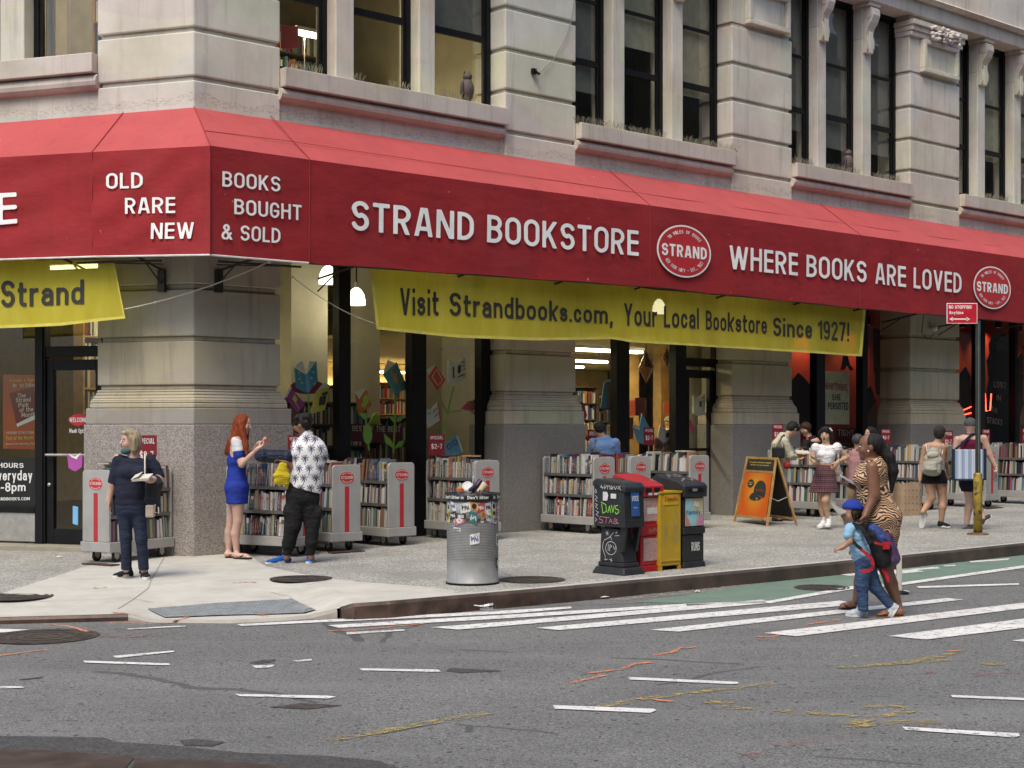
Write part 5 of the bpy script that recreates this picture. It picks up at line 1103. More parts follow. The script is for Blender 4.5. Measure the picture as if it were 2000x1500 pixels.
card("tall black figure beside the fourth pier, behind the walking woman", [(1874,790),(1876,728),(1886,715),(1896,735),(1898,780),(1890,800)], -1.3)
card("broad black bust cutout carrying pale words", [(1930,720),(1928,705),(1934,690),(1932,672),(1940,655),(1958,650),(1974,660),(1978,680),(1975,705),(1978,735),(1978,870),(1925,870),(1926,775),(1932,740)], -1.35, BLKC, [("LOST",[(1941,756),(1965,760),(1965,747),(1941,744)]),("IN",[(1946,782),(1955,783),(1955,772),(1946,771)]),("THE",[(1936,805),(1948,807),(1948,797),(1936,794)]),("STACKS",[(1928,826),(1958,831),(1958,819),(1928,814)])])
card("black head cutout at the end of the far window", [(1986,870),(1986,740),(1990,725),(1988,705),(1994,690),(2010,700),(2012,870)], -1.35)
def can_lamp(u, v, d, lab, pw):
    s_, z = FR.px(u, v, d); p = FR(s_, d, z); rt = root("display_lamp", lab, "lamp", p, "lamps in the red windows")
    mb = MB(); mb.lathe([(.07,0),(.07,.18)], p, 14, cap=False); mb.lathe([(.07,.18),(.02,.2)], p, 14); obj("can", mb, BLACK, rt)
    mb = MB(); mb.lathe([(.065,.03),(.001,.03)], p, 14); obj("bulb_face", mb, emit_mat("lit display bulb", (1,.55,.2), 14), rt)
    mb = MB(); mb.tube([p+Z*.2, p+Z*(4.58-z)], .01, 5); obj("stem", mb, BLACK, rt)
    l = bpy.data.objects.new("display_spot", bpy.data.lights.new("display_spot", 'SPOT')); COL.objects.link(l); l.location = p-Z*.02; l.data.energy = pw; l.data.color = (1,.62,.32); l.data.spot_size = math.radians(110); l.data.spot_blend = .8
    l.rotation_euler = Vector((-nR.x*.55, -nR.y*.55, -1)).to_track_quat('-Z','Y').to_euler(); l.data.shadow_soft_size = .05
for u, v, lab in ((1693,634,"lit can lamp in the red window beside the banner end"),(1950,640,"lit can lamp in the far red window over the bust"),(1880,640,"lit can lamp just past the fourth pier"),(1996,648,"lit can lamp at the far end of the red windows"),(1600,640,"lit can lamp over the hand lettered poster")): can_lamp(u, v, -1.5, lab, 32)
NEON = emit_mat("red neon", (1,.05,.03), 6)
for pts, lab in (([(1872,799),(1878,803),(1884,800),(1900,793),(1906,800),(1898,806),(1880,811)],"red neon outline of a pointing hand beside the street pole"),([(1924,768),(1926,803),(1934,801),(1936,769)],"red neon outline of a cuff in the far window"),):
    mb = MB(); mb.tube([FR.pt(u, v, -.6) for u, v in pts], .012, 6); solo("neon_sign", lab, "neon sign", mb, NEON, group="red neon tubes")
# things on the upper sills
OWLM = M("weathered brown owl", (.10,.075,.065), .7, 0, .3, 20, .3, 40)
def owl(u, v, lab):
    s_, _ = FR.px(u, v, -.05); p = FR(s_, -.05, 6.362); rt = root("owl_decoy", lab, "owl figure", p, "decoy owls")
    mb = MB(); mb.lathe([(.05,0),(.075,.02),(.06,.05),(.085,.1),(.105,.18),(.10,.26),(.075,.33),(.06,.345)], p, 18); obj("body", mb, OWLM, rt, smooth=True)
    mb = MB(); mb.ball(p+Z*.39+nR*.01, (.072,.068,.066), 10)
    for k in (-1, 1): mb.lathe([(.02,0),(.002,.05)], p+Z*.435+eR*.04*k, 8)
    obj("head", mb, OWLM, rt, smooth=True)
    mb = MB(); mb.lathe([(.012,0),(.002,.03)], p+Z*.385+nR*.075, 8, X=eR, Y=Z, A=nR); obj("beak", mb, BLACK, rt)
    for k in (-1, 1):
        mb = MB(); mb.ball(p+Z*.2+eR*.085*k, (.035,.06,.13), 8); obj("wing", mb, M("dark owl wing", (.06,.045,.04), .7, 0, .4, 30), rt, smooth=True)
owl(912,190,"brown decoy owl on the sill nearest the corner"); owl(1656,330,"brown decoy owl on the sill two bays from the corner")
SPK = M("dull steel spikes", (.30,.28,.22), .5, .4)
def spikes(u0, u1, d, lab, fr=FR):
    a0, _ = fr.px(u0, 100, d); a1, _ = fr.px(u1, 100, d); rr = random.Random(int(u0)); mb = MB(); x = a0
    mb.box(fr, a0, a1, d-.02, d+.02, 6.364, 6.372)
    while x < a1:
        for k in (-1, 0, 1): b = fr(x, d, 6.37); mb.tube([b, b+fr.e*rr.uniform(-.06,.06)+fr.n*k*.05+Z*rr.uniform(.07,.12)], .0032, 3)
        x += .045
    solo("bird_spikes", lab, "bird spikes", mb, SPK, group="bird spike strips on the sills")
for u0, u1, lab in ((562,632,"strip of bird spikes under the first upper window by the corner"),(692,712,"short tuft of bird spikes at the middle upper window"),(762,800,"bird spikes at the end of the middle upper window"),(856,905,"bird spikes in front of the decoy owl nearest the corner"),(1128,1222,"long strip of bird spikes on the second sill, first window"),(1232,1300,"strip of bird spikes on the second sill, middle window"),(1340,1440,"strip of bird spikes at the far end of the second sill"),(1550,1590,"strip of bird spikes at the near end of the third sill"),(1616,1680,"strip of bird spikes under the owl on the third sill"),(1708,1760,"strip of bird spikes at the far end of the third sill"),(1926,1970,"strip of bird spikes on the fourth sill")): spikes(u0, u1, .05, lab)
# cable, clamp and security camera on the piers
mb = MB(); P = [FR.pt(u, v, .03) for u, v in ((1124,-20),(1118,30),(1105,75),(1080,118),(1048,148),(1040,141))]; mb.tube(P, .006, 5); solo("cable", "thin cable looping down the second pier to a small clamp", "cable", mb, M("old cable", (.22,.2,.18), .7))
s_, z = FR.px(1040, 140, 0); mb = MB(); mb.box(FR, s_-.035, s_+.035, .002, .06, z-.04, z+.04); mb.tube([FR(s_, .06, z), FR(s_+.06, .1, z-.05)], .02, 8); solo("cable_clamp", "small dark clamp holding the cable on the second pier", "clamp", mb, BLACK)
s_, z = FR.px(1826, 641, .1); p = FR(s_, .1, z); rt = root("security_camera", "small white dome security camera on the fourth pier under the awning", "camera", p)
mb = MB(); mb.box(FR, s_-.03, s_+.03, .002, .06, z-.03, z+.03); mb.ball(p, (.065,.065,.065), 10); obj("housing", mb, M("white plastic", (.62,.61,.58), .4), rt, smooth=True)
mb = MB(); mb.ball(p+nR*.045+eR*.025, (.032,.032,.032), 8); obj("lens", mb, BLACK, rt)
mb = MB(); P = [FR.pt(u, v, .03) for u, v in ((1806,605),(1800,650),(1812,662),(1826,652))]; mb.tube(P, .006, 5); solo("cable", "black cable looping from the awning to the dome camera", "cable", mb, BLACK)
# red framed sign in an upper window and framed pictures
sign(FR, -.5, [(549,95),(583,94),(583,52),(549,48)], M("red framed print", (.38,.05,.03), .5), [], "red sign standing in the first upper window at the corner", "window_sign", "sign")
bookcase(FL, 1.5, 2.7, -1.7, 6.37, 7.9, 3, "wooden shelves in the upper window on the side street", WOOD, seed=11)
# faint passers-by inside are left as the shop's stock: boxes of cards on a counter
bookcase(FR, 1.42, 2.5, -1.5, .03, 2.02, 6, "dark display shelves inside the first pane, behind the palm shirt man", seed=12)
bookcase(FR, 2.72, 4.0, -1.7, .03, 1.98, 6, "dark display shelves inside the second pane, under the maroon sign", seed=13)
bookcase(FR, 4.1, 5.3, -1.9, .03, 1.75, 5, "dark display shelves inside the third pane, under the white paper book", seed=14)
bookcase(FR, 3.2, 6.0, -5.6, .03, 2.9, 8, "tall dark bookcase across the back of the first window bay", seed=15)
bookcase(FR, 13.6, 17.5, -9.0, .03, 2.4, 7, "long bookcase at the far back seen past the honey posts", WOOD, seed=16)
mb = MB(); mb.box(FR, 6.25, 22, -14.5, -2.15, 3.22, 3.28); obj("dropped_ceiling", mb, M("warm dropped ceiling", (.55,.49,.32), .9), BLD)
mb = MB(); mb.box(FR, 8, 22, -14.2, -14.1, .03, 3.2); obj("far_shop_wall", mb, M("warm far wall", (.78,.70,.42), .8, 0, .12, 2), BLD)
bookcase(FR, 12.0, 15.5, -12.0, .03, 2.65, 7, "tall bookcase at the very back below the last lit strip", WOOD, seed=17)
bookcase(FR, 2.75, 4.95, -3.4, 5.0, 8.0, 7, "office bookcase in the upper room behind the decoy owl", DWOOD, seed=18)
# ================================================================ BOOK CARTS
CARTP = M("chipped pale grey cart paint", (.38,.375,.36), .5, .1, .08, 3, dirt=.35); SHELFM = M("grey steel shelf", (.17,.165,.155), .45, .4, .15, 6)
RUB = M("black rubber", (.02,.02,.02), .7); EWHT = M("emblem pale red white", (.60,.50,.47), .6)
CL, CW = 1.06, .44
def make_cart():
    I = Fr(Vector((1,0,0)), Vector((0,1,0)), Vector((0,0,0)))   # x outward end .. wall end, y across
    rt = root("book_cart", "x", "book cart", (0,0,0), "book carts outside the shop")
    mb = MB(); mb.box(I, -CL-.03, .03, -CW/2-.025, CW/2+.025, .13, .25); obj("base_tray", mb, CARTP, rt, bevel=.008)
    for x in (0, -CL):
        P = []; r = .05
        for cy, a0 in ((CW/2-r, 0), (-CW/2+r, 90)): P += [(cy+r*math.cos(math.radians(a0+k*15)), 1.12-r+r*math.sin(math.radians(a0+k*15))) for k in range(7)]
        P = [(CW/2, .252)]+P+[(-CW/2, .252)]
        mb = MB(); mb.prism([Vector((x-.017, y, z)) for y, z in P], (.034, 0, 0)); pn = obj("end_panel", mb, CARTP, rt, bevel=.006)
        sx = 1 if x == 0 else -1; EF = Fr(Vector((0, sx, 0)), Vector((sx, 0, 0)), Vector((x, 0, 0)))
        mb = MB(); ellipse(mb, lambda a, b: EF(a, .0195, .955+b), .122, .083, 0); ellipse(mb, lambda a, b: EF(a, .021, .955+b), .115, .076, 1)
        text_on(mb, "STRAND", bil(EF(-.098,.0225,.937), EF(.098,.0225,.937), EF(.098,.0225,.975), EF(-.098,.0225,.975)), .03, 0)
        for k in range(17):                              # the tiny rim lettering, as small strokes
            for sg in (1, -1):
                an = (k/16-.5)*1.7; c_ = Vector((.092*math.sin(an), sg*.06*math.cos(an))); t = Vector((math.cos(an), -sg*math.sin(an)))*.004; nn = Vector((math.sin(an), sg*math.cos(an)))*.005
                mb.add([EF(*(lambda q: (q.x, .0225, .955+q.y))(c_+a*t+b*nn)) for a, b in ((-1,-1),(1,-1),(1,1),(-1,1))], [(0,1,2,3)], 0)
        obj("emblem", mb, [EWHT, EREDM], pn)
        mb = MB(); mb.box(EF, -.034, .034, .0172, .0195, .252, .84); obj("red_stripe", mb, M("cart red stripe", (.43,.02,.03), .5), pn)
    mb = MB(); mb.box(I, -CL+.018, -.018, -.012, .012, .252, 1.0); obj("divider_panel", mb, SHELFM, rt)
    for z in (.56, .865):
        mb = MB()
        for sy in (-1, 1):
            a, b = (.0125, CW/2-.005) if sy > 0 else (-CW/2+.005, -.0125)
            mb.box(I, -CL+.018, -.018, a, b, z-.012, z); e = b if sy > 0 else a
            mb.box(I, -CL+.018, -.018, min(e, e+.006*sy), max(e, e+.006*sy), z-.03, z+.012)
        obj("shelf", mb, SHELFM, rt)
    for x in (-.14, -CL+.14):
        for y in (-.16, .16):
            mb = MB(); mb.lathe([(.062,-.018),(.066,-.014),(.066,.014),(.062,.018)], (x-.02, y, .066), 18, X=Vector((1,0,0)), Y=Z, A=Vector((0,1,0))); w = obj("caster", mb, RUB, rt, smooth=False)
            mb = MB(); mb.lathe([(.03,-.02),(.03,.02)], (x-.02, y, .066), 12, X=Vector((1,0,0)), Y=Z, A=Vector((0,1,0)))
            mb.box(I, x-.045, x+.03, y-.03, y-.022, .06, .129); mb.box(I, x-.045, x+.03, y+.022, y+.03, .06, .129); obj("fork", mb, STEEL, w)
    return rt
def book_mats():
    m, nt, b = mat0("book cover"); oi = nt.nodes.new("ShaderNodeObjectInfo"); co = objco(nt)
    z = node(nt, "SeparateXYZ", {0: co}); rnd = oi.outputs["Random"]
    c0 = mathn(nt, 'MULTIPLY_ADD', rnd, .35, .5)
    dz = mathn(nt, 'ABSOLUTE', mathn(nt, 'SUBTRACT', z.outputs[2], c0)); band = mathn(nt, 'LESS_THAN', dz, mathn(nt, 'MULTIPLY', rnd, .16))
    has = mathn(nt, 'GREATER_THAN', mathn(nt, 'FRACT', mathn(nt, 'MULTIPLY', rnd, 17.3)), .55)
    rc = ramp(nt, mathn(nt, 'FRACT', mathn(nt, 'MULTIPLY', rnd, 7.7)), [(0,(.55,.52,.45)),(.3,(.03,.03,.03)),(.5,(.45,.30,.06)),(.7,(.35,.03,.03)),(.9,(.6,.58,.55))])
    c = mixc(nt, mathn(nt, 'MULTIPLY', band, has), oi.outputs["Color"], rc)
    ti = noise(nt, objco(nt, (3.5,.01,26)), 1.0, 1, .5); dx = mathn(nt, 'LESS_THAN', mathn(nt, 'ABSOLUTE', mathn(nt, 'SUBTRACT', z.outputs[0], .5)), .22)
    inz = mathn(nt, 'LESS_THAN', mathn(nt, 'ABSOLUTE', mathn(nt, 'SUBTRACT', z.outputs[2], .48)), .34)
    t = mathn(nt, 'MULTIPLY', mathn(nt, 'MULTIPLY', mathn(nt, 'GREATER_THAN', ti, .54), dx), inz)
    lum = node(nt, "SeparateColor", {0: oi.outputs["Color"]}).outputs[1]; tc = ramp(nt, lum, [(.25,(.62,.58,.48)),(.3,(.05,.04,.04))])
    c = mixc(nt, mathn(nt, 'MULTIPLY', t, .8), c, tc)
    nt.links.new(c, b.inputs["Base Color"]); b.inputs["Roughness"].default_value = .45
    return m
BOOKM = book_mats(); PAGE = M("book pages", (.55,.51,.43), .8, 0, .1, 30)
def book_mesh():
    mb = MB(); I = Fr(Vector((1,0,0)), Vector((0,1,0)), Vector((0,0,0)))
    mb.box(I, 0, .1, 0, 1, 0, 1, 0); mb.box(I, .9, 1, 0, 1, 0, 1, 0); mb.box(I, .1001, .8999, .93, 1, 0, 1, 0); mb.box(I, .1001, .8999, .03, .9299, .015, .975, 1)
    me = bpy.data.meshes.new("book"); me.from_pydata([tuple(p) for p in mb.v], [], mb.f); me.materials.append(BOOKM); me.materials.append(PAGE); me.polygons.foreach_set("material_index", mb.m); me.update(); return me
BOOKME = book_mesh()
CN = {0:"red",1:"off white",2:"navy",3:"dark green",4:"mustard",5:"black",6:"white",7:"steel blue",8:"brown",9:"teal",10:"orange",11:"crimson",12:"cream",13:"charcoal",14:"olive",15:"tan",16:"near black",17:"plum",18:"buff",19:"pale grey"}
ORD = "first second third fourth fifth sixth seventh eighth ninth tenth eleventh twelfth thirteenth fourteenth fifteenth sixteenth seventeenth eighteenth nineteenth twentieth".split()
ORD += ["twenty-"+o for o in ORD[:9]]+["thirtieth"]+["thirty-"+o for o in ORD[:9]]+["fortieth"]+["forty-"+o for o in ORD[:9]]+["fiftieth"]+["fifty-"+o for o in ORD[:9]]
NB, MAXB, LEFT = 0, 296, []
def cart_at(cart, u, v, yaw_dir, side, lab, short, shelves=(1,1,1), singles=True, seed=1, top_pile=True):
    """near end centre over photo point (u, v); yaw_dir: outward direction; side: +1/-1 which long side shows"""
    global NB
    p = G(u, v); X = Vector((yaw_dir[0], yaw_dir[1], 0)).normalized(); rz = math.atan2(X.y, X.x)
    cart.location = p; cart.rotation_euler = (0, 0, rz); cart["label"] = lab
    Y = Vector((-X.y, X.x, 0))*side; rr = random.Random(seed)
    for r, z in ((2, .866), (1, .561), (0, .254)):
        if not shelves[r]: continue
        x = -.03; n = 0; lean = 0
        while x > -CL+.06:
            w = rr.choice((.014,.02,.024,.03,.036,.045)); tall = r == 2
            h_ = rr.uniform(.20,.275) if not tall else rr.uniform(.21,.31)
            dp = rr.uniform(.14,.19); ci = rr.choice((0,1,1,2,3,4,5,5,6,6,7,8,9,10,11,12,12,13,13,14,15,15,16,17,18,19,19))
            g_ = sum(BOOKC[ci])/3; kf = rr.uniform(.6,1.08); col = [min(1, max(.008, (c*.72+g_*.28)*kf)) for c in BOOKC[ci]]
            if rr.random() < .03: x -= rr.uniform(.02,.05); lean = rr.uniform(.08,.2)
            else: lean = lean*.6+rr.uniform(-.02,.06)
            lean = max(0, min(.22, lean))
            # local axes: bx along -X.. thickness, spine outward Y
            up = (Z*math.cos(lean)+X*math.sin(lean)*1.0); ax = (X*math.cos(lean)-Z*math.sin(lean))
            o_ = p+X*(x-w)+Y*(.205-dp)+Z*(z+(w*math.sin(lean)))
            word = {2:"top",1:"middle",0:"bottom"}[r]
            if singles and NB < MAXB:
                o = bpy.data.objects.new("book", BOOKME); COL.objects.link(o)
                Mx = Matrix(((ax.x*w*.96, Y.x*dp, up.x*h_, o_.x),(ax.y*w*.96, Y.y*dp, up.y*h_, o_.y),(ax.z*w*.96, Y.z*dp, up.z*h_, o_.z),(0,0,0,1)))
                if side < 0 and False: pass
                o.matrix_world = Mx; o.color = (*col, 1)
                tag(o, f"{CN[ci]} book, {ORD[n]} from the outer end, {word} shelf, {short}", "book", "books on the carts outside"); NB += 1
            else:
                q = [o_, o_+ax*w*.96, o_+ax*w*.96+Y*dp, o_+Y*dp]; LEFT.append((q+[a+up*h_ for a in q], col))
            x -= w*1.05+abs(math.sin(lean))*.012; n += 1
    if top_pile:
        for k in range(3):
            a = p+X*rr.uniform(-.9,-.2)-Y*rr.uniform(.03,.15)+Z*(.866+.26); 
    # second row on the far side of the top shelf, and a few laid flat over the spines
    x = -.05
    while x > -CL+.08:
        w = rr.uniform(.015,.04); h_ = rr.uniform(.20,.27); ci = rr.randrange(20); o_ = p+X*(x-w)-Y*.2+Z*.866
        q = [o_, o_+X*w*.96, o_+X*w*.96+Y*.15, o_+Y*.15]; LEFT.append((q+[a+Z*h_ for a in q], [c*.5 for c in BOOKC[ci]])); x -= w*1.05
def flat_book(o, X, Y, w, dp, th, ci, lab):
    b = bpy.data.objects.new("book", BOOKME); COL.objects.link(b)
    b.matrix_world = Matrix(((0*Z.x+Z.x*th, Y.x*dp, X.x*w, o.x),(Z.y*th, Y.y*dp, X.y*w, o.y),(Z.z*th, Y.z*dp, X.z*w, o.z),(0,0,0,1))); b.color = (*BOOKC[ci], 1)
    tag(b, lab, "book", "books on the carts outside")
proto = make_cart()
nd = (nR.x, nR.y)
def rot(d, deg): a = math.radians(deg); return (d[0]*math.cos(a)-d[1]*math.sin(a), d[0]*math.sin(a)+d[1]*math.cos(a))
S_C = [ # near end px, direction, visible side, label, short, seed
 ((593,1086), rot(nd, 17), -1, "book cart against the corner pier, behind the man in palm shirt", "cart behind the redhead"),
 ((951,1056), nd, -1, "book cart behind the silver litter bin", "cart behind the litter bin"),
 ((1179,1042), nd, -1, "book cart beside the second pier, half behind the black news box", "cart beside the second pier"),
 ((783,1066), nd, -1, "book cart beside the litter bin cart, its whole end panel in view", "cart nearest the bin cart"),
 ((189,1099), (-.50,-.866), 1, "book cart behind the woman in navy top, end panel toward the street", "cart behind the navy top woman"),
 ((676,1077), nd, -1, "book cart just past the man in palm shirt, end panel in view", "cart past the palm shirt man"),
 ((1365,1033), nd, -1, "book cart by the side door, behind the striped news box lid", "cart by the side door"),
 ((1250,1037), nd, -1, "book cart behind the red news box, beside the man in blue shirt", "cart by the blue shirt man"),
 ((1614,1009), nd, -1, "book cart behind the woman in white top and plaid skirt", "cart behind the plaid skirt"),
 ((1700,1003), nd, -1, "book cart hidden behind the mother in tiger print dress", "cart behind the mother"),
 ((1822,996), nd, -1, "book cart in front of the fourth pier, by the brown paper bag", "cart at the fourth pier"),
 ((1936,991), nd, -1, "book cart behind the man in maroon tank top", "cart behind the tank top man"),
 ((2040,985), nd, -1, "book cart at the end of the row, past the street pole", "last cart of the row")]
for i, (q, dr, sd, lab, short) in enumerate(S_C):
    c = proto if i == 0 else dup(proto)
    cart_at(c, q[0], q[1], dr, sd, lab, short, singles=i < 8, seed=20+i)
lb = book_mass("cart_books", LEFT); lb["kind"] = "stuff"; lb["label"] = "mixed second hand books filling the farther carts"; lb["category"] = "books"
# loose books laid over the tops
def on_cart(i, x, y, z, th, w, dp, ci, lab, turn=0):
    q, dr, sd, _, _ = S_C[i]; p = G(*q); X = Vector((dr[0], dr[1], 0)).normalized(); Y = Vector((-X.y, X.x, 0))*sd
    X2 = (X*math.cos(turn)+Y*math.sin(turn)); Y2 = (Y*math.cos(turn)-X*math.sin(turn)); flat_book(p+X*x+Y*y+Z*z, X2, Y2, w, dp, th, ci, lab)
on_cart(5, -.55, .0, 1.17, .03, .26, .19, 9, "teal book lying flat on top of the cart past the palm shirt man", .2)
on_cart(5, -.25, .02, 1.15, .02, .24, .17, 12, "cream book lying flat beside the teal one on the cart top", .4)
on_cart(5, -.85, .03, 1.17, .035, .24, .17, 0, "red book lying flat at the wall end of the same cart top", .1)
on_cart(4, -.30, -.02, 1.16, .03, .26, .19, 4, "yellow book lying flat on the cart behind the woman in navy", .3)
on_cart(4, -.18, .0, 1.19, .025, .24, .18, 13, "grey book lying on top of the yellow one behind the navy woman", .2)
on_cart(4, -.55, -.01, 1.17, .03, .24, .18, 6, "white book lying further back on the cart behind the navy woman", -.2)
on_cart(6, -.25, .0, 1.17, .02, .26, .2, 15, "tan folder lying on top of the cart by the side door", .3)
on_cart(1, -.3, .0, 1.17, .02, .24, .18, 10, "orange book lying on top of the cart behind the litter bin", .2)
# price signs on thin posts fixed among the books
SIGNR = M("dark red price sign", (.20,.012,.022), .5); PSW = M("price sign lettering", (.66,.62,.58), .6)
def price_sign(u0, v0, u1, v1, y, lab, dirn=None):
    c = AT((u0+u1)/2, (v0+v1)/2, y); e = Vector(dirn) if dirn else Vector((.93,.36,0)); e.normalize(); n_ = Vector((e.y, -e.x, 0)); w = (u1-u0)/F*y/abs(e.x)/2; h_ = (v1-v0)/F*y/2
    fr = Fr(e, n_, Vector((c.x, c.y, 0))); rt = root("price_sign", lab, "price sign", c, "special price signs on the carts")
    mb = MB(); mb.box(fr, -w, w, -.006, .006, c.z-h_, c.z+h_); obj("board", mb, SIGNR, rt)
    for t, a, b, x in (("SPECIAL", .50, .82, .80), ("$2-7", -.42, .06, .68)):
        mb = MB(); text_on(mb, t, bil(fr(-w*x,.009,c.z+h_*a), fr(w*x,.009,c.z+h_*a), fr(w*x,.009,c.z+h_*b), fr(-w*x,.009,c.z+h_*b)), .015); obj("lettering", mb, PSW, rt)
    mb = MB(); mb.tube([fr(0, -.012, c.z-h_*.5), fr(0, -.012, max(.3, c.z-h_-.45))], .008, 6); obj("post", mb, STEEL, rt)
price_sign(267,850,306,916,18.95,"price sign behind the woman in navy top",(1,.1,0)); price_sign(563,850,590,890,19.9,"price sign half hidden by the palm shirt man's head"); price_sign(837,848,868,888,22.0,"price sign in front of the bicycle paper book")
price_sign(1148,839,1172,885,24.2,"price sign behind the man in blue shirt"); price_sign(1257,835,1278,869,25.1,"price sign above the cart beside the red news box"); price_sign(1508,828,1530,862,26.0,"price sign above the bending man in cream shirt")
price_sign(1841,841,1862,878,29.0,"price sign between the two walkers seen from behind"); price_sign(1918,838,1934,866,30.2,"price sign just past the street pole"); price_sign(1995,836,2014,866,31,"price sign at the end of the row of carts"); price_sign(1720,838,1740,866,28,"dim price sign behind the mother's head")
cutout("purple paper book marked with pale letters beside the entrance cart", [("cover",[(131,888),(146,893),(161,888),(160,912),(147,921),(134,914)],"purple"),("page",[(134,886),(146,892),(158,884),(150,897),(140,893)],"white")], FL, .35)
cutout("light blue paper panel low beside the entrance cart", [("shape",[(142,988),(152,990),(152,1026),(142,1023)],"sky")], FL, .3, name="paper_shape")
# ================================================================ STREET FURNITURE
# silver litter bin
BINP = GW(923,1139); bx, by = BINP.x, BINP.y
def can_mat():
    m, nt, b = mat0("perforated silver steel"); co = objco(nt); s = node(nt, "SeparateXYZ", {0: co})
    an = mathn(nt, 'ARCTAN2', s.outputs[1], s.outputs[0])
    row = mathn(nt, 'MULTIPLY', s.outputs[2], 62.0); rf = mathn(nt, 'FLOOR', row)
    u = mathn(nt, 'ADD', mathn(nt, 'MULTIPLY', an, 22.0), mathn(nt, 'MULTIPLY', mathn(nt, 'MODULO', rf, 2.0), .5))
    fu = mathn(nt, 'SUBTRACT', mathn(nt, 'FRACT', u), .5); fv = mathn(nt, 'SUBTRACT', mathn(nt, 'FRACT', row), .5)
    d = mathn(nt, 'SQRT', mathn(nt, 'ADD', mathn(nt, 'MULTIPLY', fu, fu), mathn(nt, 'MULTIPLY', fv, fv)))
    hole = mathn(nt, 'LESS_THAN', d, .30)
    zone = mathn(nt, 'MULTIPLY', mathn(nt, 'GREATER_THAN', s.outputs[2], .25), mathn(nt, 'LESS_THAN', s.outputs[2], .635))
    n1 = noise(nt, co, 9, 4); c = ramp(nt, n1, [(.3, (.24,.245,.245)), (.7, (.31,.315,.315))])
    st = noise(nt, objco(nt, (5,5,.5)), 3, 5, .7); c = mixc(nt, ramp(nt, st, [(.55, (0,0,0)), (.8, (.5,)*3)]), c, (.12,.11,.10))
    c = mixc(nt, mathn(nt, 'MULTIPLY', hole, zone), c, (.03,.03,.03))
    nt.links.new(c, b.inputs["Base Color"]); b.inputs["Metallic"].default_value = .15; b.inputs["Roughness"].default_value = .5
    return m
CANM = can_mat()
bn = root("litter_bin", "round silver perforated litter bin covered in stickers, standing at the curb", "litter bin", BINP)
mb = MB(); pr = [(.262,0),(.274,.004),(.274,.03),(.268,.034),(.268,.25)]
for k in range(26): z = .25+k*.0148; pr += [(.2685,z+.003),(.2685,z+.009),(.2681,z+.012),(.2681,z+.0145)]
pr += [(.268,.64),(.270,.64),(.271,.87)]
mb.lathe(pr, BINP, 64); obj("body", mb, CANM, bn, smooth=True)
mb = MB(); mb.lathe([(.2705,.868),(.289,.872),(.292,.88),(.292,.935),(.285,.942),(.245,.945),(.24,.91)], BINP, 64, cap=False); obj("rim", mb, M("black bin band", (.012,.012,.014), .4), bn, smooth=True)
mb = MB(); mb.lathe([(.275,.0),(.28,.002),(.28,.018),(.275,.02)], BINP, 48); obj("base_ring", mb, BLACK, bn)
def oncan(r, a0, a1, z0, z1):                            # a: angle across the face seen, 0 = toward the camera, + to picture right
    base = math.atan2(-by, -bx)
    return lambda x, y: BINP+Vector((r*math.cos(base+a0+(a1-a0)*x), r*math.sin(base+a0+(a1-a0)*x), z0+(z1-z0)*y))
def patch(mb, r, a0, a1, z0, z1, m=0):
    f = oncan(r, a0, a1, z0, z1); mb.grid(f, 8, 1, m)
mb = MB(); patch(mb, .2725, -1.5, 1.5, .645, .70); obj("white_label_band", mb, M("white bin label", (.62,.62,.60), .5), bn, smooth=True)
mb = MB()
for a0, t in ((-1.75,"in"),(-1.25,"Don't litter"),(-.42,"in"),(-.18,"Don't litter"),(.82,"in"),(1.05,"Don't litter")): text_on(mb, t, oncan(.2935, a0, a0+(.78 if len(t) > 3 else .10), .888, .922), .02)
obj("rim_lettering", mb, WHT, bn)
mb = MB(); text_on(mb, "Put litter in its place.", oncan(.2735, -.98, .62, .662, .692), .01); obj("label_lettering", mb, BLKL, bn)
SC_ = {k: M("sticker "+k, c, .45, 0, .25, 30) for k, c in dict(yellow=(.52,.47,.04), white=(.62,.62,.60), black=(.02,.02,.02), red=(.45,.05,.05), orange=(.50,.26,.04), teal=(.03,.16,.16), blue=(.05,.12,.32), pink=(.50,.15,.18), green=(.06,.2,.06)).items()}
rr = random.Random(4)
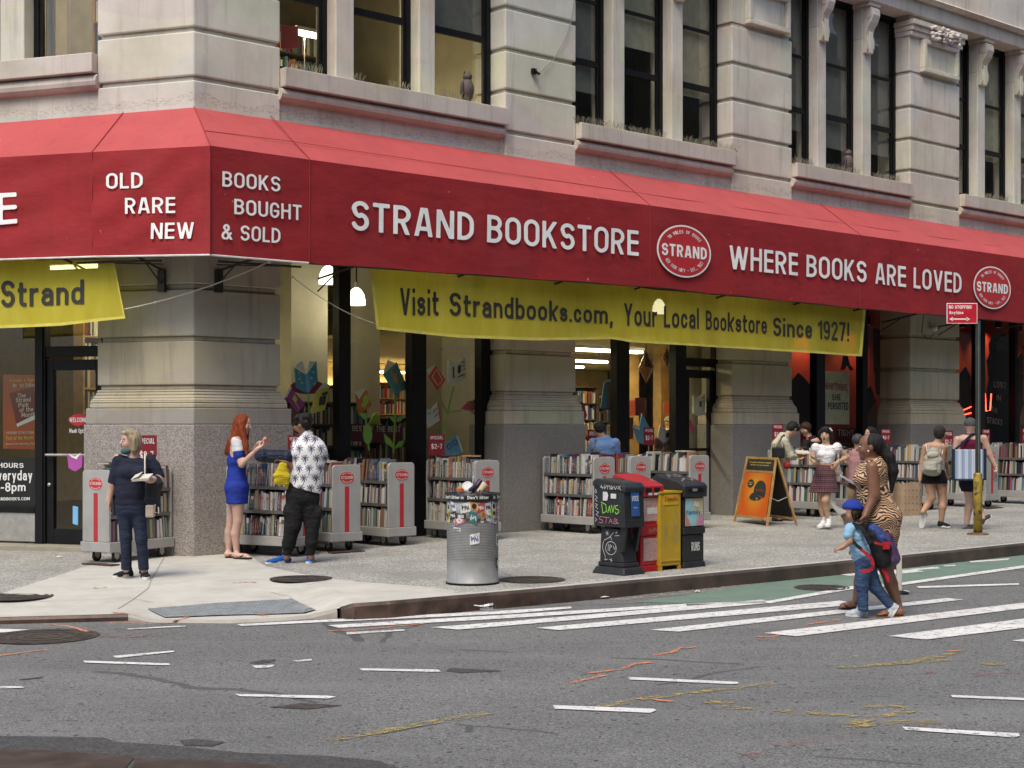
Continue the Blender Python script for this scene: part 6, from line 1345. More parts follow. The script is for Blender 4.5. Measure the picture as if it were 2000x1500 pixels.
for a, z, w, h_, c, c2 in ((-1.12,.80,.09,.075,'white','black'),(-.82,.81,.16,.085,'white','blue'),(-.27,.80,.19,.10,'white','black'),(.06,.815,.14,.08,'orange','black'),(.30,.80,.16,.085,'red','white'),(.62,.80,.13,.10,'white','black'),(.92,.81,.12,.085,'white','black'),(1.2,.79,.08,.06,'red','white'),
    (-1.2,.705,.10,.13,'yellow','black'),(-.84,.715,.17,.075,'black','white'),(-.46,.71,.20,.055,'black','white'),(.02,.70,.15,.12,'teal','white'),(.40,.725,.09,.07,'orange','red'),(.66,.705,.12,.09,'white','green'),(.93,.74,.13,.06,'yellow','black'),(-.52,.665,.21,.08,'pink','white'),(1.15,.70,.10,.08,'blue','orange'),(.98,.67,.13,.075,'white','black'),
    (-.62,.575,.16,.035,'white','black'),(.08,.48,.18,.11,'white','blue'),(1.2,.46,.12,.12,'white','black'),(1.2,.22,.12,.10,'black','white'),(1.28,.74,.06,.12,'white','black')):
    mb = MB(); t_ = rr.uniform(-.01,.01); f = oncan(.2746+rr.uniform(0,.0012), a-w, a+w, z-h_/2, z+h_/2)
    mb.grid(lambda x, y: f(x, y)+Z*t_*(x-.5)*4, 6, 1, 0)
    g = oncan(.2764+rr.uniform(0,.0006), a-w*.72, a+w*.72, z-h_*.36, z+h_*.36); k = rr.randrange(4)
    if k == 0:
        for i in range(3): mb.grid(lambda x, y: g(x*.9+.05, .12+i*.3+y*.18), 4, 1, 1)
    elif k == 1: mb.add([g(.5+.45*math.cos(q*math.pi/8), .5+.48*math.sin(q*math.pi/8)) for q in range(16)], [tuple(range(16))], 1)
    else:
        scribble(mb, [(x/9, .5+.4*math.sin(x*2.3+k)) for x in range(10)], g, .16, 1)
    obj("sticker", mb, [SC_[c], SC_[c2]], bn, smooth=True)
top = BINP+Z*.93
def rub(nm, lab, fn, mat, cat): mb = MB(); fn(mb); solo(nm, lab, cat, mb, mat, smooth=False, group="rubbish on the litter bin")
mb = MB(); mb.lathe([(.24,-.03),(.2,.0),(.1,.02),(.01,.025)], top, 24); 
for k in range(26): p = top+Vector((rr.uniform(-.17,.17), rr.uniform(-.17,.17), .0)); mb.prism([p+Vector((rr.uniform(-.05,.05), rr.uniform(-.05,.05), rr.uniform(0,.05))) for _ in range(4)], Vector((0,0,.006)))
rb = solo("rubbish_heap", "crumpled dark and white rubbish filling the top of the litter bin", "rubbish", mb, M("mixed rubbish", (.16,.15,.14), .6, 0, .9, 30)); 
rub("cup_lid", "white plastic cup lid tilted on the litter bin rubbish", lambda mb: mb.lathe([(.055,0),(.058,.006),(.045,.016),(.04,.012),(.002,.012)], top+Vector((-.05,-.07,.075)), 20, X=Vector((1,0,0)), Y=Vector((0,.35,.94)), A=Vector((0,-.94,.35))), M("white plastic lid", (.68,.68,.68), .3), "lid")
rub("drink_can", "dark purple drink can sticking out of the litter bin", lambda mb: mb.tube([top+Vector((.0,-.05,.04)), top+Vector((.09,-.02,.14))], [.03,.03], 14), M("purple can", (.05,.025,.07), .3, .4), "can")
rub("drink_can", "black drink can lying on the litter bin rubbish", lambda mb: mb.tube([top+Vector((-.03,-.12,.03)), top+Vector((.05,-.12,.09))], [.028,.028], 14), M("black can", (.03,.03,.05), .3, .4), "can")
rub("paper_cup", "pale beige paper cup lying on the litter bin", lambda mb: mb.tube([top+Vector((.07,-.13,.02)), top+Vector((.14,-.12,.11))], [.03,.042], 16), M("beige cup", (.60,.50,.33), .6), "cup")
rub("bottle_cap", "orange lid sitting on the litter bin rubbish", lambda mb: mb.lathe([(.035,0),(.037,.03),(.03,.036)], top+Vector((-.13,-.10,.03)), 16), M("orange cap", (.60,.15,.03), .4), "lid")
mb = MB(); mb.tube([top+Vector((.0,-.06,.06)), top+Vector((.01,-.05,.19))], .004, 6); solo("drinking_straw", "pale straw standing up from the litter bin", "straw", mb, WHT)
# ---------------------------------------------------------------- news boxes along the curb
def nbox(u, v): p = GW(u, v); return Fr(eR, nR, Vector((p.x, p.y, p.z)))       # front lower corner nearest the camera; s along the curb, d toward the road
def frb(mb, fr, a0, a1, d0, d1, z0, z1, m=0): mb.box(fr, a0, a1, d0, d1, z0, z1, m)
def taper(mb, fr, b, t, z0, z1, m=0):                    # b, t: (a0,a1,d0,d1)
    P = lambda q, z: [fr(q[0],q[2],z), fr(q[1],q[2],z), fr(q[1],q[3],z), fr(q[0],q[3],z)]
    mb.box8(P(b, z0)+P(t, z1), m)
BLKP = M("black plastic news box", (.018,.019,.021), .5, 0, .3, 8, .2, 60); GRAF = {k: M("marker "+k, c, .5) for k, c in dict(white=(.62,.62,.62), green=(.25,.60,.06), pink=(.60,.22,.28), silver=(.35,.33,.28), blue=(.05,.16,.38)).items()}
def graf(parent, mat, fn, strokes, w):
    mb = MB()
    for s in strokes:
        q = []
        for a, b in zip(s, s[1:]):
            for k in range(4): q.append((a[0]+(b[0]-a[0])*k/4, a[1]+(b[1]-a[1])*k/4))
        scribble(mb, q+[s[-1]], fn, w)
    return obj("graffiti_marking", mb, mat, parent)
def words_(parent, mat, fn, t, bold=.0, nm="lettering"):
    mb = MB(); text_on(mb, t, fn, bold); return obj(nm, mb, mat, parent)
# 1: black pedestal box
f1 = nbox(1219,1124); D, S = .40, .24
b1 = root("news_box", "black plastic news box covered in white, green and pink graffiti, with a blue poster", "news box", f1(S/2,-D/2,0), "news boxes at the curb")
mb = MB(); taper(mb, f1, (-.05,S+.05,-D-.05,.05), (-.02,S+.02,-D-.01,.02), 0, .08); taper(mb, f1, (0,S,-D,0), (0,S,-D,0), .0805, .13); obj("foot", mb, BLKP, b1, bevel=.012)
mb = MB(); taper(mb, f1, (.01,S-.01,-D+.02,-.02), (.02,S-.02,-D+.03,-.10), .131, .50); obj("pedestal", mb, BLKP, b1, bevel=.01)
mb = MB(); 
for a in (.0, S-.035): taper(mb, f1, (a,a+.035,-.06,-.02), (a,a+.035,-.06,.03), .25, .52)
obj("front_bracket", mb, BLKP, b1)
mb = MB(); P = [(-D-.03,.52),(.05,.52),(.05,.60),(.045,.601),(.03,.94),(.0,.985),(-D+.02,1.03),(-D-.03,1.0)]
mb.prism([f1(-.03, d, z) for d, z in P], eR*(S+.06)); hd = obj("hopper", mb, BLKP, b1, bevel=.012)
mb = MB(); mb.prism([f1(-.045, d, z) for d, z in ((.055,.90),(.05,.955),(.0,1.0),(-D+.01,1.045),(-D-.04,1.012),(-D-.04,.96))], eR*(S+.09)); obj("lid", mb, BLKP, b1, bevel=.014)
fs = lambda x, y: f1(-.036, -D+D*x, .60+.34*y)           # left face of the hopper
ff = lambda x, y: f1(S*x, .056-.03*y*.6, .60+.34*y)      # road face
mb = MB(); mb.grid(lambda x, y: ff(.22+.56*x, .12+.82*y)+nR*.004, 4, 4); ps_ = obj("poster", mb, M("blue news poster", (.025,.10,.30), .4), b1)
words_(ps_, WHT, lambda x, y: ff(.28+.44*x, .60+.17*y)+nR*.008, "VOICE", .0); words_(ps_, WHT, lambda x, y: ff(.38+.25*x, .37+.05*y)+nR*.008, "Free", .0)
fl_ = lambda x, y: f1(-.041, -D-.02+(D+.06)*x, .54+.44*y)
fl2 = lambda x, y: f1(-.0475, -D-.02+(D+.06)*x, .54+.44*y)
pd = lambda x, y: f1(.003+.012*y, -D+.03+(D-.06)*x, .14+.36*y)
graf(b1, GRAF['white'], fl2, [[(.26,.99),(.30,.88)],[(.22,.94),(.34,.92)],[(.38,1.0),(.36,.88),(.46,.99),(.40,.93)],[(.48,.98),(.46,.88)],[(.48,.97),(.56,.97),(.54,.88)],[(.60,.98),(.58,.88),(.66,.96),(.62,.88)],[(.68,.98),(.72,.88),(.78,.97)],[(.82,.98),(.90,.87)],[(.90,.98),(.80,.90)]], .013)
graf(b1, GRAF['white'], fl_, [[(.05,.88),(.10,.80),(.03,.78),(.05,.88)],[(.05,.72),(.12,.66),(.04,.62),(.12,.57)],[(.05,.52),(.12,.48),(.05,.44),(.13,.38)],[(.06,.34),(.16,.30),(.07,.24),(.15,.20)],[(.04,.16),(.10,.12),(.04,.06)]], .012)
graf(b1, GRAF['green'], fl_, [[(.26,.52),(.30,.28),(.42,.34),(.40,.50),(.24,.56)],[(.46,.30),(.52,.48),(.56,.30)],[(.50,.37),(.55,.37)],[(.58,.50),(.63,.31),(.68,.50)],[(.80,.50),(.72,.48),(.72,.40),(.80,.40),(.82,.32),(.74,.28),(.70,.34)],[(.86,.46),(.87,.46)],[(.86,.36),(.87,.36)]], .022)
graf(b1, GRAF['pink'], fl_, [[(.30,.20),(.20,.19),(.19,.13),(.30,.11),(.28,.04),(.17,.05)],[(.32,.19),(.52,.18)],[(.42,.18),(.40,.04)],[(.50,.04),(.56,.16),(.62,.04)],[(.52,.09),(.61,.09)],[(.66,.04),(.68,.17),(.78,.14),(.70,.10),(.82,.06),(.66,.04)]], .014)
mb = MB(); mb.add([fl_(x, y) for x, y in ((.30,.60),(.44,.60),(.46,.66),(.48,.74),(.44,.82),(.30,.82))], [(0,1,2,3,4,5)]); mb.add([fl_(x, y) for x, y in ((.56,.66),(.74,.66),(.74,.78),(.56,.78))], [(0,1,2,3)]); obj("torn_sticker", mb, GRAF['white'], b1)
graf(b1, GRAF['white'], pd, [[(.26,.92),(.34,.78)],[(.22,.86),(.36,.84)],[(.34,.92),(.26,.78)],[(.16,.62),(.40,.72),(.58,.88)],[(.40,.70),(.46,.76),(.50,.64)],[(.14,.60),(.10,.40),(.24,.12)]]+[[(.48+.24*math.cos(k*math.pi/8), .40+.20*math.sin(k*math.pi/8)) for k in range(17)]]+[[(.36,.52),(.36,.32)],[(.42,.30),(.43,.50),(.52,.46),(.44,.40)],[(.58,.48),(.64,.36),(.70,.46)],[(.24,.10),(.22,.02),(.34,.06)],[(.42,.06),(.56,.02)],[(.52,.10),(.50,-.02)],[(.66,.86),(.74,.92),(.72,.84)],[(.64,.78),(.84,.80)]], .016)
# 2: red double box
REDP = M("red plastic news box", (.36,.012,.020), .35, 0, .15, 6); f2 = nbox(1251,1118); S2, D2 = .33, .40
b2 = root("news_box", "red plastic news box with two clear poster windows", "news box", f2(S2/2,-D2/2,0), "news boxes at the curb")
mb = MB(); taper(mb, f2, (-.02,S2+.02,-D2,.02), (-.01,S2+.01,-D2,.01), 0, .07); frb(mb, f2, 0, S2, -D2, 0, .0705, .40); obj("lower_body", mb, REDP, b2, bevel=.01)
mb = MB(); frb(mb, f2, -.012, S2+.012, -D2-.01, .012, .402, .53); obj("waist", mb, REDP, b2, bevel=.012)
mb = MB(); frb(mb, f2, 0, S2, -D2, 0, .531, .83); obj("upper_body", mb, REDP, b2, bevel=.008)
mb = MB(); P = [(-D2-.02,.832),(.03,.832),(.035,.95),(.0,.97),(-D2+.04,1.08),(-D2-.02,1.06)]; mb.prism([f2(-.02, d, z) for d, z in P], eR*(S2+.04)); obj("hood", mb, REDP, b2, bevel=.012)
mb = MB()
for a in (.05, .19): frb(mb, f2, a, a+.09, .034, .038, .88, .93)
obj("slot", mb, BLACK, b2)
def printmat(name, a, b_, s=22):
    m, nt, bs = mat0(name); co = objco(nt); n_ = noise(nt, objco(nt, (1,1,2.5)), s, 3, .7)
    nt.links.new(ramp(nt, n_, [(.42, a), (.5, b_), (.62, a)]), bs.inputs["Base Color"]); bs.inputs["Roughness"].default_value = .2; return m
NEWS = printmat("faded news page", (.42,.20,.19), (.50,.40,.38))
mb = MB(); frb(mb, f2, .045, S2-.045, .0005, .006, .56, .82); obj("window", mb, NEWS, b2)
mb = MB(); frb(mb, f2, .045, S2-.045, .0005, .006, .12, .37); obj("window", mb, NEWS, b2)
mb = MB(); frb(mb, f2, .10, S2-.06, .0062, .008, .64, .71); frb(mb, f2, .09, .15, .0365, .0385, .85, .875); frb(mb, f2, .18, .25, .0365, .0385, .85, .875); obj("sticker", mb, GRAF['white'], b2)
fw = lambda x, y: f2(S2*x, .0145, .402+.128*y)
graf(b2, GRAF['silver'], fw, [[(.35,.35),(.42,.6),(.46,.3),(.40,.2)],[(.5,.5),(.58,.55),(.56,.3),(.5,.35)],[(.62,.3),(.66,.65)],[(.70,.6),(.74,.3),(.80,.6)],[(.84,.6),(.84,.3),(.94,.32)]], .02)
# 3: yellow metal box
YELP = M("yellow painted metal", (.50,.32,.02), .4, 0, .12, 4, dirt=.18); f3 = nbox(1289,1115.2); S3, D3 = .35, .38
b3 = root("news_box", "yellow metal news box with scribbled sides and a red lettered plate", "news box", f3(S3/2,-D3/2,0), "news boxes at the curb")
mb = MB(); frb(mb, f3, 0, S3, -D3, 0, .05, .86); obj("cabinet", mb, YELP, b3, bevel=.008)
for a in (0, S3-.04):
    for d in (-D3, -.04): mb = MB(); frb(mb, f3, a, a+.04, d, d+.04, 0, .049); obj("foot", mb, YELP, b3)
mb = MB(); frb(mb, f3, -.008, S3+.008, -D3-.01, .012, .862, .885); frb(mb, f3, .02, S3-.02, .0005, .01, .10, .112); obj("top_lip", mb, YELP, b3)
mb = MB(); frb(mb, f3, .06, S3-.05, .0005, .005, .73, .85); pl = obj("name_plate", mb, M("bright yellow plate", (.60,.42,.02), .4), b3)
words_(pl, M("red plate lettering", (.45,.03,.02), .5), lambda x, y: f3(.070+.22*x, .008, .772+.055*y), "El Especialito", .03)
graf(b3, GRAF['silver'], lambda x, y: f3(S3*x, .003, .1+.7*y), [[(.2,.30),(.34,.5),(.26,.52),(.38,.62)],[(.2,.42),(.32,.60)],[(.22,.24),(.3,.40)],[(.80,.80),(.70,.78),(.84,.72),(.72,.68)],[(.62,.66),(.68,.56),(.82,.56),(.88,.68)],[(.75+.12*math.cos(k*.5), .42+.13*math.sin(k*.5)) for k in range(14)],[(.75,.48),(.75,.34)],[(.68,.44),(.82,.42)],[(.75,.40),(.70,.34)]], .014)
mb = MB(); mb.prism([f3(.02,-.2,.886), f3(.14,-.2,.886), f3(.12,-.16,.99), f3(.04,-.17,1.02)], nR*.004); solo("paper_scrap", "white paper scrap stuck on top of the yellow news box", "paper", mb, GRAF['white'])
# 4: black box with pastel poster
f4 = nbox(1335,1110.3); S4, D4 = .35, .42
b4 = root("news_box", "black news box with a pastel poster and white lettering low down", "news box", f4(S4/2,-D4/2,0), "news boxes at the curb")
mb = MB(); taper(mb, f4, (-.015,S4+.015,-D4,.02), (-.005,S4+.005,-D4,.008), 0, .07); frb(mb, f4, 0, S4, -D4, 0, .0705, .38); obj("lower_body", mb, BLKP, b4, bevel=.01)
mb = MB(); frb(mb, f4, -.012, S4+.012, -D4-.01, .014, .382, .46); obj("waist", mb, BLKP, b4, bevel=.01)
mb = MB(); frb(mb, f4, 0, S4, -D4, 0, .461, .80); obj("upper_body", mb, BLKP, b4, bevel=.008)
mb = MB(); P = [(-D4-.03,.802),(.03,.802),(.035,.93),(.0,.96),(-D4+.02,1.06),(-D4-.03,1.03)]; mb.prism([f4(-.025, d, z) for d, z in P], eR*(S4+.05)); obj("hood", mb, BLKP, b4, bevel=.012)
mb = MB(); frb(mb, f4, .03, S4-.02, .0005, .005, .475, .79); po = obj("poster", mb, M("pale yellow poster", (.55,.50,.30), .35), b4)
pf = lambda x, y: f4(.03+(S4-.05)*x, .0065, .475+.315*y)
for nm, P, c in (("print_shape",[(0,1),(.26,1),(.5,.55),(.72,.4),(.5,0),(.3,0),(0,.5)],(.30,.55,.62)),("print_shape",[(1,.0),(.62,0),(.78,.35),(1,.42)],(.55,.25,.42)),("print_shape",[(0,0),(.3,0),(.0,.45)],(.55,.22,.16))):
    mb = MB(); mb.add([pf(*q)+nR*(.001 if nm else 0)*{.30:1,.55:2}[c[0]] for q in P], [tuple(range(len(P)))]); obj(nm, mb, M("poster print %s"%(c,), c, .35), po)
words_(po, GRAF['blue'], lambda x, y: pf(.02+.82*x, .42+.16*y)+nR*.004, "family", .0)
mb = MB(); mb.add([pf(x, y)+nR*.003 for x, y in ((.42,.74),(.74,.66),(.78,.80),(.46,.92))], [(0,1,2,3)]); obj("sticker", mb, GRAF['white'], po)
words_(b4, WHT, lambda x, y: f4(.135+.14*x, .002, .19+.10*y), "RUNS", .02)
tp4 = lambda x, y: f4(S4*x, .0-(D4-.03)*y, .964+.10*y)
graf(b4, GRAF['silver'], tp4, [[(.1,.6),(.3,.9),(.5,.6)],[(.4,.3),(.6,.5),(.8,.3)],[(.55,.75),(.65,.9),(.75,.7),(.6,.65)],[(.7,.2),(.9,.4)],[(.2,.2),(.35,.35)]], .03)
mb = MB(); frb(mb, f4, .05, .30, .036, .039, .86, .90); obj("slot", mb, BLACK, b4)
mb = MB(); frb(mb, f4, .11, .19, .0395, .041, .87, .90); obj("sticker", mb, STEEL, b4)
# ---------------------------------------------------------------- A-frame board
BLp, BRp = GW(1434,1019), GW(1498,1028); BLp.z = BRp.z = min(BLp.z, BRp.z); ex = (BRp-BLp).normalized(); back = Vector((-ex.y, ex.x, 0))
if back.y < 0: back = -back
hh = 1.06; lean = .20; Wd = (BRp-BLp).length
A = lambda x, y, k=0: BLp+ex*(Wd*x*(1-.0*y)+Wd*.0)+Z*(hh*y)+back*(lean*y+k)
ab = root("sidewalk_sign", "wooden A-frame board with an orange poster of a black cap", "A-frame sign", BLp.lerp(BRp,.5)+back*.25)
PINE = M("varnished pine", (.42,.25,.09), .5, 0, .2, 8)
def bar(mb, p, q, w, t): # flat timber between two points
    d_ = (q-p).normalized(); s_ = ex if abs(d_.dot(ex)) < .5 else Z; n_ = d_.cross(s_).normalized()
    mb.box8([p-s_*w/2-n_*t/2, p+s_*w/2-n_*t/2, p+s_*w/2+n_*t/2, p-s_*w/2+n_*t/2]+[q-s_*w/2-n_*t/2, q+s_*w/2-n_*t/2, q+s_*w/2+n_*t/2, q-s_*w/2+n_*t/2])
mb = MB(); i_ = .10
for x in (0, 1): bar(mb, A(x,0), A(x*(1-i_*1.4)+i_*.7,1), .04, .025)
for y in (.10, .785, .985): xx = i_*.7*y; bar(mb, A(xx+.03,y), A(1-xx-.03,y), .035, .02)
obj("front_frame", mb, PINE, ab)
B_ = lambda x, y: BLp+ex*(Wd*x)+Z*(hh*y)+back*(.52-.30*y)
mb = MB()
for x in (0, 1): bar(mb, B_(x,0), B_(x*(1-i_*1.4)+i_*.7,1), .04, .025)
bar(mb, B_(.05,.10), B_(.95,.10), .035, .02); obj("rear_frame", mb, PINE, ab)
mb = MB(); mb.add([B_(.06,.12), B_(.94,.12), B_(.90,.97), B_(.10,.97)], [(0,1,2,3)]); obj("rear_board", mb, BLKC, ab)
def radial(name, p_, a, b_):
    m, nt, bs = mat0(name); co = objco(nt); g = node(nt, "VectorMath", {0: co, 1: tuple(p_)}, operation='DISTANCE').outputs["Value"]
    nt.links.new(ramp(nt, g, [(.08, a), (.42, b_)]), bs.inputs["Base Color"]); bs.inputs["Roughness"].default_value = .35; return m
pc = A(.5,.5)-Vector(ab.location)
mb = MB(); mb.add([A(.05+.01,.12,-.004), A(.95-.01,.12,-.004), A(.90,.765,-.004), A(.10,.765,-.004)], [(0,1,2,3)]); bd = obj("poster", mb, radial("orange poster print", pc, (.62,.30,.03), (.55,.10,.012)), ab)
mb = MB(); mb.add([A(.10,.805,-.004), A(.90,.805,-.004), A(.89,.965,-.004), A(.11,.965,-.004)], [(0,1,2,3)]); hb = obj("header_board", mb, M("black header print", (.015,.015,.016), .4), ab)
words_(hb, YELL, lambda x, y: A(.17+.66*x, .91+.022*y, -.008), "That reader you want to be more responsible", .0); words_(hb, YELL, lambda x, y: A(.22+.56*x, .872+.022*y, -.008), "and free is a way of wear in their pocket.", .0)
capm = M("black cap print", (.02,.026,.028), .5); 
mb = MB(); mb.add([A(x, y, -.007) for x, y in ((.44,.47),(.45,.55),(.50,.62),(.58,.655),(.68,.65),(.76,.61),(.80,.54),(.80,.44),(.78,.40),(.66,.425),(.52,.435))], [tuple(range(11))])
mb.add([A(x, y, -.0085) for x, y in ((.45,.475),(.38,.44),(.34,.39),(.40,.36),(.52,.35),(.66,.37),(.73,.405),(.62,.425),(.52,.435))], [tuple(range(9))]); cp_ = obj("cap_print", mb, capm, bd)
mb = MB(); mb.add([A(.58+.035*math.cos(k*math.pi/8), .385+.018*math.sin(k*math.pi/8), -.010) for k in range(16)], [tuple(range(16))]); obj("brim_sticker_print", mb, STEEL, bd)
words_(cp_, M("red cap lettering", (.40,.03,.03), .5), lambda x, y: A(.52+.22*x, .49+.035*y, -.011), "STRAND", .0)
mb = MB(); mb.add([A(.32+.10*math.cos(k*math.pi/10), .60+.062*math.sin(k*math.pi/10), -.007) for k in range(20)], [tuple(range(20))]); bt = obj("badge_print", mb, capm, bd); words_(bt, YELL, lambda x, y: A(.25+.14*x, .605+.018*y, -.011), "COLLEGIATE", .0); words_(bt, WHT, lambda x, y: A(.27+.10*x, .58+.012*y, -.011), "CAP", .0)
mb = MB(); mb.tube([A(.93,.42), A(.9,.36,.18), B_(.93,.42)], .006, 5); obj("stay_cord", mb, ROPE, ab)
# ---------------------------------------------------------------- street sign pole, post, litter, paper bag
PP = GW(1910,1044); pl_ = root("street_sign", "dark green street pole with a yellow sleeve and a red no stopping sign", "street sign", PP)
GRN = M("dark green pole paint", (.035,.05,.045), .5, .2, .2, 10); YSL = speck("scuffed yellow sleeve", [(.05,(.06,.05,.03)),(.3,(.38,.26,.03)),(.7,(.46,.33,.04)),(.95,(.16,.12,.05))], 16, .6, None, .1, .4)
mb = MB(); mb.box(Fr(Vector((1,0,0)), Vector((0,-1,0)), PP), -.032, .032, -.025, .025, .8, 3.05); po_ = obj("pole", mb, GRN, pl_, bevel=.004)
mb = MB()
for k in range(86): mb.lathe([(.006,0),(.006,.002)], PP+Vector((.004,-.0252,.84+k*.0255)), 6, X=Vector((1,0,0)), Y=Z, A=Vector((0,-1,0)))
obj("hole_pattern", mb, M("pole holes", (.35,.35,.33), .6), po_)
mb = MB(); mb.lathe([(.062,0),(.062,.86),(.055,.88)], PP, 20); obj("sleeve", mb, YSL, pl_, smooth=True)
mb = MB(); mb.lathe([(.16,0),(.15,.02),(.08,.03)], PP, 12); obj("base_plate", mb, M("rusty plate", (.16,.10,.05), .7, .2, .4, 12), pl_)
sy_ = PP.y-.055; SF = Fr(Vector((1,0,0)), Vector((0,-1,0)), Vector((0, sy_, 0)))
X_ = lambda u, v: (((u-1000)/F*sy_), ZC+(H-v)/F*sy_)
(x0, z0), (x1, z1) = X_(1849,632), X_(1909,592)
mb = MB(); mb.box(SF, x0, x1, -.006, .0, z0, z1); sg = obj("sign_plate", mb, WHT, pl_, bevel=.002)
mb = MB(); mb.box(SF, x0+.01, x1-.01, .0002, .002, z0+.01, z1-.01); obj("red_field", mb, M("red sign sheeting", (.50,.012,.03), .4), sg)
mb = MB(); sp = lambda x, y: SF(x0+(x1-x0)*x, .0045, z0+(z1-z0)*y)
text_on(mb, "NO STOPPING", lambda x, y: sp(.07+.74*x, .72+.17*y), .03); obj("lettering", mb, WHT, sg); mb = MB(); text_on(mb, "Anytime", lambda x, y: sp(.08+.46*x, .46+.16*y), .03)
obj("lettering", mb, WHT, sg); mb = MB(); mb.quad(sp(.18,.19), sp(.68,.19), sp(.68,.25), sp(.18,.25))
mb.add([sp(.08,.22), sp(.20,.12), sp(.20,.32)], [(0,1,2)]); mb.add([sp(.76,.22), sp(.64,.12), sp(.64,.32)], [(0,1,2)]); obj("arrow_marking", mb, WHT, sg)
q = RD(1757,1160,0); dl = root("marker_post", "white plastic lane marker post behind the walking mother", "marker post", q)
mb = MB(); mb.box(Fr(Vector((1,0,0)), Vector((0,-1,0)), q), -.032, .022, -.02, .02, .03, .66); obj("post", mb, M("dirty white plastic", (.55,.54,.48), .5, 0, .1, 6, dirt=.3), dl, bevel=.008)
mb = MB(); mb.lathe([(.10,0),(.09,.025),(.04,.035)], q, 16); obj("foot", mb, BLACK, dl)
q = GW(1772,1006); pbg = root("paper_bag", "open brown paper sack standing on the pavement behind the mother", "paper bag", q); mb = MB(); rr = random.Random(9)
f5 = Fr(Vector((.95,.31,0)), Vector((.31,-.95,0)), q); n = 28
def sack(t, z):
    a = 2*math.pi*t; sx = math.copysign(abs(math.cos(a))**.5, math.cos(a)); sd = math.copysign(abs(math.sin(a))**.5, math.sin(a)); w = 1+.06*z
    return f5(.22*sx*w+.008*math.sin(9*a+z*8), .17*sd*w, z+(.02*math.sin(5*a) if z > .5 else 0))
mb.grid(lambda u, v: sack(u, .54*v), 28, 8); mb.add([sack(k/28, 0) for k in range(28)], [tuple(range(28))]); obj("sack", mb, M("brown kraft paper", (.33,.24,.15), .8, 0, .12, 5, .5, 14), pbg, smooth=True)
mb = MB()
for i in range(5):
    for j in range(4): mb.lathe([(.012,0),(.012,.002)], f5(-.15+i*.075, .166*(1+.06*(.1+j*.11))+.006, .1+j*.11), 6, X=Vector((.95,.31,0)), Y=Z, A=Vector((.31,-.95,0)))
obj("dot_pattern", mb, M("brown print", (.18,.12,.07), .8), pbg)
q = RD(755,1203,0); a = q+Vector((-.085,0,.033)); c = q+Vector((.085,.01,.033))
cn = root("drink_can", "crushed black and silver drink can lying in the gutter", "can", q); mb = MB(); mb.tube([a, a.lerp(c,.05), a.lerp(c,.95), c], [.024,.033,.033,.024], 16); obj("can_body", mb, M("black can print", (.02,.02,.022), .35, .3, .5, 20), cn, smooth=True)
mb = MB(); mb.tube([a.lerp(c,.62), a.lerp(c,.82)], .0338, 16, cap=False); obj("silver_band", mb, M("silver can print", (.5,.5,.5), .3, .7), cn)
q = RD(950,1196,0); cu = root("plastic_cup", "crumpled clear plastic cup with a straw lying in the gutter", "cup", q); CLR = glass_mat("clear plastic", (.86,.88,.9), .16, .15)
mb = MB(); mb.lathe([(.03,0),(.034,.04),(.042,.09),(.046,.13),(.05,.132)], q+Vector((-.06,0,.046)), 14, X=Vector((0,1,0)), Y=Z, A=Vector((.96,.2,.05)), cap=False); obj("cup_wall", mb, CLR, cu)
mb = MB(); mb.tube([q+Vector((-.12,-.01,.07)), q+Vector((.02,.0,.05))], .005, 6); obj("straw", mb, WHT, cu)
mb = MB(); mb.lathe([(.05,0),(.03,.01),(.001,.012)], q+Vector((.085,.02,.046)), 14, X=Vector((0,1,0)), Y=Z, A=Vector((.96,.2,.05))); obj("lid", mb, CLR, cu)
for (u, v, w, lab) in ((1392,1144,.06,"scrap of brown litter in the gutter near the bike lane"),(1362,1157,.03,"tiny pale scrap in the gutter by the green paint"),(1176,1168,.09,"flattened pale paper lying against the curb below the news boxes"),(958,1137,.08,"flat white paper scrap on the manhole cover behind the bin"),(1768,1158,.07,"pale blue wrapper by the foot of the marker post"),(640,1205,.05,"white crumb of paper at the end of the curb ramp"),(115,1090,.06,"white scrap on the pavement by the entrance step")):
    p = RD(u, v, .004) if v > 1143 and u > 600 else GW(u, v)+Z*.004; mb = MB(); rr = random.Random(u); n = 7
    P = [p+Vector((w*rr.uniform(.5,1)*math.cos(k*2*math.pi/n), w*rr.uniform(.5,1)*math.sin(k*2*math.pi/n), rr.uniform(0,.02))) for k in range(n)]
    mb.add(P+[p+Z*.03], [(k,(k+1)%n,n) for k in range(n)]); solo("litter_scrap", lab, "litter", mb, M("brown litter", (.2,.12,.06), .8) if "brown" in lab else M("pale litter", (.6,.6,.58), .7), group="scraps of litter")
for (u, v, yw, lab) in ((194,1104,(-.866,.5),"rusty metal chock plate under the wheels of the entrance cart"),(675,1079,(.75,.66),"dark metal chock plate under the cart past the palm shirt man"),(1937,993,(.75,.66),"dark metal chock plate under the cart behind the tank top man")):
    p = GW(u, v); e_ = Vector((yw[0], yw[1], 0)).normalized(); fr = Fr(e_, Vector((e_.y, -e_.x, 0)), p); mb = MB(); mb.box(fr, -.24, .24, -.05, .09, .003, .018); solo("wheel_chock", lab, "wheel chock", mb, M("rusty chock", (.07,.04,.03), .7, .2, .3, 12), group="wheel chock plates")
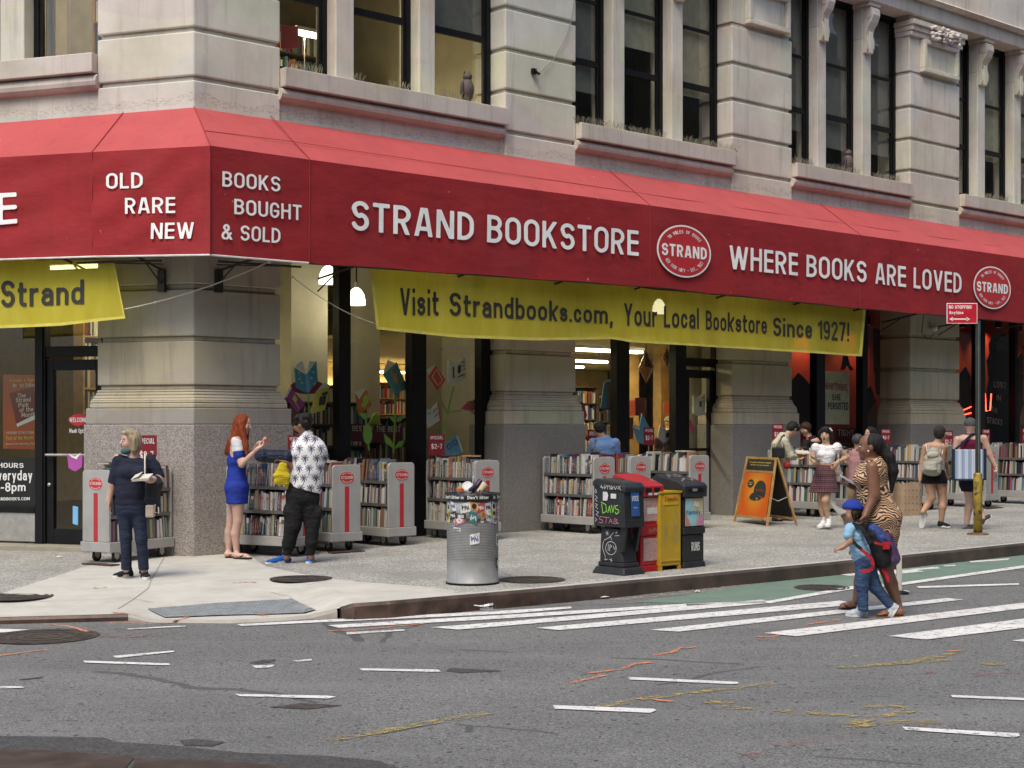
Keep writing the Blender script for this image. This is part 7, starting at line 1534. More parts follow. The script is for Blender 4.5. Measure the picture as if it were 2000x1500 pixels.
# ================================================================ PEOPLE
def _np(v): return np.array([v.x, v.y, v.z])
def sdf_mesh(prims, cuts=(), h=.011, k=.02):
    lo = np.full(3, 1e9); hi = -lo; E = []
    for p in prims:
        if p[0] == 'c':
            a, b = _np(p[1]), _np(p[2]); r = max(p[3], p[4]); l, u = np.minimum(a, b)-r, np.maximum(a, b)+r
        elif p[0] == 'e': a = _np(p[1]); r = max(p[2]); l, u = a-r, a+r
        else: a, b = _np(p[1]), _np(p[2]); r = max(p[3]+p[4]); l, u = np.minimum(a, b)-r, np.maximum(a, b)+r
        E.append((l, u)); lo = np.minimum(lo, l); hi = np.maximum(hi, u)
    lo -= 3*h; hi += 3*h; n = np.ceil((hi-lo)/h).astype(int)+1; D = np.full(n, 1.0, np.float32); m = k*1.2+3*h
    ax = [lo[i]+h*np.arange(n[i]) for i in range(3)]
    for p, (l, u) in zip(prims, E):
        i0 = np.maximum(0, ((l-m-lo)/h).astype(int)); i1 = np.minimum(n, ((u+m-lo)/h).astype(int)+2); sl = tuple(slice(a, b) for a, b in zip(i0, i1))
        X, Y, Zz = np.meshgrid(*[ax[i][sl[i]] for i in range(3)], indexing='ij')
        if p[0] == 'c':
            a, b = _np(p[1]), _np(p[2]); d = b-a; L = d@d+1e-12; px, py, pz = X-a[0], Y-a[1], Zz-a[2]
            t = np.clip((px*d[0]+py*d[1]+pz*d[2])/L, 0, 1); q = np.sqrt((px-t*d[0])**2+(py-t*d[1])**2+(pz-t*d[2])**2)-(p[3]+(p[4]-p[3])*t); kk = p[5] if len(p) > 5 else k
        elif p[0] == 'e':
            c = _np(p[1]); R = p[3] if len(p) > 3 and p[3] is not None else (Vector((1,0,0)), Vector((0,1,0)), Z)
            q0 = 0; q1 = 0
            for a_, r in zip(R, p[2]):
                w = ((X-c[0])*a_.x+(Y-c[1])*a_.y+(Zz-c[2])*a_.z)/r; q0 = q0+w*w; q1 = q1+(w/r)**2
            q0 = np.sqrt(q0); q = q0*(q0-1)/np.sqrt(q1+1e-9); kk = p[4] if len(p) > 4 else k
        else:                                            # 't': flattened tapered tube a, b, (rx,ry), (rx,ry), side axis
            a, b = _np(p[1]), _np(p[2]); d = b-a; Ln = math.sqrt(d@d); d = d/Ln; s_ = _np(p[5]); s_ = s_-d*(s_@d); s_ = s_/np.linalg.norm(s_); f_ = np.cross(d, s_)
            px, py, pz = X-a[0], Y-a[1], Zz-a[2]; ta = px*d[0]+py*d[1]+pz*d[2]; t = np.clip(ta/Ln, 0, 1); ov = ta-np.clip(ta, 0, Ln)
            x = px*s_[0]+py*s_[1]+pz*s_[2]; y = px*f_[0]+py*f_[1]+pz*f_[2]
            rx = p[3][0]+(p[4][0]-p[3][0])*t; ry = p[3][1]+(p[4][1]-p[3][1])*t; rm = np.minimum(rx, ry)
            q = (np.sqrt((x/rx)**2+(y/ry)**2+(ov/(rm*.8))**2)-1)*rm; kk = p[6] if len(p) > 6 else k
        o = D[sl]; hh_ = np.clip(kk-np.abs(o-q), 0, None)/kk; D[sl] = np.minimum(o, q)-hh_*hh_*kk*.25
    if cuts:
        X, Y, Zz = np.meshgrid(*ax, indexing='ij')
        for c, nn in cuts:
            nn = nn.normalized(); D = np.maximum(D, (X-c.x)*nn.x+(Y-c.y)*nn.y+(Zz-c.z)*nn.z)
    ins = D < 0; s8 = sum(ins[i:n[0]-1+i, j:n[1]-1+j, q:n[2]-1+q].astype(np.int8) for i in (0,1) for j in (0,1) for q in (0,1))
    idx = np.argwhere((s8 > 0) & (s8 < 8)); acc = np.zeros((len(idx), 3)); cnt = np.zeros(len(idx))
    C8 = [(i,j,q) for i in (0,1) for j in (0,1) for q in (0,1)]
    for c0 in C8:
        for axn in range(3):
            if c0[axn]: continue
            c1 = list(c0); c1[axn] = 1
            d0 = D[idx[:,0]+c0[0], idx[:,1]+c0[1], idx[:,2]+c0[2]]; d1 = D[idx[:,0]+c1[0], idx[:,1]+c1[1], idx[:,2]+c1[2]]
            cr = (d0 < 0) != (d1 < 0); t = np.where(cr, d0/(d0-d1+1e-12), 0)
            pos = np.tile(np.array(c0, float), (len(idx), 1)); pos[:, axn] = t; acc += pos*cr[:, None]; cnt += cr
    V = lo+h*(idx+acc/np.maximum(cnt, 1)[:, None])
    vid = np.full(np.array(n)-1, -1, np.int64); vid[idx[:,0], idx[:,1], idx[:,2]] = np.arange(len(idx)); Fq = []
    for axn in range(3):
        A0 = [slice(1, -1)]*3; A0[axn] = slice(0, -1); A1 = list(A0); A1[axn] = slice(1, None)
        e = np.argwhere(ins[tuple(A0)] != ins[tuple(A1)])+np.array([0 if i == axn else 1 for i in range(3)])
        b, c = [i for i in range(3) if i != axn]; q = []
        for db, dc in ((0,0),(-1,0),(-1,-1),(0,-1)):
            w = e.copy(); w[:, b] += db; w[:, c] += dc; q.append(vid[w[:,0], w[:,1], w[:,2]])
        Fq.append(np.stack(q, 1))
    Fq = np.concatenate(Fq); return V, Fq[(Fq >= 0).all(1)]
def skinobj(nm, prims, mat, parent, cuts=(), h=.011, k=.02):
    V, Fq = sdf_mesh(prims, cuts, h, k); b = base_of(parent); me = bpy.data.meshes.new(nm)
    me.from_pydata((V-_np(b)).tolist(), [], Fq.tolist()); me.materials.append(mat)
    bm = bmesh.new(); bm.from_mesh(me); bmesh.ops.smooth_vert(bm, verts=bm.verts, factor=.5, use_axis_x=True, use_axis_y=True, use_axis_z=True); bmesh.ops.recalc_face_normals(bm, faces=bm.faces); bm.to_mesh(me); bm.free()
    me.polygons.foreach_set("use_smooth", [True]*len(me.polygons)); me.update()
    o = bpy.data.objects.new(nm, me); COL.objects.link(o); o.parent = parent; return o
def skin_mat(nm, c): 
    m, nt, b = mat0(nm); co = objco(nt); f = noise(nt, co, 14, 4); nt.links.new(ramp(nt, f, [(.3, [x*.86 for x in c]), (.7, c)]), b.inputs["Base Color"]); b.inputs["Roughness"].default_value = .5
    b.inputs["Subsurface Weight"].default_value = .08; b.inputs["Subsurface Radius"].default_value = (.02,.008,.004); return m
def cloth(nm, c, var=.15, rough=.85, fold=.6, fs=7): 
    if nm in _m: return _m[nm]
    m, nt, b = mat0(nm); co = objco(nt); f = noise(nt, co, 5, 4); nt.links.new(ramp(nt, f, [(.3, [x*(1-var) for x in c]), (.7, c)]), b.inputs["Base Color"]); b.inputs["Roughness"].default_value = rough; b.inputs["Specular IOR Level"].default_value = .2
    if fold:
        w = noise(nt, objco(nt, (1,1,2.2)), fs, 3, .5); bump(nt, b, mathn(nt, 'ADD', mathn(nt, 'MULTIPLY', w, 1.0), mathn(nt, 'MULTIPLY', noise(nt, co, 300, 1), .02)), fold, .03)
    _m[nm] = m; return m
def hair_mat(nm, a, b_, s=40):
    if nm in _m: return _m[nm]
    m, nt, b = mat0(nm); f = noise(nt, objco(nt, (1,1,.12)), s, 4, .6); nt.links.new(ramp(nt, f, [(.35, a), (.65, b_)]), b.inputs["Base Color"]); b.inputs["Roughness"].default_value = .6; b.inputs["Specular IOR Level"].default_value = .18; bump(nt, b, f, .8, .015); _m[nm] = m; return m
LEFT_, CAMD, RIGHT_ = Vector((-1,0,0)), Vector((0,-1,0)), Vector((1,0,0))
class Pn:
    def __init__(s, lab, Y, foot, skin, h=.011, group=None):
        s.Y, s.h = Y, h; s.rt = root("person", lab, "person", AT(foot[0], foot[1], Y), group); s.skin = skin; s.P = []; s.m = Y/F; s.cuts = []
    def J(s, u, v, dy=0): return AT(u, v, s.Y+dy)
    def head(s, c, f, up=Z, k=1.0, neck=None, eyes=True, mouth=None, feat=True, nr=.05):
        f = (f-up*f.dot(up)).normalized(); sd = f.cross(up).normalized(); R = (sd, f, up); s.hc, s.hf, s.hs, s.hu, s.hk = c, f, sd, up, k
        s.P += [('e', c+up*.022*k-f*.012*k, (.076*k,.093*k,.098*k), R), ('e', c-up*.042*k+f*.018*k, (.057*k,.064*k,.078*k), R), ('c', c-up*.095*k+f*.052*k, c-up*.10*k+f*.062*k, .02*k, .018*k),
                ('c', c+f*.080*k+up*.012*k, c+f*.100*k-up*.028*k, .010*k, .014*k, .012)]
        for sg in (-1, 1): s.P += [('e', c+sd*sg*.078*k-f*.012*k-up*.008*k, (.012*k,.022*k,.032*k), R, .008), ('e', c+sd*sg*.035*k+f*.055*k-up*.03*k, (.025*k,.025*k,.028*k), R)]
        if neck is not None: s.P += [('c', c-up*.06*k-f*.02*k, neck, nr*k, nr*1.15)]
        if feat:
            ww = M("eye white", (.55,.52,.48), .3, 0, .02); dk = M("eye dark", (.03,.02,.015), .3); lp = M("lips", (.30,.09,.08), .5)
            for sg in (-1, 1):
                e = c+sd*sg*.031*k+f*.078*k+up*.004*k
                if eyes:
                    mb = MB(); mb.ball(e, (.013*k,.010*k,.007*k), 6); mb.ball(e+f*.006*k, (.006*k,.007*k,.007*k), 5, 1); obj("eye", mb, [ww, dk], s.rt, smooth=True)
                mb = MB(); mb.tube([e+sd*.016*k+up*.018*k-f*.004*k, e+up*.023*k+f*.004*k, e-sd*.016*k+up*.018*k-f*.004*k], .004*k, 5); obj("eyebrow", mb, dk, s.rt)
            mb = MB()
            if mouth == 'open': mb.ball(c-up*.066*k+f*.074*k, (.016*k,.012*k,.022*k), 8); obj("mouth", mb, M("open mouth", (.05,.01,.01), .6), s.rt, smooth=True)
            else:
                mb.tube([c-up*.055*k+f*.072*k+sd*.024*k, c-up*.053*k+f*.083*k, c-up*.055*k+f*.072*k-sd*.024*k], .007*k, 6); obj("mouth", mb, lp, s.rt, smooth=True)
        return s
    def limb(s, *q):                                     # q: (point, radius), ...
        for (a, r), (b, r2) in zip(q, q[1:]): s.P.append(('c', a, b, r, r2))
        return s
    def hand(s, w, d, n, k=1.0, curl=.5, th=None):       # wrist, finger direction, palm normal
        d = d.normalized(); n = (n-d*n.dot(d)).normalized(); sd = d.cross(n); th = th or 1
        pc_ = w+d*.05*k; s.P += [('e', pc_, (.042*k,.052*k,.018*k), (sd, d, n), .02), ('c', w-d*.02*k, w+d*.02*k, .026*k, .028*k)]
        for i, (o, L) in enumerate(((-.03,.060),(-.01,.072),(.011,.068),(.030,.052))):
            b = w+d*.092*k+sd*o*k; m1 = b+(d*math.cos(curl*.6)+n*math.sin(curl*.6))*L*.55*k; e = m1+(d*math.cos(curl*1.6)+n*math.sin(curl*1.6))*L*.5*k
            s.P += [('c', w+d*.06*k+sd*o*.9*k, b, .0105*k, .0105*k, .008), ('c', b, m1, .0105*k, .0095*k, .006), ('c', m1, e, .0095*k, .0085*k, .006)]
        t0 = w+d*.028*k-sd*.034*k*th; t1 = t0+d*.035*k-sd*.022*k*th+n*.018*k; t2 = t1+d*.028*k+n*.012*k
        s.P += [('c', t0, t1, .014*k, .0115*k, .01), ('c', t1, t2, .0115*k, .009*k, .006)]
        return s
    def body(s): return skinobj("body", s.P, s.skin, s.rt, s.cuts, s.h, .022)
    def wear(s, nm, prims, mat, cuts=(), k=.03, lab=None):
        o = skinobj(nm, prims, mat, s.rt, cuts, s.h, k)
        if lab: o["label"] = lab
        return o
    def shoe(s, heel, toe, mat, sole=None, up=Z, w=.042, ank=None, low=.05, sole_h=.024):
        d = (toe-heel); L = d.length; d.normalize(); sd = d.cross(up).normalized(); R = (sd, d, up); g = heel+up*0
        pr = [('e', heel+d*L*.20+up*.03, (w*.92, L*.24, .045), R), ('e', heel+d*L*.70+up*.024, (w*1.08, L*.32, .034), R), ('c', heel+d*L*.22+up*.05, heel+d*L*.62+up*.038, .038, .03)]
        if ank is not None: pr.append(('c', heel+d*L*.22+up*.04, heel.lerp(ank, .0)+d*L*.22+up*(low+.03), .042, .04))
        o = skinobj("shoe", pr, mat, s.rt, [(g+up*.004, -up), (heel+d*L*.2+up*(low+.045), up)], s.h*.8, .02)
        if sole is not None:
            mb = MB(); P = []
            for q in range(20):
                a = 2*math.pi*q/20; y = .5+.53*math.cos(a); ww_ = w*(.86+.30*(y-.3) if y > .3 else .86)*math.copysign(abs(math.sin(a))**.7, math.sin(a)); P.append(heel+d*L*y+sd*ww_*1.08+up*.001)
            mb.prism(P, up*sole_h); obj("sole", mb, sole, o)
        return o
    def foot(s, heel, toe, ank, r=.03):                  # bare foot, flat on its sole
        d = (toe-heel).normalized(); L = (toe-heel).length; sd = d.cross(Z); R = (sd, d, Z)
        s.P += [('c', ank, heel+d*.03+Z*.035, r, .034), ('c', heel+d*.02+Z*.03, heel+d*L*.7+Z*.026, .034, .030), ('e', heel+d*L*.72+Z*.02, (.042, L*.2, .02), R)]
        for i in range(5): o = sd*(-.03+.015*i); s.P.append(('c', heel+d*L*.82+o+Z*.014, heel+d*(L*(1-.025*abs(i-1.2)))+o*1.05+Z*.012, .010, .009, .006))
        return s
def sandal(pn, heel, toe, mat, strap=True):
    d = (toe-heel).normalized(); L = (toe-heel).length; sd = d.cross(Z); mb = MB(); P = []
    for q in range(18):
        a = 2*math.pi*q/18; y = .5+.54*math.cos(a); P.append(heel+d*L*y+sd*.043*(.9+.3*(y-.4))*math.copysign(abs(math.sin(a))**.7, math.sin(a)))
    mb.prism(P, Z*.011)
    if strap:
        for sg in (-1, 1): mb.tube([heel+d*L*.88+Z*.03, heel+d*L*.62+sd*sg*.03+Z*.05, heel+d*L*.42+sd*sg*.038+Z*.03], .006, 5)
    return obj("sandal", mb, mat, pn.rt)
FAIR, TANS, BRN, DBR, LBR = skin_mat("fair skin", (.56,.36,.28)), skin_mat("tan skin", (.46,.27,.17)), skin_mat("brown skin", (.26,.13,.075)), skin_mat("deep brown skin", (.20,.095,.055)), skin_mat("light brown skin", (.50,.31,.20))
SOLEW = M("white shoe sole", (.66,.66,.64), .6); NAVY = cloth("navy jersey", (.020,.022,.042)); 
def held(nm, lab, cat, mb, mats, **k): return solo(nm, lab, cat, mb, mats, **k)
def slabq(mb, c, a, b, n, la, lb, th, m=0):             # thin box: centre, two axes, normal
    a, b, n = a.normalized(), b.normalized(), n.normalized()
    q = [c-a*la/2-b*lb/2-n*th/2, c+a*la/2-b*lb/2-n*th/2, c+a*la/2+b*lb/2-n*th/2, c-a*la/2+b*lb/2-n*th/2]; mb.box8(q+[p+n*th for p in q], m)
# ---- 1: woman in navy top, standing, looking up the side street
p = Pn("woman with blonde bob in navy top and dark jeans, holding an open book", 16.67, (255,1130), FAIR, .0105); J = p.J; s1 = RIGHT_
f = Vector((-.82,-.57,0)); p.head(J(253,862,-.02), f, Z, 1.06, J(261,893), mouth=None, nr=.052)
p.P += [('t', J(262,903), J(260,915), (.15,.075), (.17,.10), s1)]
p.limb((J(230,897),.058), (J(220,943),.047)).limb((J(220,943),.046), (J(213,978),.030)); p.hand(J(212.5,978), Vector((-.02,.0,-1)), Vector((.9,.2,0)), .95, .5)
p.limb((J(299,899),.058), (J(312,934,-.02),.048)).limb((J(312,934,-.02),.045), (J(294,938,-.22),.032)); p.hand(J(294,938,-.22), Vector((-.95,-.12,.05)), Z, .95, .7)
p.P += [('t', J(256,958), J(256,985), (.15,.11), (.16,.11), s1)]
p.limb((J(247,1090),.042), (J(246,1112),.036)); p.limb((J(281,1090),.042), (J(281,1114),.036)); p.body()
tp = [('t', J(262,905), J(259,925), (.185,.095), (.185,.135), s1), ('t', J(259,925), J(254,962), (.180,.145), (.155,.135), s1), ('t', J(254,962), J(255,984), (.158,.135), (.165,.13), s1), ('e', J(250,923,-.10), (.085,.07,.07)), ('e', J(274,923,-.10), (.085,.07,.07)),
      ('c', J(232,899), J(221,940), .070, .058), ('c', J(296,899), J(311,931,-.02), .070, .058)]
p.wear("top", tp, NAVY, [(J(253,986), -Z), (J(258,896,-.10), Vector((-.03,-.62,1)))])
p.wear("jeans", [('t', J(256,984), J(256,996), (.165,.125), (.168,.125), s1), ('c', J(243,992), J(246,1049,-.02), .090, .063), ('c', J(246,1049,-.02), J(247,1113), .062, .056), ('c', J(270,992), J(276,1051,-.03), .090, .064), ('c', J(276,1051,-.03), J(281,1114), .062, .056)], cloth("dark blue denim", (.022,.032,.060), .3, .85, .8, 9), [(J(255,1113), -Z)])
SH = cloth("black trainer mesh", (.018,.018,.02), .3); p.shoe(GW(259,1126), GW(221,1129.5), SH, SOLEW, ank=J(247,1104), w=.05, low=.07, sole_h=.03); p.shoe(GW(279,1122), GW(286,1133), SH, SOLEW, ank=J(281,1106), w=.05, low=.07, sole_h=.03)
c, f, sd = p.hc, p.hf, p.hs; R = (sd, f, Z)
p.wear("hair", [('e', c+Z*.035-f*.03, (.098,.103,.098), R), ('e', c-Z*.03-f*.055, (.098,.075,.10), R), ('c', c+sd*.085+Z*.02-f*.005, c+sd*.088-Z*.095-f*.01, .035, .034), ('c', c-sd*.085+Z*.02-f*.01, c-sd*.085-Z*.09-f*.015, .033, .032), ('e', c+Z*.095+f*.02, (.075,.07,.03), R)], hair_mat("ash blonde hair", (.22,.165,.10), (.43,.35,.24)), [(c-Z*.125, -Z)])
p.wear("face_mask", [('e', c-Z*.105+f*.035, (.060,.065,.040), R)], cloth("teal patterned mask", (.05,.17,.18), .5, .85, .5, 30), [(c-Z*.075, Z)], lab="teal patterned face mask pulled under the chin")
bc = J(278,932,-.30); a_ = Vector((.97,-.15,.08)); n_ = Vector((.0,-.35,1)).normalized(); mb = MB()
for k, tl in ((0,.0),(1,.25)):
    slabq(mb, bc+n_*(.012*k-.01), a_, n_.cross(a_), n_+a_*tl, .19, .14, .014)
slabq(mb, bc+n_*.022-a_*.06, a_+n_*.35, n_.cross(a_), n_, .10, .14, .004); held("open_book", "open white paperback held by the woman in navy top", "book", mb, M("cream paper", (.60,.57,.48), .7, 0, .1, 40))
V_, F_ = sdf_mesh([('t', J(300,936,-.12), J(304,945,-.12), (.07,.05), (.075,.05), s1), ('t', J(303,945,-.10), J(300,985,-.10), (.075,.05), (.07,.04), s1), ('c', J(300,980,-.1), J(308,1003,-.1), .045, .02), ('c', J(292,945,-.13), J(287,978,-.13), .04, .025)], [], .012, .04)
mb = MB(); mb.v = [Vector(q) for q in V_]; mb.f = [tuple(q) for q in F_]; mb.m = [0]*len(mb.f); held("jacket", "dark grey jacket draped over the forearm of the woman in navy top", "jacket", mb, cloth("charcoal jacket cloth", (.035,.037,.045), .3, .85, 1, 9), smooth=True)
bag = root("handbag", "small beige handbag with a white strap hanging beside the woman in navy top", "handbag", J(293,1000,-.15)); mb = MB(); q0 = J(294,998,-.16)
mb.box(Fr(Vector((1,0,0)), Vector((0,-1,0)), q0), -.05, .045, -.035, .035, -.07, .065); obj("pouch", mb, M("beige leather", (.42,.33,.26), .5), bag, bevel=.015)
mb = MB(); mb.tube([J(283,886,-.075), J(283,900,-.125), J(283,922,-.165), J(284,933,-.17)], .009, 6); mb.tube([J(303,985,-.16), J(302,1000,-.17), J(310,1003,-.17), J(309,990,-.16)], .006, 6); obj("strap", mb, M("white strap", (.62,.58,.5), .6), bag)
# ---- 2: redhead in blue dress
p = Pn("woman with long red hair in blue and white dress, looking at a red phone", 19.0, (465,1091), FAIR, .011); J = p.J; D1 = Vector((0,1,0))
f = Vector((.93,-.30,-.20)); p.head(J(476,829), f, Vector((.18,0,.98)).normalized(), 1.0, J(466,852,.02))
p.limb((J(463,861,-.10),.05), (J(472,907,-.16),.040)).limb((J(472,907,-.16),.040), (J(503,877,-.22),.026)); p.hand(J(503,877,-.22), Vector((.8,.1,.65)), Vector((-.2,-.3,.9)), .9, .8)
p.limb((J(468,862,.20),.05), (J(487,889,.16),.038)).limb((J(487,889,.16),.038), (J(507,866,-.08),.026)); p.hand(J(506,866,-.06), Vector((.8,-.5,.3)), Vector((0,0,1)), .9, .9)
for kn, an, hp, cf, he, to in (((464.5,1017,-.06),(462.5,1081,-.05),(464,975,-.07),(459.5,1043,-.05),(457,1091.5),(491,1092.5)), ((452,1012,.10),(446.5,1079,.10),(458,975,.08),(448,1040,.11),(440,1089.5),(462,1089.5))):
    p.limb((J(*hp),.083), (J(*kn),.056)).limb((J(*kn),.055), (J(*cf),.055), (J(*an),.034)); H_, T_ = GW(*he)+Z*.014, GW(*to)+Z*.014; p.foot(H_, T_, J(*an)); sandal(p, GW(*he)+Z*.001, GW(*to)+Z*.001, BLACK)
p.P += [('t', J(464,862), J(463,900), (.17,.09), (.15,.11), D1)]; p.body()
BLU = cloth("royal blue dress cloth", (.020,.042,.30), .2, .8, .6); WHC = cloth("white dress cloth", (.66,.66,.68), .1)
p.wear("dress", [('t', J(464,880), J(463,900), (.155,.105), (.15,.12), D1), ('t', J(463,900), J(462,921), (.14,.118), (.125,.105), D1), ('t', J(462,921), J(462.5,952), (.13,.11), (.165,.145), D1), ('t', J(462.5,952), J(463.5,984), (.168,.148), (.165,.13), D1), ('e', J(473,893,-.07), (.06,.07,.06)), ('c', J(466,880,-.13), J(467.5,889,-.145), .058, .056)], BLU, [(J(463,984), -Z), (J(463,881), Vector((-.12,0,1)))])
p.wear("shoulder_panel", [('t', J(465,861), J(464,882), (.165,.085), (.158,.108), D1), ('c', J(463,861,-.12), J(466.5,881,-.145), .062, .060), ('c', J(467,861,.2), J(472,876,.19), .062, .058)], WHC, [(J(463,882), Vector((.12,0,-1))), (J(466,856), Vector((.4,0,1)))])
c, f, sd, u = p.hc, p.hf, p.hs, p.hu
HR = hair_mat("copper red hair", (.10,.018,.006), (.27,.055,.016), 60)
p.wear("hair", [('e', c+u*.03-f*.03, (.095,.105,.10), (sd, f, u)), ('c', c-f*.06-u*.02, J(459,880,-.05), .085, .085), ('c', J(459,868,-.03), J(446,885,-.02), .075, .035), ('c', J(452,862,-.06), J(441,884,-.04), .055, .02), ('c', c+sd*.07-f*.0, J(480,873,-.13), .05, .035), ('c', J(479,866,-.12), J(482,889,-.16), .038, .014), ('c', c-sd*.07, J(478,875,.10), .05, .035), ('c', J(458,868,-.1), J(462,884,-.12), .05, .02)], HR, k=.025)
mb = MB(); slabq(mb, J(517,864,-.19), Vector((.8,0,.55)), Vector((0,1,.1)), Vector((-.5,.1,.8)), .15, .075, .010); held("phone", "red cased phone held by the woman with red hair", "phone", mb, M("red phone case", (.55,.03,.025), .35))
# ---- 3: man in palm shirt
def palm_mat():
    m, nt, b = mat0("white palm print cloth"); tc = nt.nodes.new("ShaderNodeTexCoord"); co = node(nt, "Mapping", {"Vector": tc.outputs["Object"], "Scale": (8.5, 2.0, 8.5)}).outputs[0]
    s_ = node(nt, "SeparateXYZ", {0: co}); X_n = s_.outputs[0]; rowz = mathn(nt, 'FLOOR', s_.outputs[2]); X2 = mathn(nt, 'ADD', X_n, mathn(nt, 'MULTIPLY', mathn(nt, 'MODULO', rowz, 2.0), .5))
    col = mathn(nt, 'FLOOR', X2); wnz = node(nt, "TexWhiteNoise", {"Vector": node(nt, "CombineXYZ", {0: col, 2: rowz}).outputs[0]}).outputs["Value"]
    fx = mathn(nt, 'SUBTRACT', mathn(nt, 'FRACT', X2), mathn(nt, 'MULTIPLY_ADD', wnz, .3, .35)); fz = mathn(nt, 'SUBTRACT', mathn(nt, 'FRACT', s_.outputs[2]), .66)
    an = mathn(nt, 'ARCTAN2', fz, fx); rd = mathn(nt, 'SQRT', mathn(nt, 'ADD', mathn(nt, 'MULTIPLY', fx, fx), mathn(nt, 'MULTIPLY', fz, fz)))
    fr_ = mathn(nt, 'ABSOLUTE', mathn(nt, 'COSINE', mathn(nt, 'ADD', mathn(nt, 'MULTIPLY', an, 4.0), mathn(nt, 'MULTIPLY', rd, 6.0))))
    edge = mathn(nt, 'MULTIPLY_ADD', mathn(nt, 'POWER', fr_, 1.6), .36, .07); edge = mathn(nt, 'ADD', edge, mathn(nt, 'MULTIPLY_ADD', noise(nt, co, 9, 2), .16, -.08))
    pal = mathn(nt, 'LESS_THAN', rd, edge)
    tw = mathn(nt, 'ABSOLUTE', mathn(nt, 'ADD', fx, mathn(nt, 'MULTIPLY', mathn(nt, 'SINE', mathn(nt, 'MULTIPLY', fz, 6.0)), .05))); tr = mathn(nt, 'MULTIPLY', mathn(nt, 'LESS_THAN', tw, .035), mathn(nt, 'LESS_THAN', fz, 0.0))
    mk = mathn(nt, 'MAXIMUM', pal, tr); c = mixc(nt, mk, (.68,.68,.70), (.035,.035,.085)); nt.links.new(c, b.inputs["Base Color"]); b.inputs["Roughness"].default_value = .8
    bump(nt, b, noise(nt, objco(nt, (1,1,1.5)), 6, 3), .5, .03); return m
p = Pn("man with curly hair, white palm print shirt, black cargo trousers and blue shoes", 18.3, (570,1100), BRN, .011); J = p.J; s1 = Vector((.97,.24,0))
f = Vector((-.96,.18,-.1)); p.head(J(588,830), f, Z, 1.02, J(598,850,.02), nr=.055)
p.limb((J(578,867),.06), (J(575,917,-.04),.048)).limb((J(575,917,-.04),.050), (J(557,902,-.12),.032)); p.hand(J(557,902,-.12), Vector((-.9,-.1,.35)), Vector((.1,.2,-1)), 1.0, 1.1)
p.limb((J(627,873,.06),.058), (J(631,916,.10),.048), (J(618,935,.2),.035)); p.hand(J(618,935,.2), Vector((-.7,.5,-.4)), Vector((-.3,-.3,.8)), 1, .6)
p.P += [('t', J(601,875), J(596,960), (.19,.10), (.15,.11), s1)]; p.limb((J(562,1078),.04), (J(560,1090),.038)); p.limb((J(606,1076),.04), (J(607,1090),.038)); p.body()
p.wear("shirt", [('t', J(602,862), J(604,880), (.15,.085), (.205,.12), s1), ('t', J(604,880), J(600,920), (.205,.13), (.19,.14), s1), ('t', J(600,920), J(595,962), (.185,.14), (.20,.145), s1), ('c', J(583,866), J(577,888,-.02), .076, .074), ('c', J(622,872,.05), J(629,892,.08), .076, .074), ('t', J(600,848), J(600,858), (.07,.07), (.09,.075), s1)], palm_mat(), [(J(585,953), Vector((-.28,0,-1)))])
p.wear("trousers", [('t', J(592,950), J(591,972), (.19,.13), (.20,.14), s1), ('c', J(580,970), J(572,1027,-.03), .125, .098), ('c', J(572,1027,-.03), J(564,1062), .092, .080), ('c', J(564,1062), J(561,1082), .075, .05), ('c', J(603,970,.02), J(610,1022,.02), .12, .095), ('c', J(610,1022,.02), J(608,1060), .090, .074), ('c', J(608,1060), J(606.5,1082), .07, .048), ('e', J(561,1000,-.05), (.05,.07,.10)), ('e', J(622,1003,.0), (.05,.07,.09))], cloth("black cargo cotton", (.016,.016,.017), .3, .85, 1.0, 8), [(J(580,1084), -Z)])
BSH = cloth("bright blue canvas", (.012,.10,.42), .15, .8, .2); p.shoe(GW(567,1098), GW(520,1102), BSH, SOLEW, ank=J(561,1085), w=.046); p.shoe(GW(608,1094), GW(602,1101), BSH, SOLEW, ank=J(607,1085))
c, f, sd = p.hc, p.hf, p.hs; rr = random.Random(5)
p.wear("hair", [('e', c+Z*.04-f*.03, (.093,.10,.09), (sd, f, Z)), ('e', c-Z*.0-f*.075, (.08,.05,.07), (sd, f, Z))]+[('e', c+Z*(.06+rr.uniform(-.04,.06))-f*rr.uniform(-.05,.10)+sd*rr.uniform(-.09,.09), (.03,.03,.03), None, .012) for _ in range(46)], hair_mat("black curly hair", (.008,.007,.007), (.03,.026,.025), 90), k=.02)
p.wear("beard", [('e', c-Z*.07+f*.022, (.060,.064,.045), (sd, f, Z))], hair_mat("black curly hair", (0,0,0), (0,0,0)), [(c-Z*.045+f*.06, Vector((0,0,1))-f*.9)])
mb = MB()
for sg in (-1, 1): mb.ball(c+sd*sg*.033+f*.092+Z*.004, (.026,.012,.022) if abs(f.y) > .7 else (.012,.026,.022), 7); mb.tube([c+sd*sg*.058+f*.085+Z*.008, c+sd*sg*.08-f*.02+Z*.006], .004, 5)
obj("sunglasses", mb, BLACK, p.rt)
mb = MB(); mb.lathe([(.037,-.012),(.037,.012)], J(560,904,-.11), 14, X=Vector((0,1,0)), Y=Z, A=Vector((.8,0,-.5))); obj("wristwatch", mb, M("dark strap", (.04,.03,.02), .5), p.rt)
V_, F_ = sdf_mesh([('t', J(512,890,-.10), J(560,893,-.05), (.075,.10), (.09,.11), Z), ('t', J(505,891,-.1), J(515,890,-.1), (.06,.09), (.075,.10), Z)], [], .012, .03); mb = MB(); mb.v = [Vector(q) for q in V_]; mb.f = [tuple(q) for q in F_]; mb.m = [0]*len(mb.f)
held("duffel_bag", "dark navy rolled bag resting on the cart top by the man's hand", "bag", mb, cloth("navy nylon", (.018,.024,.045), .3, .5, 1, 12), smooth=True)
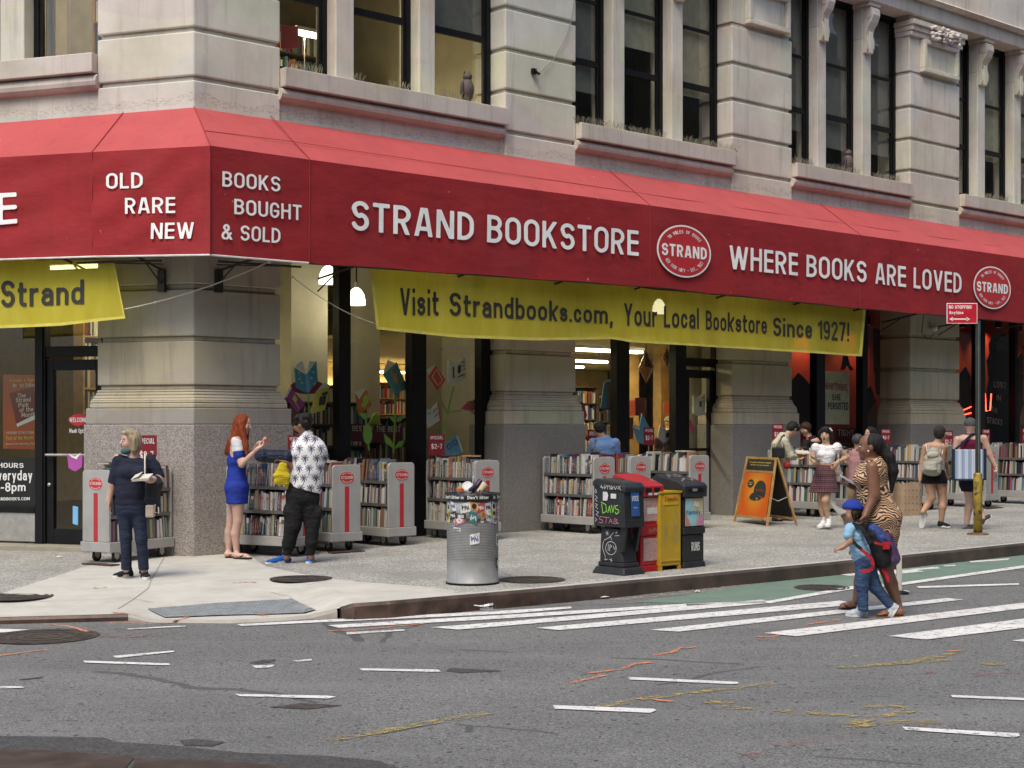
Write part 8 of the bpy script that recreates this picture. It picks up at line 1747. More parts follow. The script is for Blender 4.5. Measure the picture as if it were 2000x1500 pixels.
V_, F_ = sdf_mesh([('t', J(553,907,-.16), J(549,930,-.18), (.05,.03), (.085,.035), s1), ('t', J(549,930,-.18), J(548,944,-.18), (.085,.035), (.08,.03), s1), ('c', J(560,930,-.16), J(561,954,-.15), .035, .012)], [], .011, .03); mb = MB(); mb.v = [Vector(q) for q in V_]; mb.f = [tuple(q) for q in F_]; mb.m = [0]*len(mb.f)
held("tote_bag", "yellow cloth tote hanging from the hand of the man in palm shirt", "bag", mb, cloth("yellow tote cloth", (.52,.40,.02), .15, .85, 1, 9), smooth=True)
# ---- 4: man in blue T-shirt from behind
p = Pn("dark haired man in blue T-shirt seen from behind, browsing beside the second pier", 23.9, (1182,1035), TANS, .013); J = p.J; s1 = Vector((.95,.31,0))
p.head(J(1169,838), Vector((-.25,.95,-.35)), Vector((-.05,.25,.95)).normalized(), 1.0, J(1177,857,.0), feat=False, nr=.058)
p.limb((J(1154,866),.055), (J(1151,898,.1),.045), (J(1160,912,.28),.034)); p.hand(J(1160,912,.28), Vector((.3,.9,0)), Vector((0,0,-1)), 1, .5)
p.limb((J(1205,866),.055), (J(1206,900,.1),.045), (J(1196,915,.28),.034)); p.hand(J(1196,915,.28), Vector((-.3,.9,0)), Vector((0,0,-1)), 1, .5)
p.P += [('t', J(1180,870), J(1180,925), (.19,.11), (.15,.11), s1)]; p.body()
p.wear("shirt", [('t', J(1179,858), J(1180,872), (.13,.085), (.205,.12), s1), ('t', J(1180,872), J(1180,930), (.205,.13), (.165,.125), s1), ('c', J(1158,864), J(1153,889,.05), .07, .066), ('c', J(1202,864), J(1205,889,.05), .07, .066)], cloth("periwinkle cotton", (.125,.215,.42), .12, .85, .7), [(J(1180,932), -Z)])
p.wear("trousers", [('t', J(1180,928), J(1180,945), (.17,.12), (.175,.125), s1), ('c', J(1170,945), J(1170,1030), .09, .06), ('c', J(1191,945), J(1191,1030), .09, .06)], cloth("dark chinos", (.05,.05,.055)))
p.shoe(J(1168,1035), J(1168,1030,.26), SH, SOLEW); p.shoe(J(1190,1035), J(1191,1030,.26), SH, SOLEW)
c, f, sd, u = p.hc, p.hf, p.hs, p.hu; p.wear("hair", [('e', c+u*.03-f*.022, (.087,.098,.093), (sd, f, u)), ('e', c-u*.02-f*.06, (.072,.045,.065), (sd, f, u))], hair_mat("black short hair", (.006,.006,.007), (.025,.022,.02), 60))
mb = MB(); P_ = [J(1163,858,-.09), J(1163,880,-.145), J(1168,905,-.15), J(1176,925,-.14)]
for a, b in zip(P_, P_[1:]): mb.quad(a-RIGHT_*.022, a+RIGHT_*.022, b+RIGHT_*.022, b-RIGHT_*.022)
held("bag_strap", "grey bag strap across the back of the man in blue T-shirt", "bag strap", mb, cloth("grey webbing", (.12,.125,.11)))
# ---- 5: woman in white crop top and plaid skirt
def plaid_mat():
    m, nt, b = mat0("dark plaid cloth"); tc = nt.nodes.new("ShaderNodeTexCoord"); s_ = node(nt, "SeparateXYZ", {0: tc.outputs["Object"]}); an = mathn(nt, 'MULTIPLY', mathn(nt, 'ARCTAN2', s_.outputs[1], s_.outputs[0]), .165)
    def line(v, fq, w, o_=0): return mathn(nt, 'LESS_THAN', mathn(nt, 'FRACT', mathn(nt, 'ADD', mathn(nt, 'MULTIPLY', v, fq), o_)), w)
    c = (.165,.055,.068); c = mixc(nt, mathn(nt, 'MULTIPLY', line(s_.outputs[2], 11, .42), .55), c, (.05,.02,.03)); c = mixc(nt, mathn(nt, 'MULTIPLY', line(an, 14, .4), .5), c, (.05,.02,.03)); c = mixc(nt, line(s_.outputs[2], 11, .10, .3), c, (.012,.01,.014)); c = mixc(nt, line(an, 14, .10, .3), c, (.012,.01,.014)); c = mixc(nt, mathn(nt, 'MULTIPLY', line(s_.outputs[2], 11, .05, .75), .5), c, (.4,.3,.3))
    nt.links.new(c, b.inputs["Base Color"]); b.inputs["Roughness"].default_value = .85; w = mathn(nt, 'SINE', mathn(nt, 'MULTIPLY', an, 190.0)); bump(nt, b, w, .4, .02); return m
p = Pn("woman with black bob yawning, in white puff sleeved top, plaid skirt and white sneakers", 23.19, (1612,1033), LBR, .0115); J = p.J; s1 = Vector((.97,-.2,0))
p.head(J(1612.5,849), Vector((-.45,-.9,.12)), Z, 1.0, J(1613,869), mouth='open')
p.limb((J(1592,876),.045), (J(1587,897,-.02),.038), (J(1592,905,-.22),.026)); p.hand(J(1592,903,-.20), Vector((.3,-.8,.25)), Vector((.8,.2,.3)), .9, 1.0)
p.limb((J(1638,876),.046), (J(1655,893,.04),.038), (J(1637,902,-.08),.026)); p.hand(J(1637,902,-.08), Vector((-.5,-.15,-.8)), Vector((-.4,.8,0)), .9, .4)
p.P += [('t', J(1613,875), J(1612,905), (.13,.075), (.115,.095), s1), ('t', J(1612,905), J(1611,922), (.115,.095), (.14,.11), s1)]
p.limb((J(1604,955,.04),.078), (J(1605,982,.05),.054), (J(1606,996,.06),.05), (J(1609.5,1016,.05),.034)); p.limb((J(1616,955,-.04),.08), (J(1612,977,-.09),.057), (J(1614,993,-.05),.051), (J(1618.6,1015,-.03),.034)); p.body()
WT = cloth("white cotton top", (.70,.70,.72), .08, .85, .9, 14)
p.wear("top", [('t', J(1613,876), J(1612,890), (.145,.085), (.145,.115), s1), ('t', J(1612,890), J(1612,905), (.145,.12), (.125,.105), s1), ('e', J(1593,876), (.072,.075,.085)), ('e', J(1635,875), (.075,.075,.085)), ('e', J(1605,887,-.07), (.06,.05,.05)), ('e', J(1621,887,-.07), (.06,.05,.05))], WT, [(J(1612,905.5), -Z), (J(1612,868.5,-.09), Vector((0,-.75,.8)))], k=.025)
p.wear("skirt", [('t', J(1611,911), J(1611,925), (.125,.105), (.15,.125), s1), ('t', J(1611,925), J(1609,966), (.155,.13), (.235,.18), s1)], plaid_mat(), [(J(1609,962), -Z)])
WS = cloth("white leather", (.68,.68,.67), .05, .5, .1)
for an, he, to in (((1609.5,1016,.05),(1610,1030),(1599,1034)), ((1618.6,1015,-.03),(1619.5,1028),(1616,1036))):
    p.wear("sock", [('c', J(an[0],an[1]-7,an[2]), J(an[0],an[1]+8,an[2]), .041, .042)], WS, [(J(an[0],an[1]-8,an[2]), Z)]); a, b = J(he[0],he[1],an[2]), J(to[0],to[1]-2,an[2]-.16); b.z = a.z; p.shoe(a, b, WS, SOLEW, ank=a+Z*.1, w=.048, low=.06)
c, f, sd = p.hc, p.hf, p.hs; BH = hair_mat("glossy black hair", (.006,.006,.008), (.03,.027,.028), 60)
p.wear("hair", [('e', c+Z*.04-f*.02, (.094,.10,.088), (sd, f, Z)), ('e', c-Z*.02-f*.05, (.10,.075,.09), (sd, f, Z)), ('c', c+sd*.088+Z*.03, c+sd*.088-Z*.06-f*.02, .032, .028), ('c', c-sd*.088+Z*.03, c-sd*.088-Z*.06-f*.02, .032, .028), ('e', c+Z*.085+f*.05, (.07,.035,.03), (sd, f, Z))], BH)
mb = MB(); mb.tube([c+Z*.10+RIGHT_*.05-Vector((0,.06,0)), c+Z*.055+RIGHT_*.088-Vector((0,.05,0))], .011, 6); obj("hair_clip", mb, WHT, p.rt)
mb = MB(); slabq(mb, J(1593,897,-.33), Vector((.9,0,-.45)), Vector((0,.9,.4)), Vector((.3,-.3,.9)), .15, .075, .009); held("phone", "dark phone held by the yawning woman in white top", "phone", mb, M("black phone", (.02,.02,.025), .2))
mb = MB(); mb.lathe([(.032,-.006),(.032,.006)], J(1637,901,-.08), 12, X=Vector((0,1,0)), Y=Vector((.6,0,.8)), A=Vector((-.8,0,-.5))); obj("wristwatch", mb, M("brown strap", (.10,.05,.03), .5), p.rt)
V_, F_ = sdf_mesh([('t', J(1637,910,.08), J(1638,925,.08), (.03,.03), (.055,.035), RIGHT_), ('t', J(1638,925,.08), J(1637,938,.08), (.06,.035), (.05,.03), RIGHT_), ('c', J(1634,885,.09), J(1637,912,.08), .01, .012)], [], .011, .03); mb = MB(); mb.v = [Vector(q) for q in V_]; mb.f = [tuple(q) for q in F_]; mb.m = [0]*len(mb.f)
held("tote_bag", "natural cotton tote hanging behind the arm of the yawning woman", "bag", mb, cloth("natural cotton", (.56,.53,.45), .1, .9, .8), smooth=True)
# ---- 6: person in cream shirt bending over a cart, black bag on the shoulder
p = Pn("dark haired person in loose cream shirt bending over a cart behind the A-frame board", 25.0, (1530,1018), TANS, .013); J = p.J; s1 = Vector((.55,.83,0))
p.head(J(1549,838,.05), Vector((.75,.45,-.55)), Vector((.5,.3,.8)).normalized(), 1.0, J(1536,851,.02), feat=False, nr=.052)
p.limb((J(1531,861,-.14),.055), (J(1543,890,-.12),.045), (J(1562,891,.05),.03)); p.hand(J(1562,891,.05), Vector((.9,.3,.1)), Vector((0,0,1)), .95, .6)
p.limb((J(1530,861,.2),.055), (J(1548,885,.25),.045), (J(1566,889,.2),.03)); p.hand(J(1566,889,.2), Vector((.9,.1,.1)), Vector((0,0,1)), .95, .6)
p.P += [('t', J(1526,865), J(1517,925), (.16,.1), (.15,.12), s1)]; p.limb((J(1513,950,-.05),.08), (J(1513,985,-.04),.055), (J(1513,1008,-.02),.038)); p.limb((J(1526,950,.08),.08), (J(1527,985,.08),.055), (J(1528,1008,.1),.038)); p.body()
CRM = cloth("cream linen", (.50,.47,.35), .1, .9, 1.0); p.wear("shirt", [('t', J(1531,853), J(1525,870), (.14,.09), (.19,.13), s1), ('t', J(1525,870), J(1517,925), (.19,.14), (.18,.15), s1), ('c', J(1531,862,-.15), J(1543,890,-.13), .075, .07), ('c', J(1543,890,-.13), J(1551,893,-.05), .07, .055), ('c', J(1531,862,.2), J(1546,884,.24), .075, .07)], CRM, [(J(1517,930), -Z)])
p.wear("shorts", [('t', J(1518,922), J(1519,945), (.165,.14), (.18,.14), s1), ('c', J(1513,945,-.05), J(1513,970,-.05), .10, .09), ('c', J(1526,945,.08), J(1527,970,.08), .10, .09)], cloth("pale shorts", (.48,.48,.46)), [(J(1518,972), -Z)])
for he, to in (((1508,1013,-.05),(1528,1016,-.12)), ((1528,1013,.05),(1549,1016,.0))): a, b = J(*he), J(*to); b.z = a.z = gz(a.x, a.y)+.001; p.shoe(a, b, M("brown leather shoe", (.10,.045,.03), .4), BLACK)
c, f, sd, u = p.hc, p.hf, p.hs, p.hu; p.wear("hair", [('e', c+u*.03-f*.02, (.092,.103,.095), (sd, f, u)), ('e', c+u*.05+f*.05, (.07,.05,.05), (sd, f, u)), ('e', c-u*.02-f*.06, (.075,.05,.07), (sd, f, u))], hair_mat("black short hair", (0,0,0), (0,0,0)))
bag = root("shoulder_bag", "black leather shoulder bag with red lining, on the person in cream shirt", "bag", J(1520,885,-.25)); mb = MB(); q0 = J(1520,884,-.27); mb.box(Fr(Vector((1,.1,0)).normalized(), Vector((.1,-1,0)).normalized(), q0), -.10, .10, -.05, .05, -.09, .09); obj("body", mb, M("black leather", (.02,.018,.02), .35, 0, .3), bag, bevel=.02)
mb = MB(); mb.tube([J(1513,875,-.26), J(1525,855,-.20), J(1531,850,-.12)], .014, 6); mb.tube([J(1528,875,-.26), J(1531,858,-.18), J(1532,850,-.10)], .014, 6); obj("strap", mb, M("black leather", (0,0,0)), bag)
mb = MB(); mb.ball(J(1537,909,-.2), (.06,.05,.06), 8); held("red_pouch", "red flowered pouch hanging below the black shoulder bag", "pouch", mb, cloth("red pouch cloth", (.45,.04,.05), .5, .8, .8, 20), smooth=True)
mb = MB(); slabq(mb, J(1567,883,.02), Vector((1,.1,-.05)), Vector((0,.9,.2)), Z, .22, .15, .02); held("open_book", "pale book held flat by the person in cream shirt", "book", mb, M("cream paper", (0,0,0)))
# ---- 7: woman in black leaning over the far side of the cart
p = Pn("dark haired woman in black jacket and red scarf leaning over the cart books", 26.4, (1584,1008), TANS, .014); J = p.J; s1 = Vector((.8,-.6,0))
p.head(J(1573,838), Vector((-.7,-.55,-.5)), Vector((-.3,-.1,.95)).normalized(), 1.0, J(1581,856), nr=.05)
p.P += [('t', J(1585,862), J(1588,920), (.16,.1), (.14,.11), s1)]; p.limb((J(1573,866,-.1),.05), (J(1570,890,-.2),.04), (J(1567,895,-.35),.028)); p.hand(J(1567,895,-.35), Vector((-.5,-.7,-.2)), Z, .9, .5); p.body()
BJ = cloth("black jacket", (.012,.012,.014), .3, .8, 1); p.wear("jacket", [('t', J(1583,858), J(1586,872), (.12,.085), (.19,.12), s1), ('t', J(1586,872), J(1588,935), (.19,.13), (.165,.13), s1), ('c', J(1574,865,-.1), J(1570,889,-.2), .068, .06), ('c', J(1597,866,.1), J(1600,900,.05), .068, .06)], BJ, [(J(1588,940), -Z)])
p.wear("trousers", [('c', J(1582,938), J(1582,1003), .1, .06), ('c', J(1594,938), J(1594,1003), .1, .06)], BJ); p.shoe(J(1583,1008,.05), J(1579,1008,-.18), BLACK, BLACK); p.shoe(J(1595,1008,.05), J(1592,1008,-.18), BLACK, BLACK)
mb = MB(); mb.tube([J(1577,857,-.1), J(1575,868,-.15), J(1579,880,-.15)], .022, 8); obj("scarf", mb, cloth("red scarf cloth", (.45,.03,.03)), p.rt, smooth=True)
c, f, sd, u = p.hc, p.hf, p.hs, p.hu; p.wear("hair", [('e', c+u*.035-f*.02, (.09,.10,.092), (sd, f, u)), ('e', c-u*.0-f*.065, (.07,.05,.07), (sd, f, u)), ('c', c+sd*.08+u*.02, c+sd*.075-u*.09, .022, .012), ('c', c-sd*.08+u*.02, c-sd*.075-u*.09, .022, .012)], hair_mat("dark brown hair", (.018,.010,.006), (.05,.03,.018), 60))
# ---- 8: mother in tiger print dress, and the boy
def tiger_mat():
    m, nt, b = mat0("tiger print cloth"); co = objco(nt, (1,1,1)); n_ = node(nt, "TexNoise", {"Vector": co, "Scale": 6.0, "Detail": 2.0})
    s_ = node(nt, "SeparateXYZ", {0: co}); v = mathn(nt, 'ADD', mathn(nt, 'MULTIPLY', s_.outputs[2], 34.0), mathn(nt, 'MULTIPLY', n_.outputs["Fac"], 7.5)); v = mathn(nt, 'ADD', v, mathn(nt, 'MULTIPLY', mathn(nt, 'SINE', mathn(nt, 'MULTIPLY', s_.outputs[0], 22.0)), .9))
    w = mathn(nt, 'SINE', mathn(nt, 'MULTIPLY', v, 7.5)); w = mathn(nt, 'ADD', w, mathn(nt, 'MULTIPLY_ADD', noise(nt, co, 28, 2), 1.4, -.7))
    c = ramp(nt, mathn(nt, 'MULTIPLY_ADD', w, .5, .5), [(.44, (.60,.385,.22)), (.52, (.018,.014,.012))]); nt.links.new(c, b.inputs["Base Color"]); b.inputs["Roughness"].default_value = .8; bump(nt, b, noise(nt, co, 6, 3), .4, .03); return m
p = Pn("woman in tiger print dress with long black ponytail, crossing beside a boy", 14.36, (1735,1203), DBR, .0105); J = p.J; D1 = Vector((.25,.97,0))
p.head(J(1696,873), Vector((-.97,.05,-.12)), Z, 1.05, J(1703,900,.02), nr=.054)
p.limb((J(1703,913,-.15),.060), (J(1708,966,-.18),.054)).limb((J(1708,966,-.17),.052), (J(1691,1004,-.22),.032)); p.hand(J(1691,1004,-.22), Vector((-.45,-.1,-.9)), Vector((-.8,.2,.4)), .95, .8)
p.limb((J(1700,908,.18),.06), (J(1683,955,.22),.048)).limb((J(1683,955,.22),.046), (J(1664,949,.10),.028)); p.hand(J(1664,949,.10), Vector((-.95,-.05,.2)), Vector((.1,-.2,1)), .95, .9)
p.P += [('t', J(1703,908), J(1702,960), (.13,.085), (.13,.11), D1), ('t', J(1704,970), J(1720,1020), (.15,.13), (.17,.15), D1), ('e', J(1686,935,-.06), (.07,.08,.07))]
p.limb((J(1728,1060,-.05),.095), (J(1731,1112,-.02),.064), (J(1740,1140,.02),.062), (J(1754,1183,.04),.040)); p.limb((J(1712,1060,.10),.095), (J(1684,1112,.10),.062), (J(1680,1138,.12),.058), (J(1673,1172,.12),.038))
H_, T_ = RD(1764,1202,.012), RD(1712,1203,.012); p.foot(H_, T_, J(1755.5,1186,.03)); sandal(p, H_-Z*.012, T_-Z*.012, M("tan leather", (.22,.10,.05), .5)); 
H2, T2 = RD(1671,1186,.035), RD(1638,1189,.012); p.foot(H2, T2, J(1673,1173,.12)); sandal(p, H2-Z*.012, T2-Z*.012, BLACK); p.body()
TG = tiger_mat()
p.wear("dress", [('t', J(1704,897), J(1706,912), (.115,.085), (.185,.115), D1), ('t', J(1706,912), J(1704,925), (.185,.115), (.18,.13), D1), ('t', J(1701,925), J(1704,966), (.165,.15), (.15,.14), D1), ('e', J(1684,936,-.07), (.085,.09,.075)), ('e', J(1684,936,.09), (.08,.08,.075)), ('t', J(1705,966), J(1718,1012), (.155,.145), (.19,.20), D1), ('t', J(1718,1012), J(1722,1040), (.19,.20), (.17,.165), D1), ('e', J(1738,1012,0), (.09,.15,.12)), ('t', J(1722,1040), J(1722,1085), (.165,.155), (.16,.135), D1), ('c', J(1705,1040,.08), J(1678,1092,.08), .12, .075)], TG, [(J(1700,1090), Vector((.1,0,-1))), (J(1702,897,-.05), Vector((-.3,0,1)))], k=.04)
c, f, sd = p.hc, p.hf, p.hs; p.wear("hair", [('e', c+Z*.032-f*.045, (.093,.112,.098), (sd, f, Z)), ('c', c-f*.12-Z*.02, J(1737,894,-.02), .055, .050), ('c', J(1737,894,-.02), J(1744,920,-.03), .052, .050), ('c', J(1744,920,-.03), J(1741,962,-.03), .048, .014)], BH, [(c+f*.055, f)])
mb = MB(); mb.ball(J(1696,881,-.09), (.009,.007,.009), 6); obj("earring", mb, WHT, p.rt)
mb = MB(); slabq(mb, J(1657,938,.06), Vector((.85,0,-.52)), Vector((-.1,.9,.3)), Vector((.4,-.3,.8)), .16, .078, .010); held("phone", "silver phone held by the woman in tiger print dress", "phone", mb, M("silver phone", (.50,.54,.60), .2, .2))
mb = MB(); mb.box(Fr(Vector((1,0,0)), Vector((0,-1,0)), J(1665,968,.26)), -.05, .06, -.04, .04, -.07, .07); held("brown_bag", "small brown paper bag and white pouch carried in front of the tiger dress", "bag", mb, M("brown kraft paper", (0,0,0)), bevel=0)
# ---- 9: boy with cap and backpack
p = Pn("small boy in blue cap, light blue T-shirt and jeans striding with a big backpack", 14.23, (1683,1205), skin_mat("warm brown skin", (.36,.20,.125)), .0095); J = p.J; D1 = Vector((.2,.98,0))
p.head(J(1663,1003), Vector((-.97,-.22,.02)), Z, .98, J(1666,1024,.01), nr=.042)
p.limb((J(1659,1033,-.10),.038), (J(1660,1058,-.13),.030)).limb((J(1660,1058,-.13),.030), (J(1645,1069,-.14),.022)); p.hand(J(1645,1069,-.14), Vector((-.9,0,-.25)), Vector((0,.4,-1)), .66, 1.3)
p.limb((J(1668,1032,.10),.038), (J(1678,1055,.14),.03), (J(1672,1070,.12),.022)); p.hand(J(1672,1070,.12), Vector((-.8,0,-.4)), Vector((0,-.4,-1)), .66, 1)
p.P += [('t', J(1667,1032), J(1684,1085), (.10,.065), (.09,.075), D1)]; p.body()
p.wear("shirt", [('t', J(1666,1028), J(1672,1045), (.105,.06), (.115,.085), D1), ('t', J(1672,1045), J(1685,1088), (.115,.088), (.108,.095), D1), ('c', J(1660,1032,-.10), J(1656,1045,-.12), .05, .046), ('c', J(1668,1031,.10), J(1674,1044,.12), .05, .046)], cloth("light blue cotton", (.26,.47,.66), .08, .85, .7, 12), [(J(1684,1092), Vector((.3,0,-1)))])
DN = cloth("mid blue denim", (.055,.10,.20), .35, .85, .9, 12)
p.wear("jeans", [('t', J(1686,1085), J(1690,1100), (.105,.09), (.11,.095), D1), ('c', J(1688,1100,-.05), J(1684,1143,-.05), .078, .058), ('c', J(1684,1143,-.05), J(1686,1190,-.04), .056, .048), ('c', J(1693,1100,.05), J(1709,1146,.05), .078, .058), ('c', J(1709,1146,.05), J(1737,1180,.05), .056, .044)], DN, [(J(1680,1192), Vector((-.1,0,-1)))])
KS = cloth("pale trainer mesh", (.55,.60,.64), .3, .7, .3, 20); p.shoe(RD(1693,1206,.002), RD(1653,1203,.002), KS, SOLEW, ank=J(1686,1190), w=.036)
a = J(1741,1211,.05); p.shoe(J(1755,1184,.05), J(1738,1211,.05), KS, SOLEW, up=Vector((-.85,0,.52)), w=.036)
c, f, sd = p.hc, p.hf, p.hs; p.wear("hair", [('e', c+Z*.02-f*.025, (.082,.092,.085), (sd, f, Z)), ('c', c+sd*.07-Z*.0, c+sd*.068-Z*.05, .022, .014), ('c', c-sd*.07-Z*.0, c-sd*.068-Z*.05, .022, .014)], hair_mat("dark brown hair", (0,0,0), (0,0,0)), [(c+f*.045, f)])
CB = cloth("blue cap cloth", (.018,.045,.30), .15, .8, .3); cr = p.wear("cap", [('e', c+Z*.045-f*.012, (.092,.104,.085), (sd, f, Z))], CB, [(c+Z*.040, Vector((0,0,-1))+f*.12)])
mb = MB(); n = 10; br = c+Z*.040+f*.075
mb.grid(lambda u, v: br+f*(.01+.115*v*(1-.45*(2*u-1)**2))+sd*(2*u-1)*.085*(1-.25*v)+Z*(.05*v-.02*(2*u-1)**2+.075*(2*u-1)*v), n, 6); mb2 = MB(); mb2.v = mb.v+[q-Z*.006 for q in mb.v]; k_ = len(mb.v); mb2.f = mb.f+[tuple(i+k_ for i in q)[::-1] for q in mb.f]; mb2.m = [0]*len(mb2.f)
obj("cap_brim", mb2, cloth("grey cap brim", (.30,.29,.26), .1), cr, smooth=True)
bp = root("backpack", "big child's backpack, black, blue and red with dangling red straps", "backpack", J(1727,1070,0)); Bx = Vector((.62,0,-.78))
bo = skinobj("main_body", [('t', J(1703,1040), J(1725,1095), (.13,.075), (.15,.095), D1), ('e', J(1722,1075), (.11,.15,.16))], cloth("black nylon", (.018,.018,.02), .3, .7, .6), bp, (), .011, .03)
skinobj("top_panel", [('t', J(1702,1030,-.0), J(1722,1052,-.0), (.14,.055), (.15,.075), D1)], M("blue print nylon", (.03,.055,.20), .6, 0, .8, 26), bp, (), .011, .03)
skinobj("front_pocket", [('t', J(1729,1050), J(1741,1092), (.12,.075), (.125,.085), D1)], M("navy red print nylon", (.07,.03,.09), .6, 0, .9, 18), bp, (), .011, .03)
RS = cloth("red strap webbing", (.42,.02,.03)); mb = MB()
def band(mb, P_, w): 
    for a, b in zip(P_, P_[1:]): t_ = (b-a).normalized(); q = Vector((t_.z, 0, -t_.x))*w/2; mb.box8([a-q, a+q, a+q+D1*.006, a-q+D1*.006, b-q, b+q, b+q+D1*.006, b-q+D1*.006])
band(mb, [J(1676,1068,-.17), J(1690,1080,-.19), J(1703,1092,-.19), J(1706,1105,-.19), J(1700,1114,-.18), J(1682,1117,-.17)], .030); obj("red_strap", mb, RS, bp); mb = MB(); band(mb, [J(1724,1110,-.1), J(1731,1122,-.1), J(1736,1137,-.1)], .032); obj("red_strap", mb, RS, bp); mb = MB(); band(mb, [J(1708,1060,-.17), J(1722,1063,-.18), J(1738,1066,-.16)], .02); obj("red_strap", mb, RS, bp)
mb = MB(); band(mb, [J(1664,1024,-.12), J(1680,1028,-.15), J(1692,1046,-.17), J(1700,1062,-.17)], .045); band(mb, [J(1662,1053,-.15), J(1672,1064,-.17), J(1684,1074,-.18)], .03); obj("shoulder_strap", mb, cloth("black nylon", (0,0,0)), bp)
mb = MB(); mb.box(Fr(Vector((1,0,0)), Vector((0,-1,0)), J(1730,1066,-.16)), -.03, .03, 0, .02, -.03, .035); obj("red_buckle", mb, RS, bp)
# ---- 10, 11: two more browsers behind the mother
p = Pn("grey capped person in dusty pink dress browsing behind the mother in tiger print", 24.6, (1676,1015), TANS, .014); J = p.J; s1 = Vector((.8,.6,0))
p.head(J(1676,862), Vector((.6,.75,-.2)), Z, 1.0, J(1676,882), feat=False); p.limb((J(1663,890),.045), (J(1662,925),.036), (J(1668,945,.1),.026)); p.hand(J(1668,945,.1), Vector((.3,.5,-.5)), Vector((.8,0,0)), .9, .5)
p.P += [('t', J(1676,888), J(1677,940), (.15,.09), (.13,.1), s1)]; p.limb((J(1671,985),.06), (J(1671,1010),.035)); p.limb((J(1683,985),.06), (J(1683,1010),.035)); p.body()
p.wear("dress", [('t', J(1676,884), J(1676,900), (.15,.09), (.165,.12), s1), ('t', J(1676,900), J(1677,990), (.165,.125), (.21,.17), s1), ('c', J(1664,889), J(1661,905), .06, .06), ('c', J(1688,889), J(1691,905), .06, .06)], cloth("dusty pink cotton", (.36,.19,.20), .1), [(J(1677,992), -Z)])
p.shoe(J(1671,1014,.05), J(1676,1014,.2), BLACK, SOLEW); p.shoe(J(1683,1014,.05), J(1688,1014,.2), BLACK, SOLEW)
c, f, sd = p.hc, p.hf, p.hs; p.wear("hair", [('e', c+Z*.03-f*.02, (.09,.10,.095), (sd, f, Z))], hair_mat("grey dark hair", (.03,.03,.032), (.08,.08,.085)))
p = Pn("black haired person in dark clothes mostly hidden behind the mother's head", 25.8, (1699,1008), LBR, .014); J = p.J; s1 = RIGHT_
p.head(J(1699,848), Vector((-.8,-.5,-.2)), Z, 1.0, J(1700,866)); p.P += [('t', J(1700,872), J(1700,920), (.16,.1), (.14,.1), s1)]; p.limb((J(1695,985),.06), (J(1695,1003),.035)); p.limb((J(1705,985),.06), (J(1705,1003),.035)); p.body()
p.wear("coat", [('t', J(1700,868), J(1700,885), (.16,.09), (.185,.12), s1), ('t', J(1700,885), J(1700,985), (.185,.13), (.17,.13), s1), ('c', J(1682,880), J(1680,925), .06, .05), ('c', J(1718,880), J(1720,925), .06, .05)], cloth("dark red knit", (.10,.02,.025)), [(J(1700,988), -Z)])
p.shoe(J(1695,1008,.05), J(1693,1008,-.15), BLACK, BLACK); p.shoe(J(1705,1008,.05), J(1704,1008,-.15), BLACK, BLACK)
c, f, sd = p.hc, p.hf, p.hs; p.wear("hair", [('e', c+Z*.035-f*.02, (.092,.102,.095), (sd, f, Z)), ('c', c-f*.05, c-f*.06-Z*.14, .08, .05)], BH, [(c+f*.06, f)])
# ---- 12: woman with the beige backpack
p = Pn("woman in black shorts and strappy white top walking away with a beige backpack", 23.13, (1838,1032), TANS, .0115); J = p.J; s1 = Vector((.95,-.3,0))
p.head(J(1837,846), Vector((.65,.7,.05)), Z, 1.0, J(1830,867), feat=False)
p.limb((J(1807,873),.047), (J(1801,902,.03),.037), (J(1797,935),.027)); p.hand(J(1797,935), Vector((0,.1,-1)), Vector((.8,-.3,0)), .9, .7)
p.limb((J(1848,873,.05),.047), (J(1847,902,.08),.037), (J(1852,925,.2),.027)); p.hand(J(1852,925,.2), Vector((.3,.6,-.6)), Vector((-.5,0,0)), .9, .7)
p.P += [('t', J(1828,872), J(1826,892), (.165,.085), (.14,.095), s1), ('t', J(1826,892), J(1824,925), (.14,.095), (.15,.11), s1)]
p.limb((J(1815,940),.088), (J(1820,972,-.03),.058), (J(1812,985,.0),.055), (J(1802,1000,-.10),.036)); p.limb((J(1836,940,.03),.088), (J(1841,974,.03),.060), (J(1840.5,990,.0),.057), (J(1839,1016,.02),.036)); p.body()
p.wear("top", [('t', J(1826,890), J(1824,925), (.145,.10), (.158,.115), s1)], cloth("white grey top", (.30,.30,.31)), [(J(1826,889), Z)])
p.wear("shorts", [('t', J(1824,922), J(1824,936), (.165,.125), (.175,.13), s1), ('c', J(1815,936), J(1813,945), .105, .105), ('c', J(1835,936,.02), J(1837,945,.02), .105, .105)], cloth("black shorts", (.012,.012,.013)), [(J(1824,944.5), -Z)])
p.shoe(J(1832,1029,.05), J(1856,1031,.0), SH, SOLEW, ank=J(1839,1016)); p.shoe(J(1806,1001,-.06), J(1799,1031,-.02), SH, SOLEW, up=Vector((.35,.9,.1)), w=.045)
mb = MB()
for u0, u1 in ((1808,1812),(1843,1840)): mb.tube([J(u0,866,-.06), J(u1,888,-.11)], .006, 5)
obj("top_strap", mb, WHT, p.rt)
c, f, sd = p.hc, p.hf, p.hs; p.wear("hair", [('e', c+Z*.028-f*.022, (.088,.098,.092), (sd, f, Z)), ('e', c-Z*.025-f*.05, (.075,.055,.07), (sd, f, Z))], hair_mat("dark cropped hair", (.012,.011,.010), (.045,.04,.037), 70))
bp = root("backpack", "beige canvas backpack on the woman walking away in black shorts", "backpack", J(1821,905,-.2)); CV = cloth("beige canvas", (.36,.35,.29), .12, .85, 1, 8)
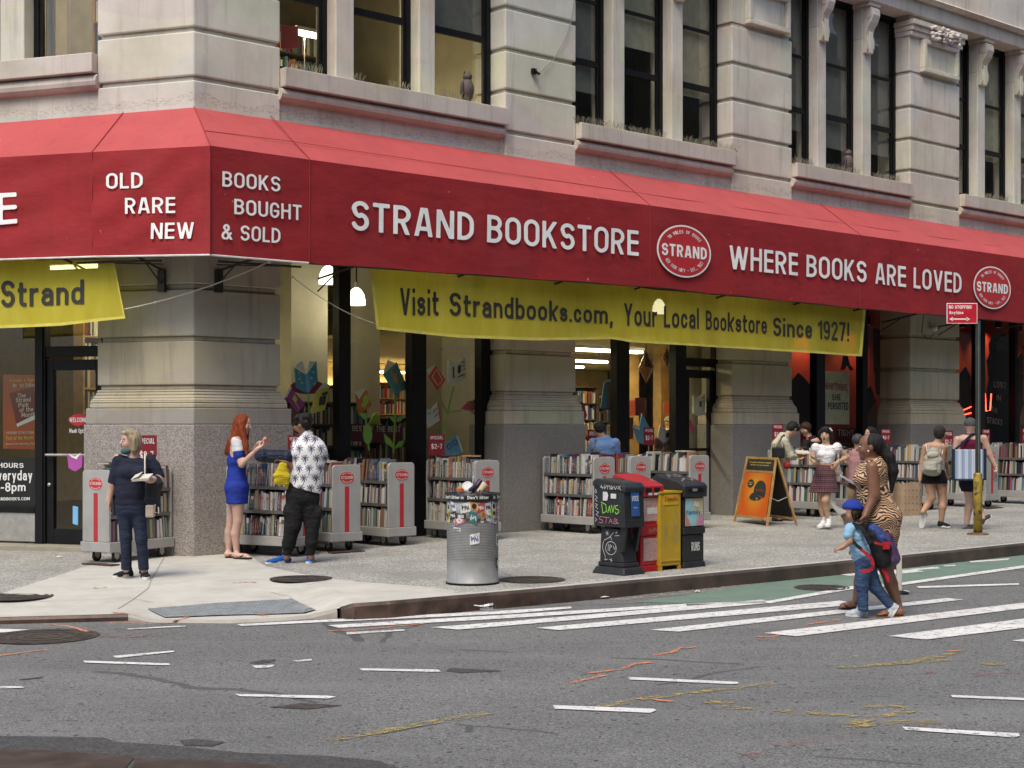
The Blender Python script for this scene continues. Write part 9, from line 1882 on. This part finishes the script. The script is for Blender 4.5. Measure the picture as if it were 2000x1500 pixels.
skinobj("main_body", [('t', J(1824,879,-.16), J(1822,898,-.18), (.07,.05), (.13,.085), s1), ('t', J(1822,898,-.18), J(1819,920,-.19), (.135,.09), (.145,.095), s1)], CV, bp, (), .0115, .03); skinobj("front_pocket", [('t', J(1818,905,-.26), J(1817,917,-.27), (.09,.04), (.10,.045), s1)], CV, bp, (), .0115, .02); skinobj("flap", [('e', J(1822,889,-.24), (.09,.05,.06))], cloth("beige canvas light", (.42,.41,.34)), bp, (), .0115, .02)
mb = MB(); mb.tube([J(1812,885,-.13), J(1814,870,-.09)], .012, 6); mb.tube([J(1836,886,-.13), J(1836,871,-.09)], .012, 6); obj("strap", mb, CV, bp)
# ---- 13: man in maroon tank top
p = Pn("man in grey cap, maroon tank top and dark shorts walking away past the street pole", 23.0, (1895,1039), FAIR, .0115); J = p.J; s1 = Vector((.97,-.2,0))
p.head(J(1895,832), Vector((.1,1,0)), Z, 1.0, J(1896,847), feat=False, nr=.056)
p.limb((J(1870,859),.058), (J(1865,890),.046), (J(1872,915,.1),.03)); p.hand(J(1872,915,.1), Vector((.4,.4,-.8)), Vector((.8,0,.3)), 1, .8)
p.limb((J(1921,857),.062), (J(1932,887,-.02),.048), (J(1945,913,-.05),.030)); p.hand(J(1945,913,-.05), Vector((.15,.1,-1)), Vector((-.9,0,0)), 1, .9)
p.P += [('t', J(1895,858), J(1896,930), (.20,.11), (.16,.12), s1)]; p.limb((J(1891,950),.085), (J(1894,975,-.02),.060), (J(1892,992),.058), (J(1888,1022,.02),.038)); p.limb((J(1905,950,.05),.085), (J(1908,980,.08),.058), (J(1914,998,-.05),.052), (J(1920,1012,-.15),.036)); p.body()
p.wear("tank_top", [('t', J(1896,852), J(1895,866), (.12,.08), (.17,.125), s1), ('t', J(1895,866), J(1896,935), (.185,.13), (.175,.135), s1)], cloth("maroon jersey", (.125,.012,.035), .15), [(J(1896,937), -Z), (J(1896,846), Z)])
p.wear("shorts", [('t', J(1896,930), J(1897,945), (.175,.135), (.18,.14), s1), ('c', J(1890,945), J(1891,960), .105, .10), ('c', J(1905,945,.05), J(1907,960,.06), .105, .10)], cloth("navy shorts", (.015,.016,.03)), [(J(1897,960), -Z)])
GS = cloth("grey trainer knit", (.06,.06,.06)); p.shoe(J(1902,1036,.05), J(1877,1040,-.02), GS, SOLEW, ank=J(1888,1022)); p.shoe(J(1917,1026,-.15), J(1936,1008,-.12), GS, SOLEW, up=Vector((-.6,-.2,.75)))
c, f, sd = p.hc, p.hf, p.hs; cp_ = p.wear("cap", [('e', c+Z*.03-f*.01, (.094,.104,.098), (sd, f, Z))], cloth("grey cap cloth", (.085,.09,.095)), [(c+Z*.0, -Z)])
bag = root("striped_bag", "blue and white striped beach bag with navy edges slung behind the man in tank top", "bag", J(1890,936,-.3)); BF = Fr(Vector((.98,-.17,0)).normalized(), Vector((-.17,-.98,0)).normalized(), J(1892,936,-.30)); wd_ = 62/F*22.7/2
def stripe_mat():
    m, nt, b = mat0("blue white striped canvas"); s_ = node(nt, "SeparateXYZ", {0: objco(nt)}); v = mathn(nt, 'FRACT', mathn(nt, 'MULTIPLY', s_.outputs[0], 10.5))
    c = ramp(nt, v, [(0,(.22,.30,.46)),(.40,(.30,.38,.53)),(.55,(.66,.67,.68)),(.68,(.30,.38,.53)),(.80,(.66,.67,.68)),(.9,(.22,.30,.46))]); nt.links.new(c, b.inputs["Base Color"]); b.inputs["Roughness"].default_value = .8; return m
mb = MB(); mb.box(BF, -wd_+.03, wd_-.03, -.07, .07, 0, .44); obj("panel", mb, stripe_mat(), bag, bevel=.012)
mb = MB(); mb.box(BF, -wd_, -wd_+.028, -.075, .075, -.01, .45); mb.box(BF, wd_-.028, wd_+.01, -.075, .075, -.01, .45); mb.box(BF, -wd_+.03, wd_-.03, -.072, .072, -.02, -.002); obj("edge_trim", mb, cloth("navy canvas", (.02,.03,.05)), bag)
mb = MB(); mb.tube([BF(-wd_+.05, 0, .45), J(1880,866,-.15), J(1897,848,-.12), J(1908,847,-.05)], .018, 6); obj("strap", mb, cloth("navy canvas", (0,0,0)), bag)
mb = MB(); q0 = J(1944,924,-.05); mb.lathe([(.028,-.13),(.031,-.12),(.031,.0),(.026,.03),(.013,.05),(.013,.075)], q0, 14); held("water_bottle", "clear water bottle in the hand of the man in tank top", "bottle", mb, CLR)
# ---- 14: a shopper inside, behind the glass
p = Pn("capped person inside the shop, seen through the pane by the side door", 27.6, (1304,1005), TANS, .014); J = p.J; s1 = RIGHT_
p.head(J(1308,826), Vector((.7,-.6,-.2)), Z, 1.0, J(1305,843)); p.P += [('t', J(1304,848), J(1304,900), (.17,.1), (.15,.11), s1)]; p.body()
p.wear("jacket", [('t', J(1304,846), J(1304,862), (.14,.09), (.2,.12), s1), ('t', J(1304,862), J(1304,940), (.2,.13), (.17,.13), s1), ('c', J(1286,860), J(1284,905), .07, .06), ('c', J(1322,860), J(1325,905), .07, .06)], BJ); p.wear("trousers", [('c', J(1298,935), J(1298,1003), .1, .06), ('c', J(1311,935), J(1311,1003), .1, .06)], BJ)
c, f, sd = p.hc, p.hf, p.hs; p.wear("cap", [('e', c+Z*.04-f*.01, (.094,.104,.085), (sd, f, Z)), ('e', c+Z*.03+f*.11, (.07,.07,.012), (sd, f, Z))], cloth("tan cap cloth", (.20,.16,.11)), [(c+Z*.012, -Z)])
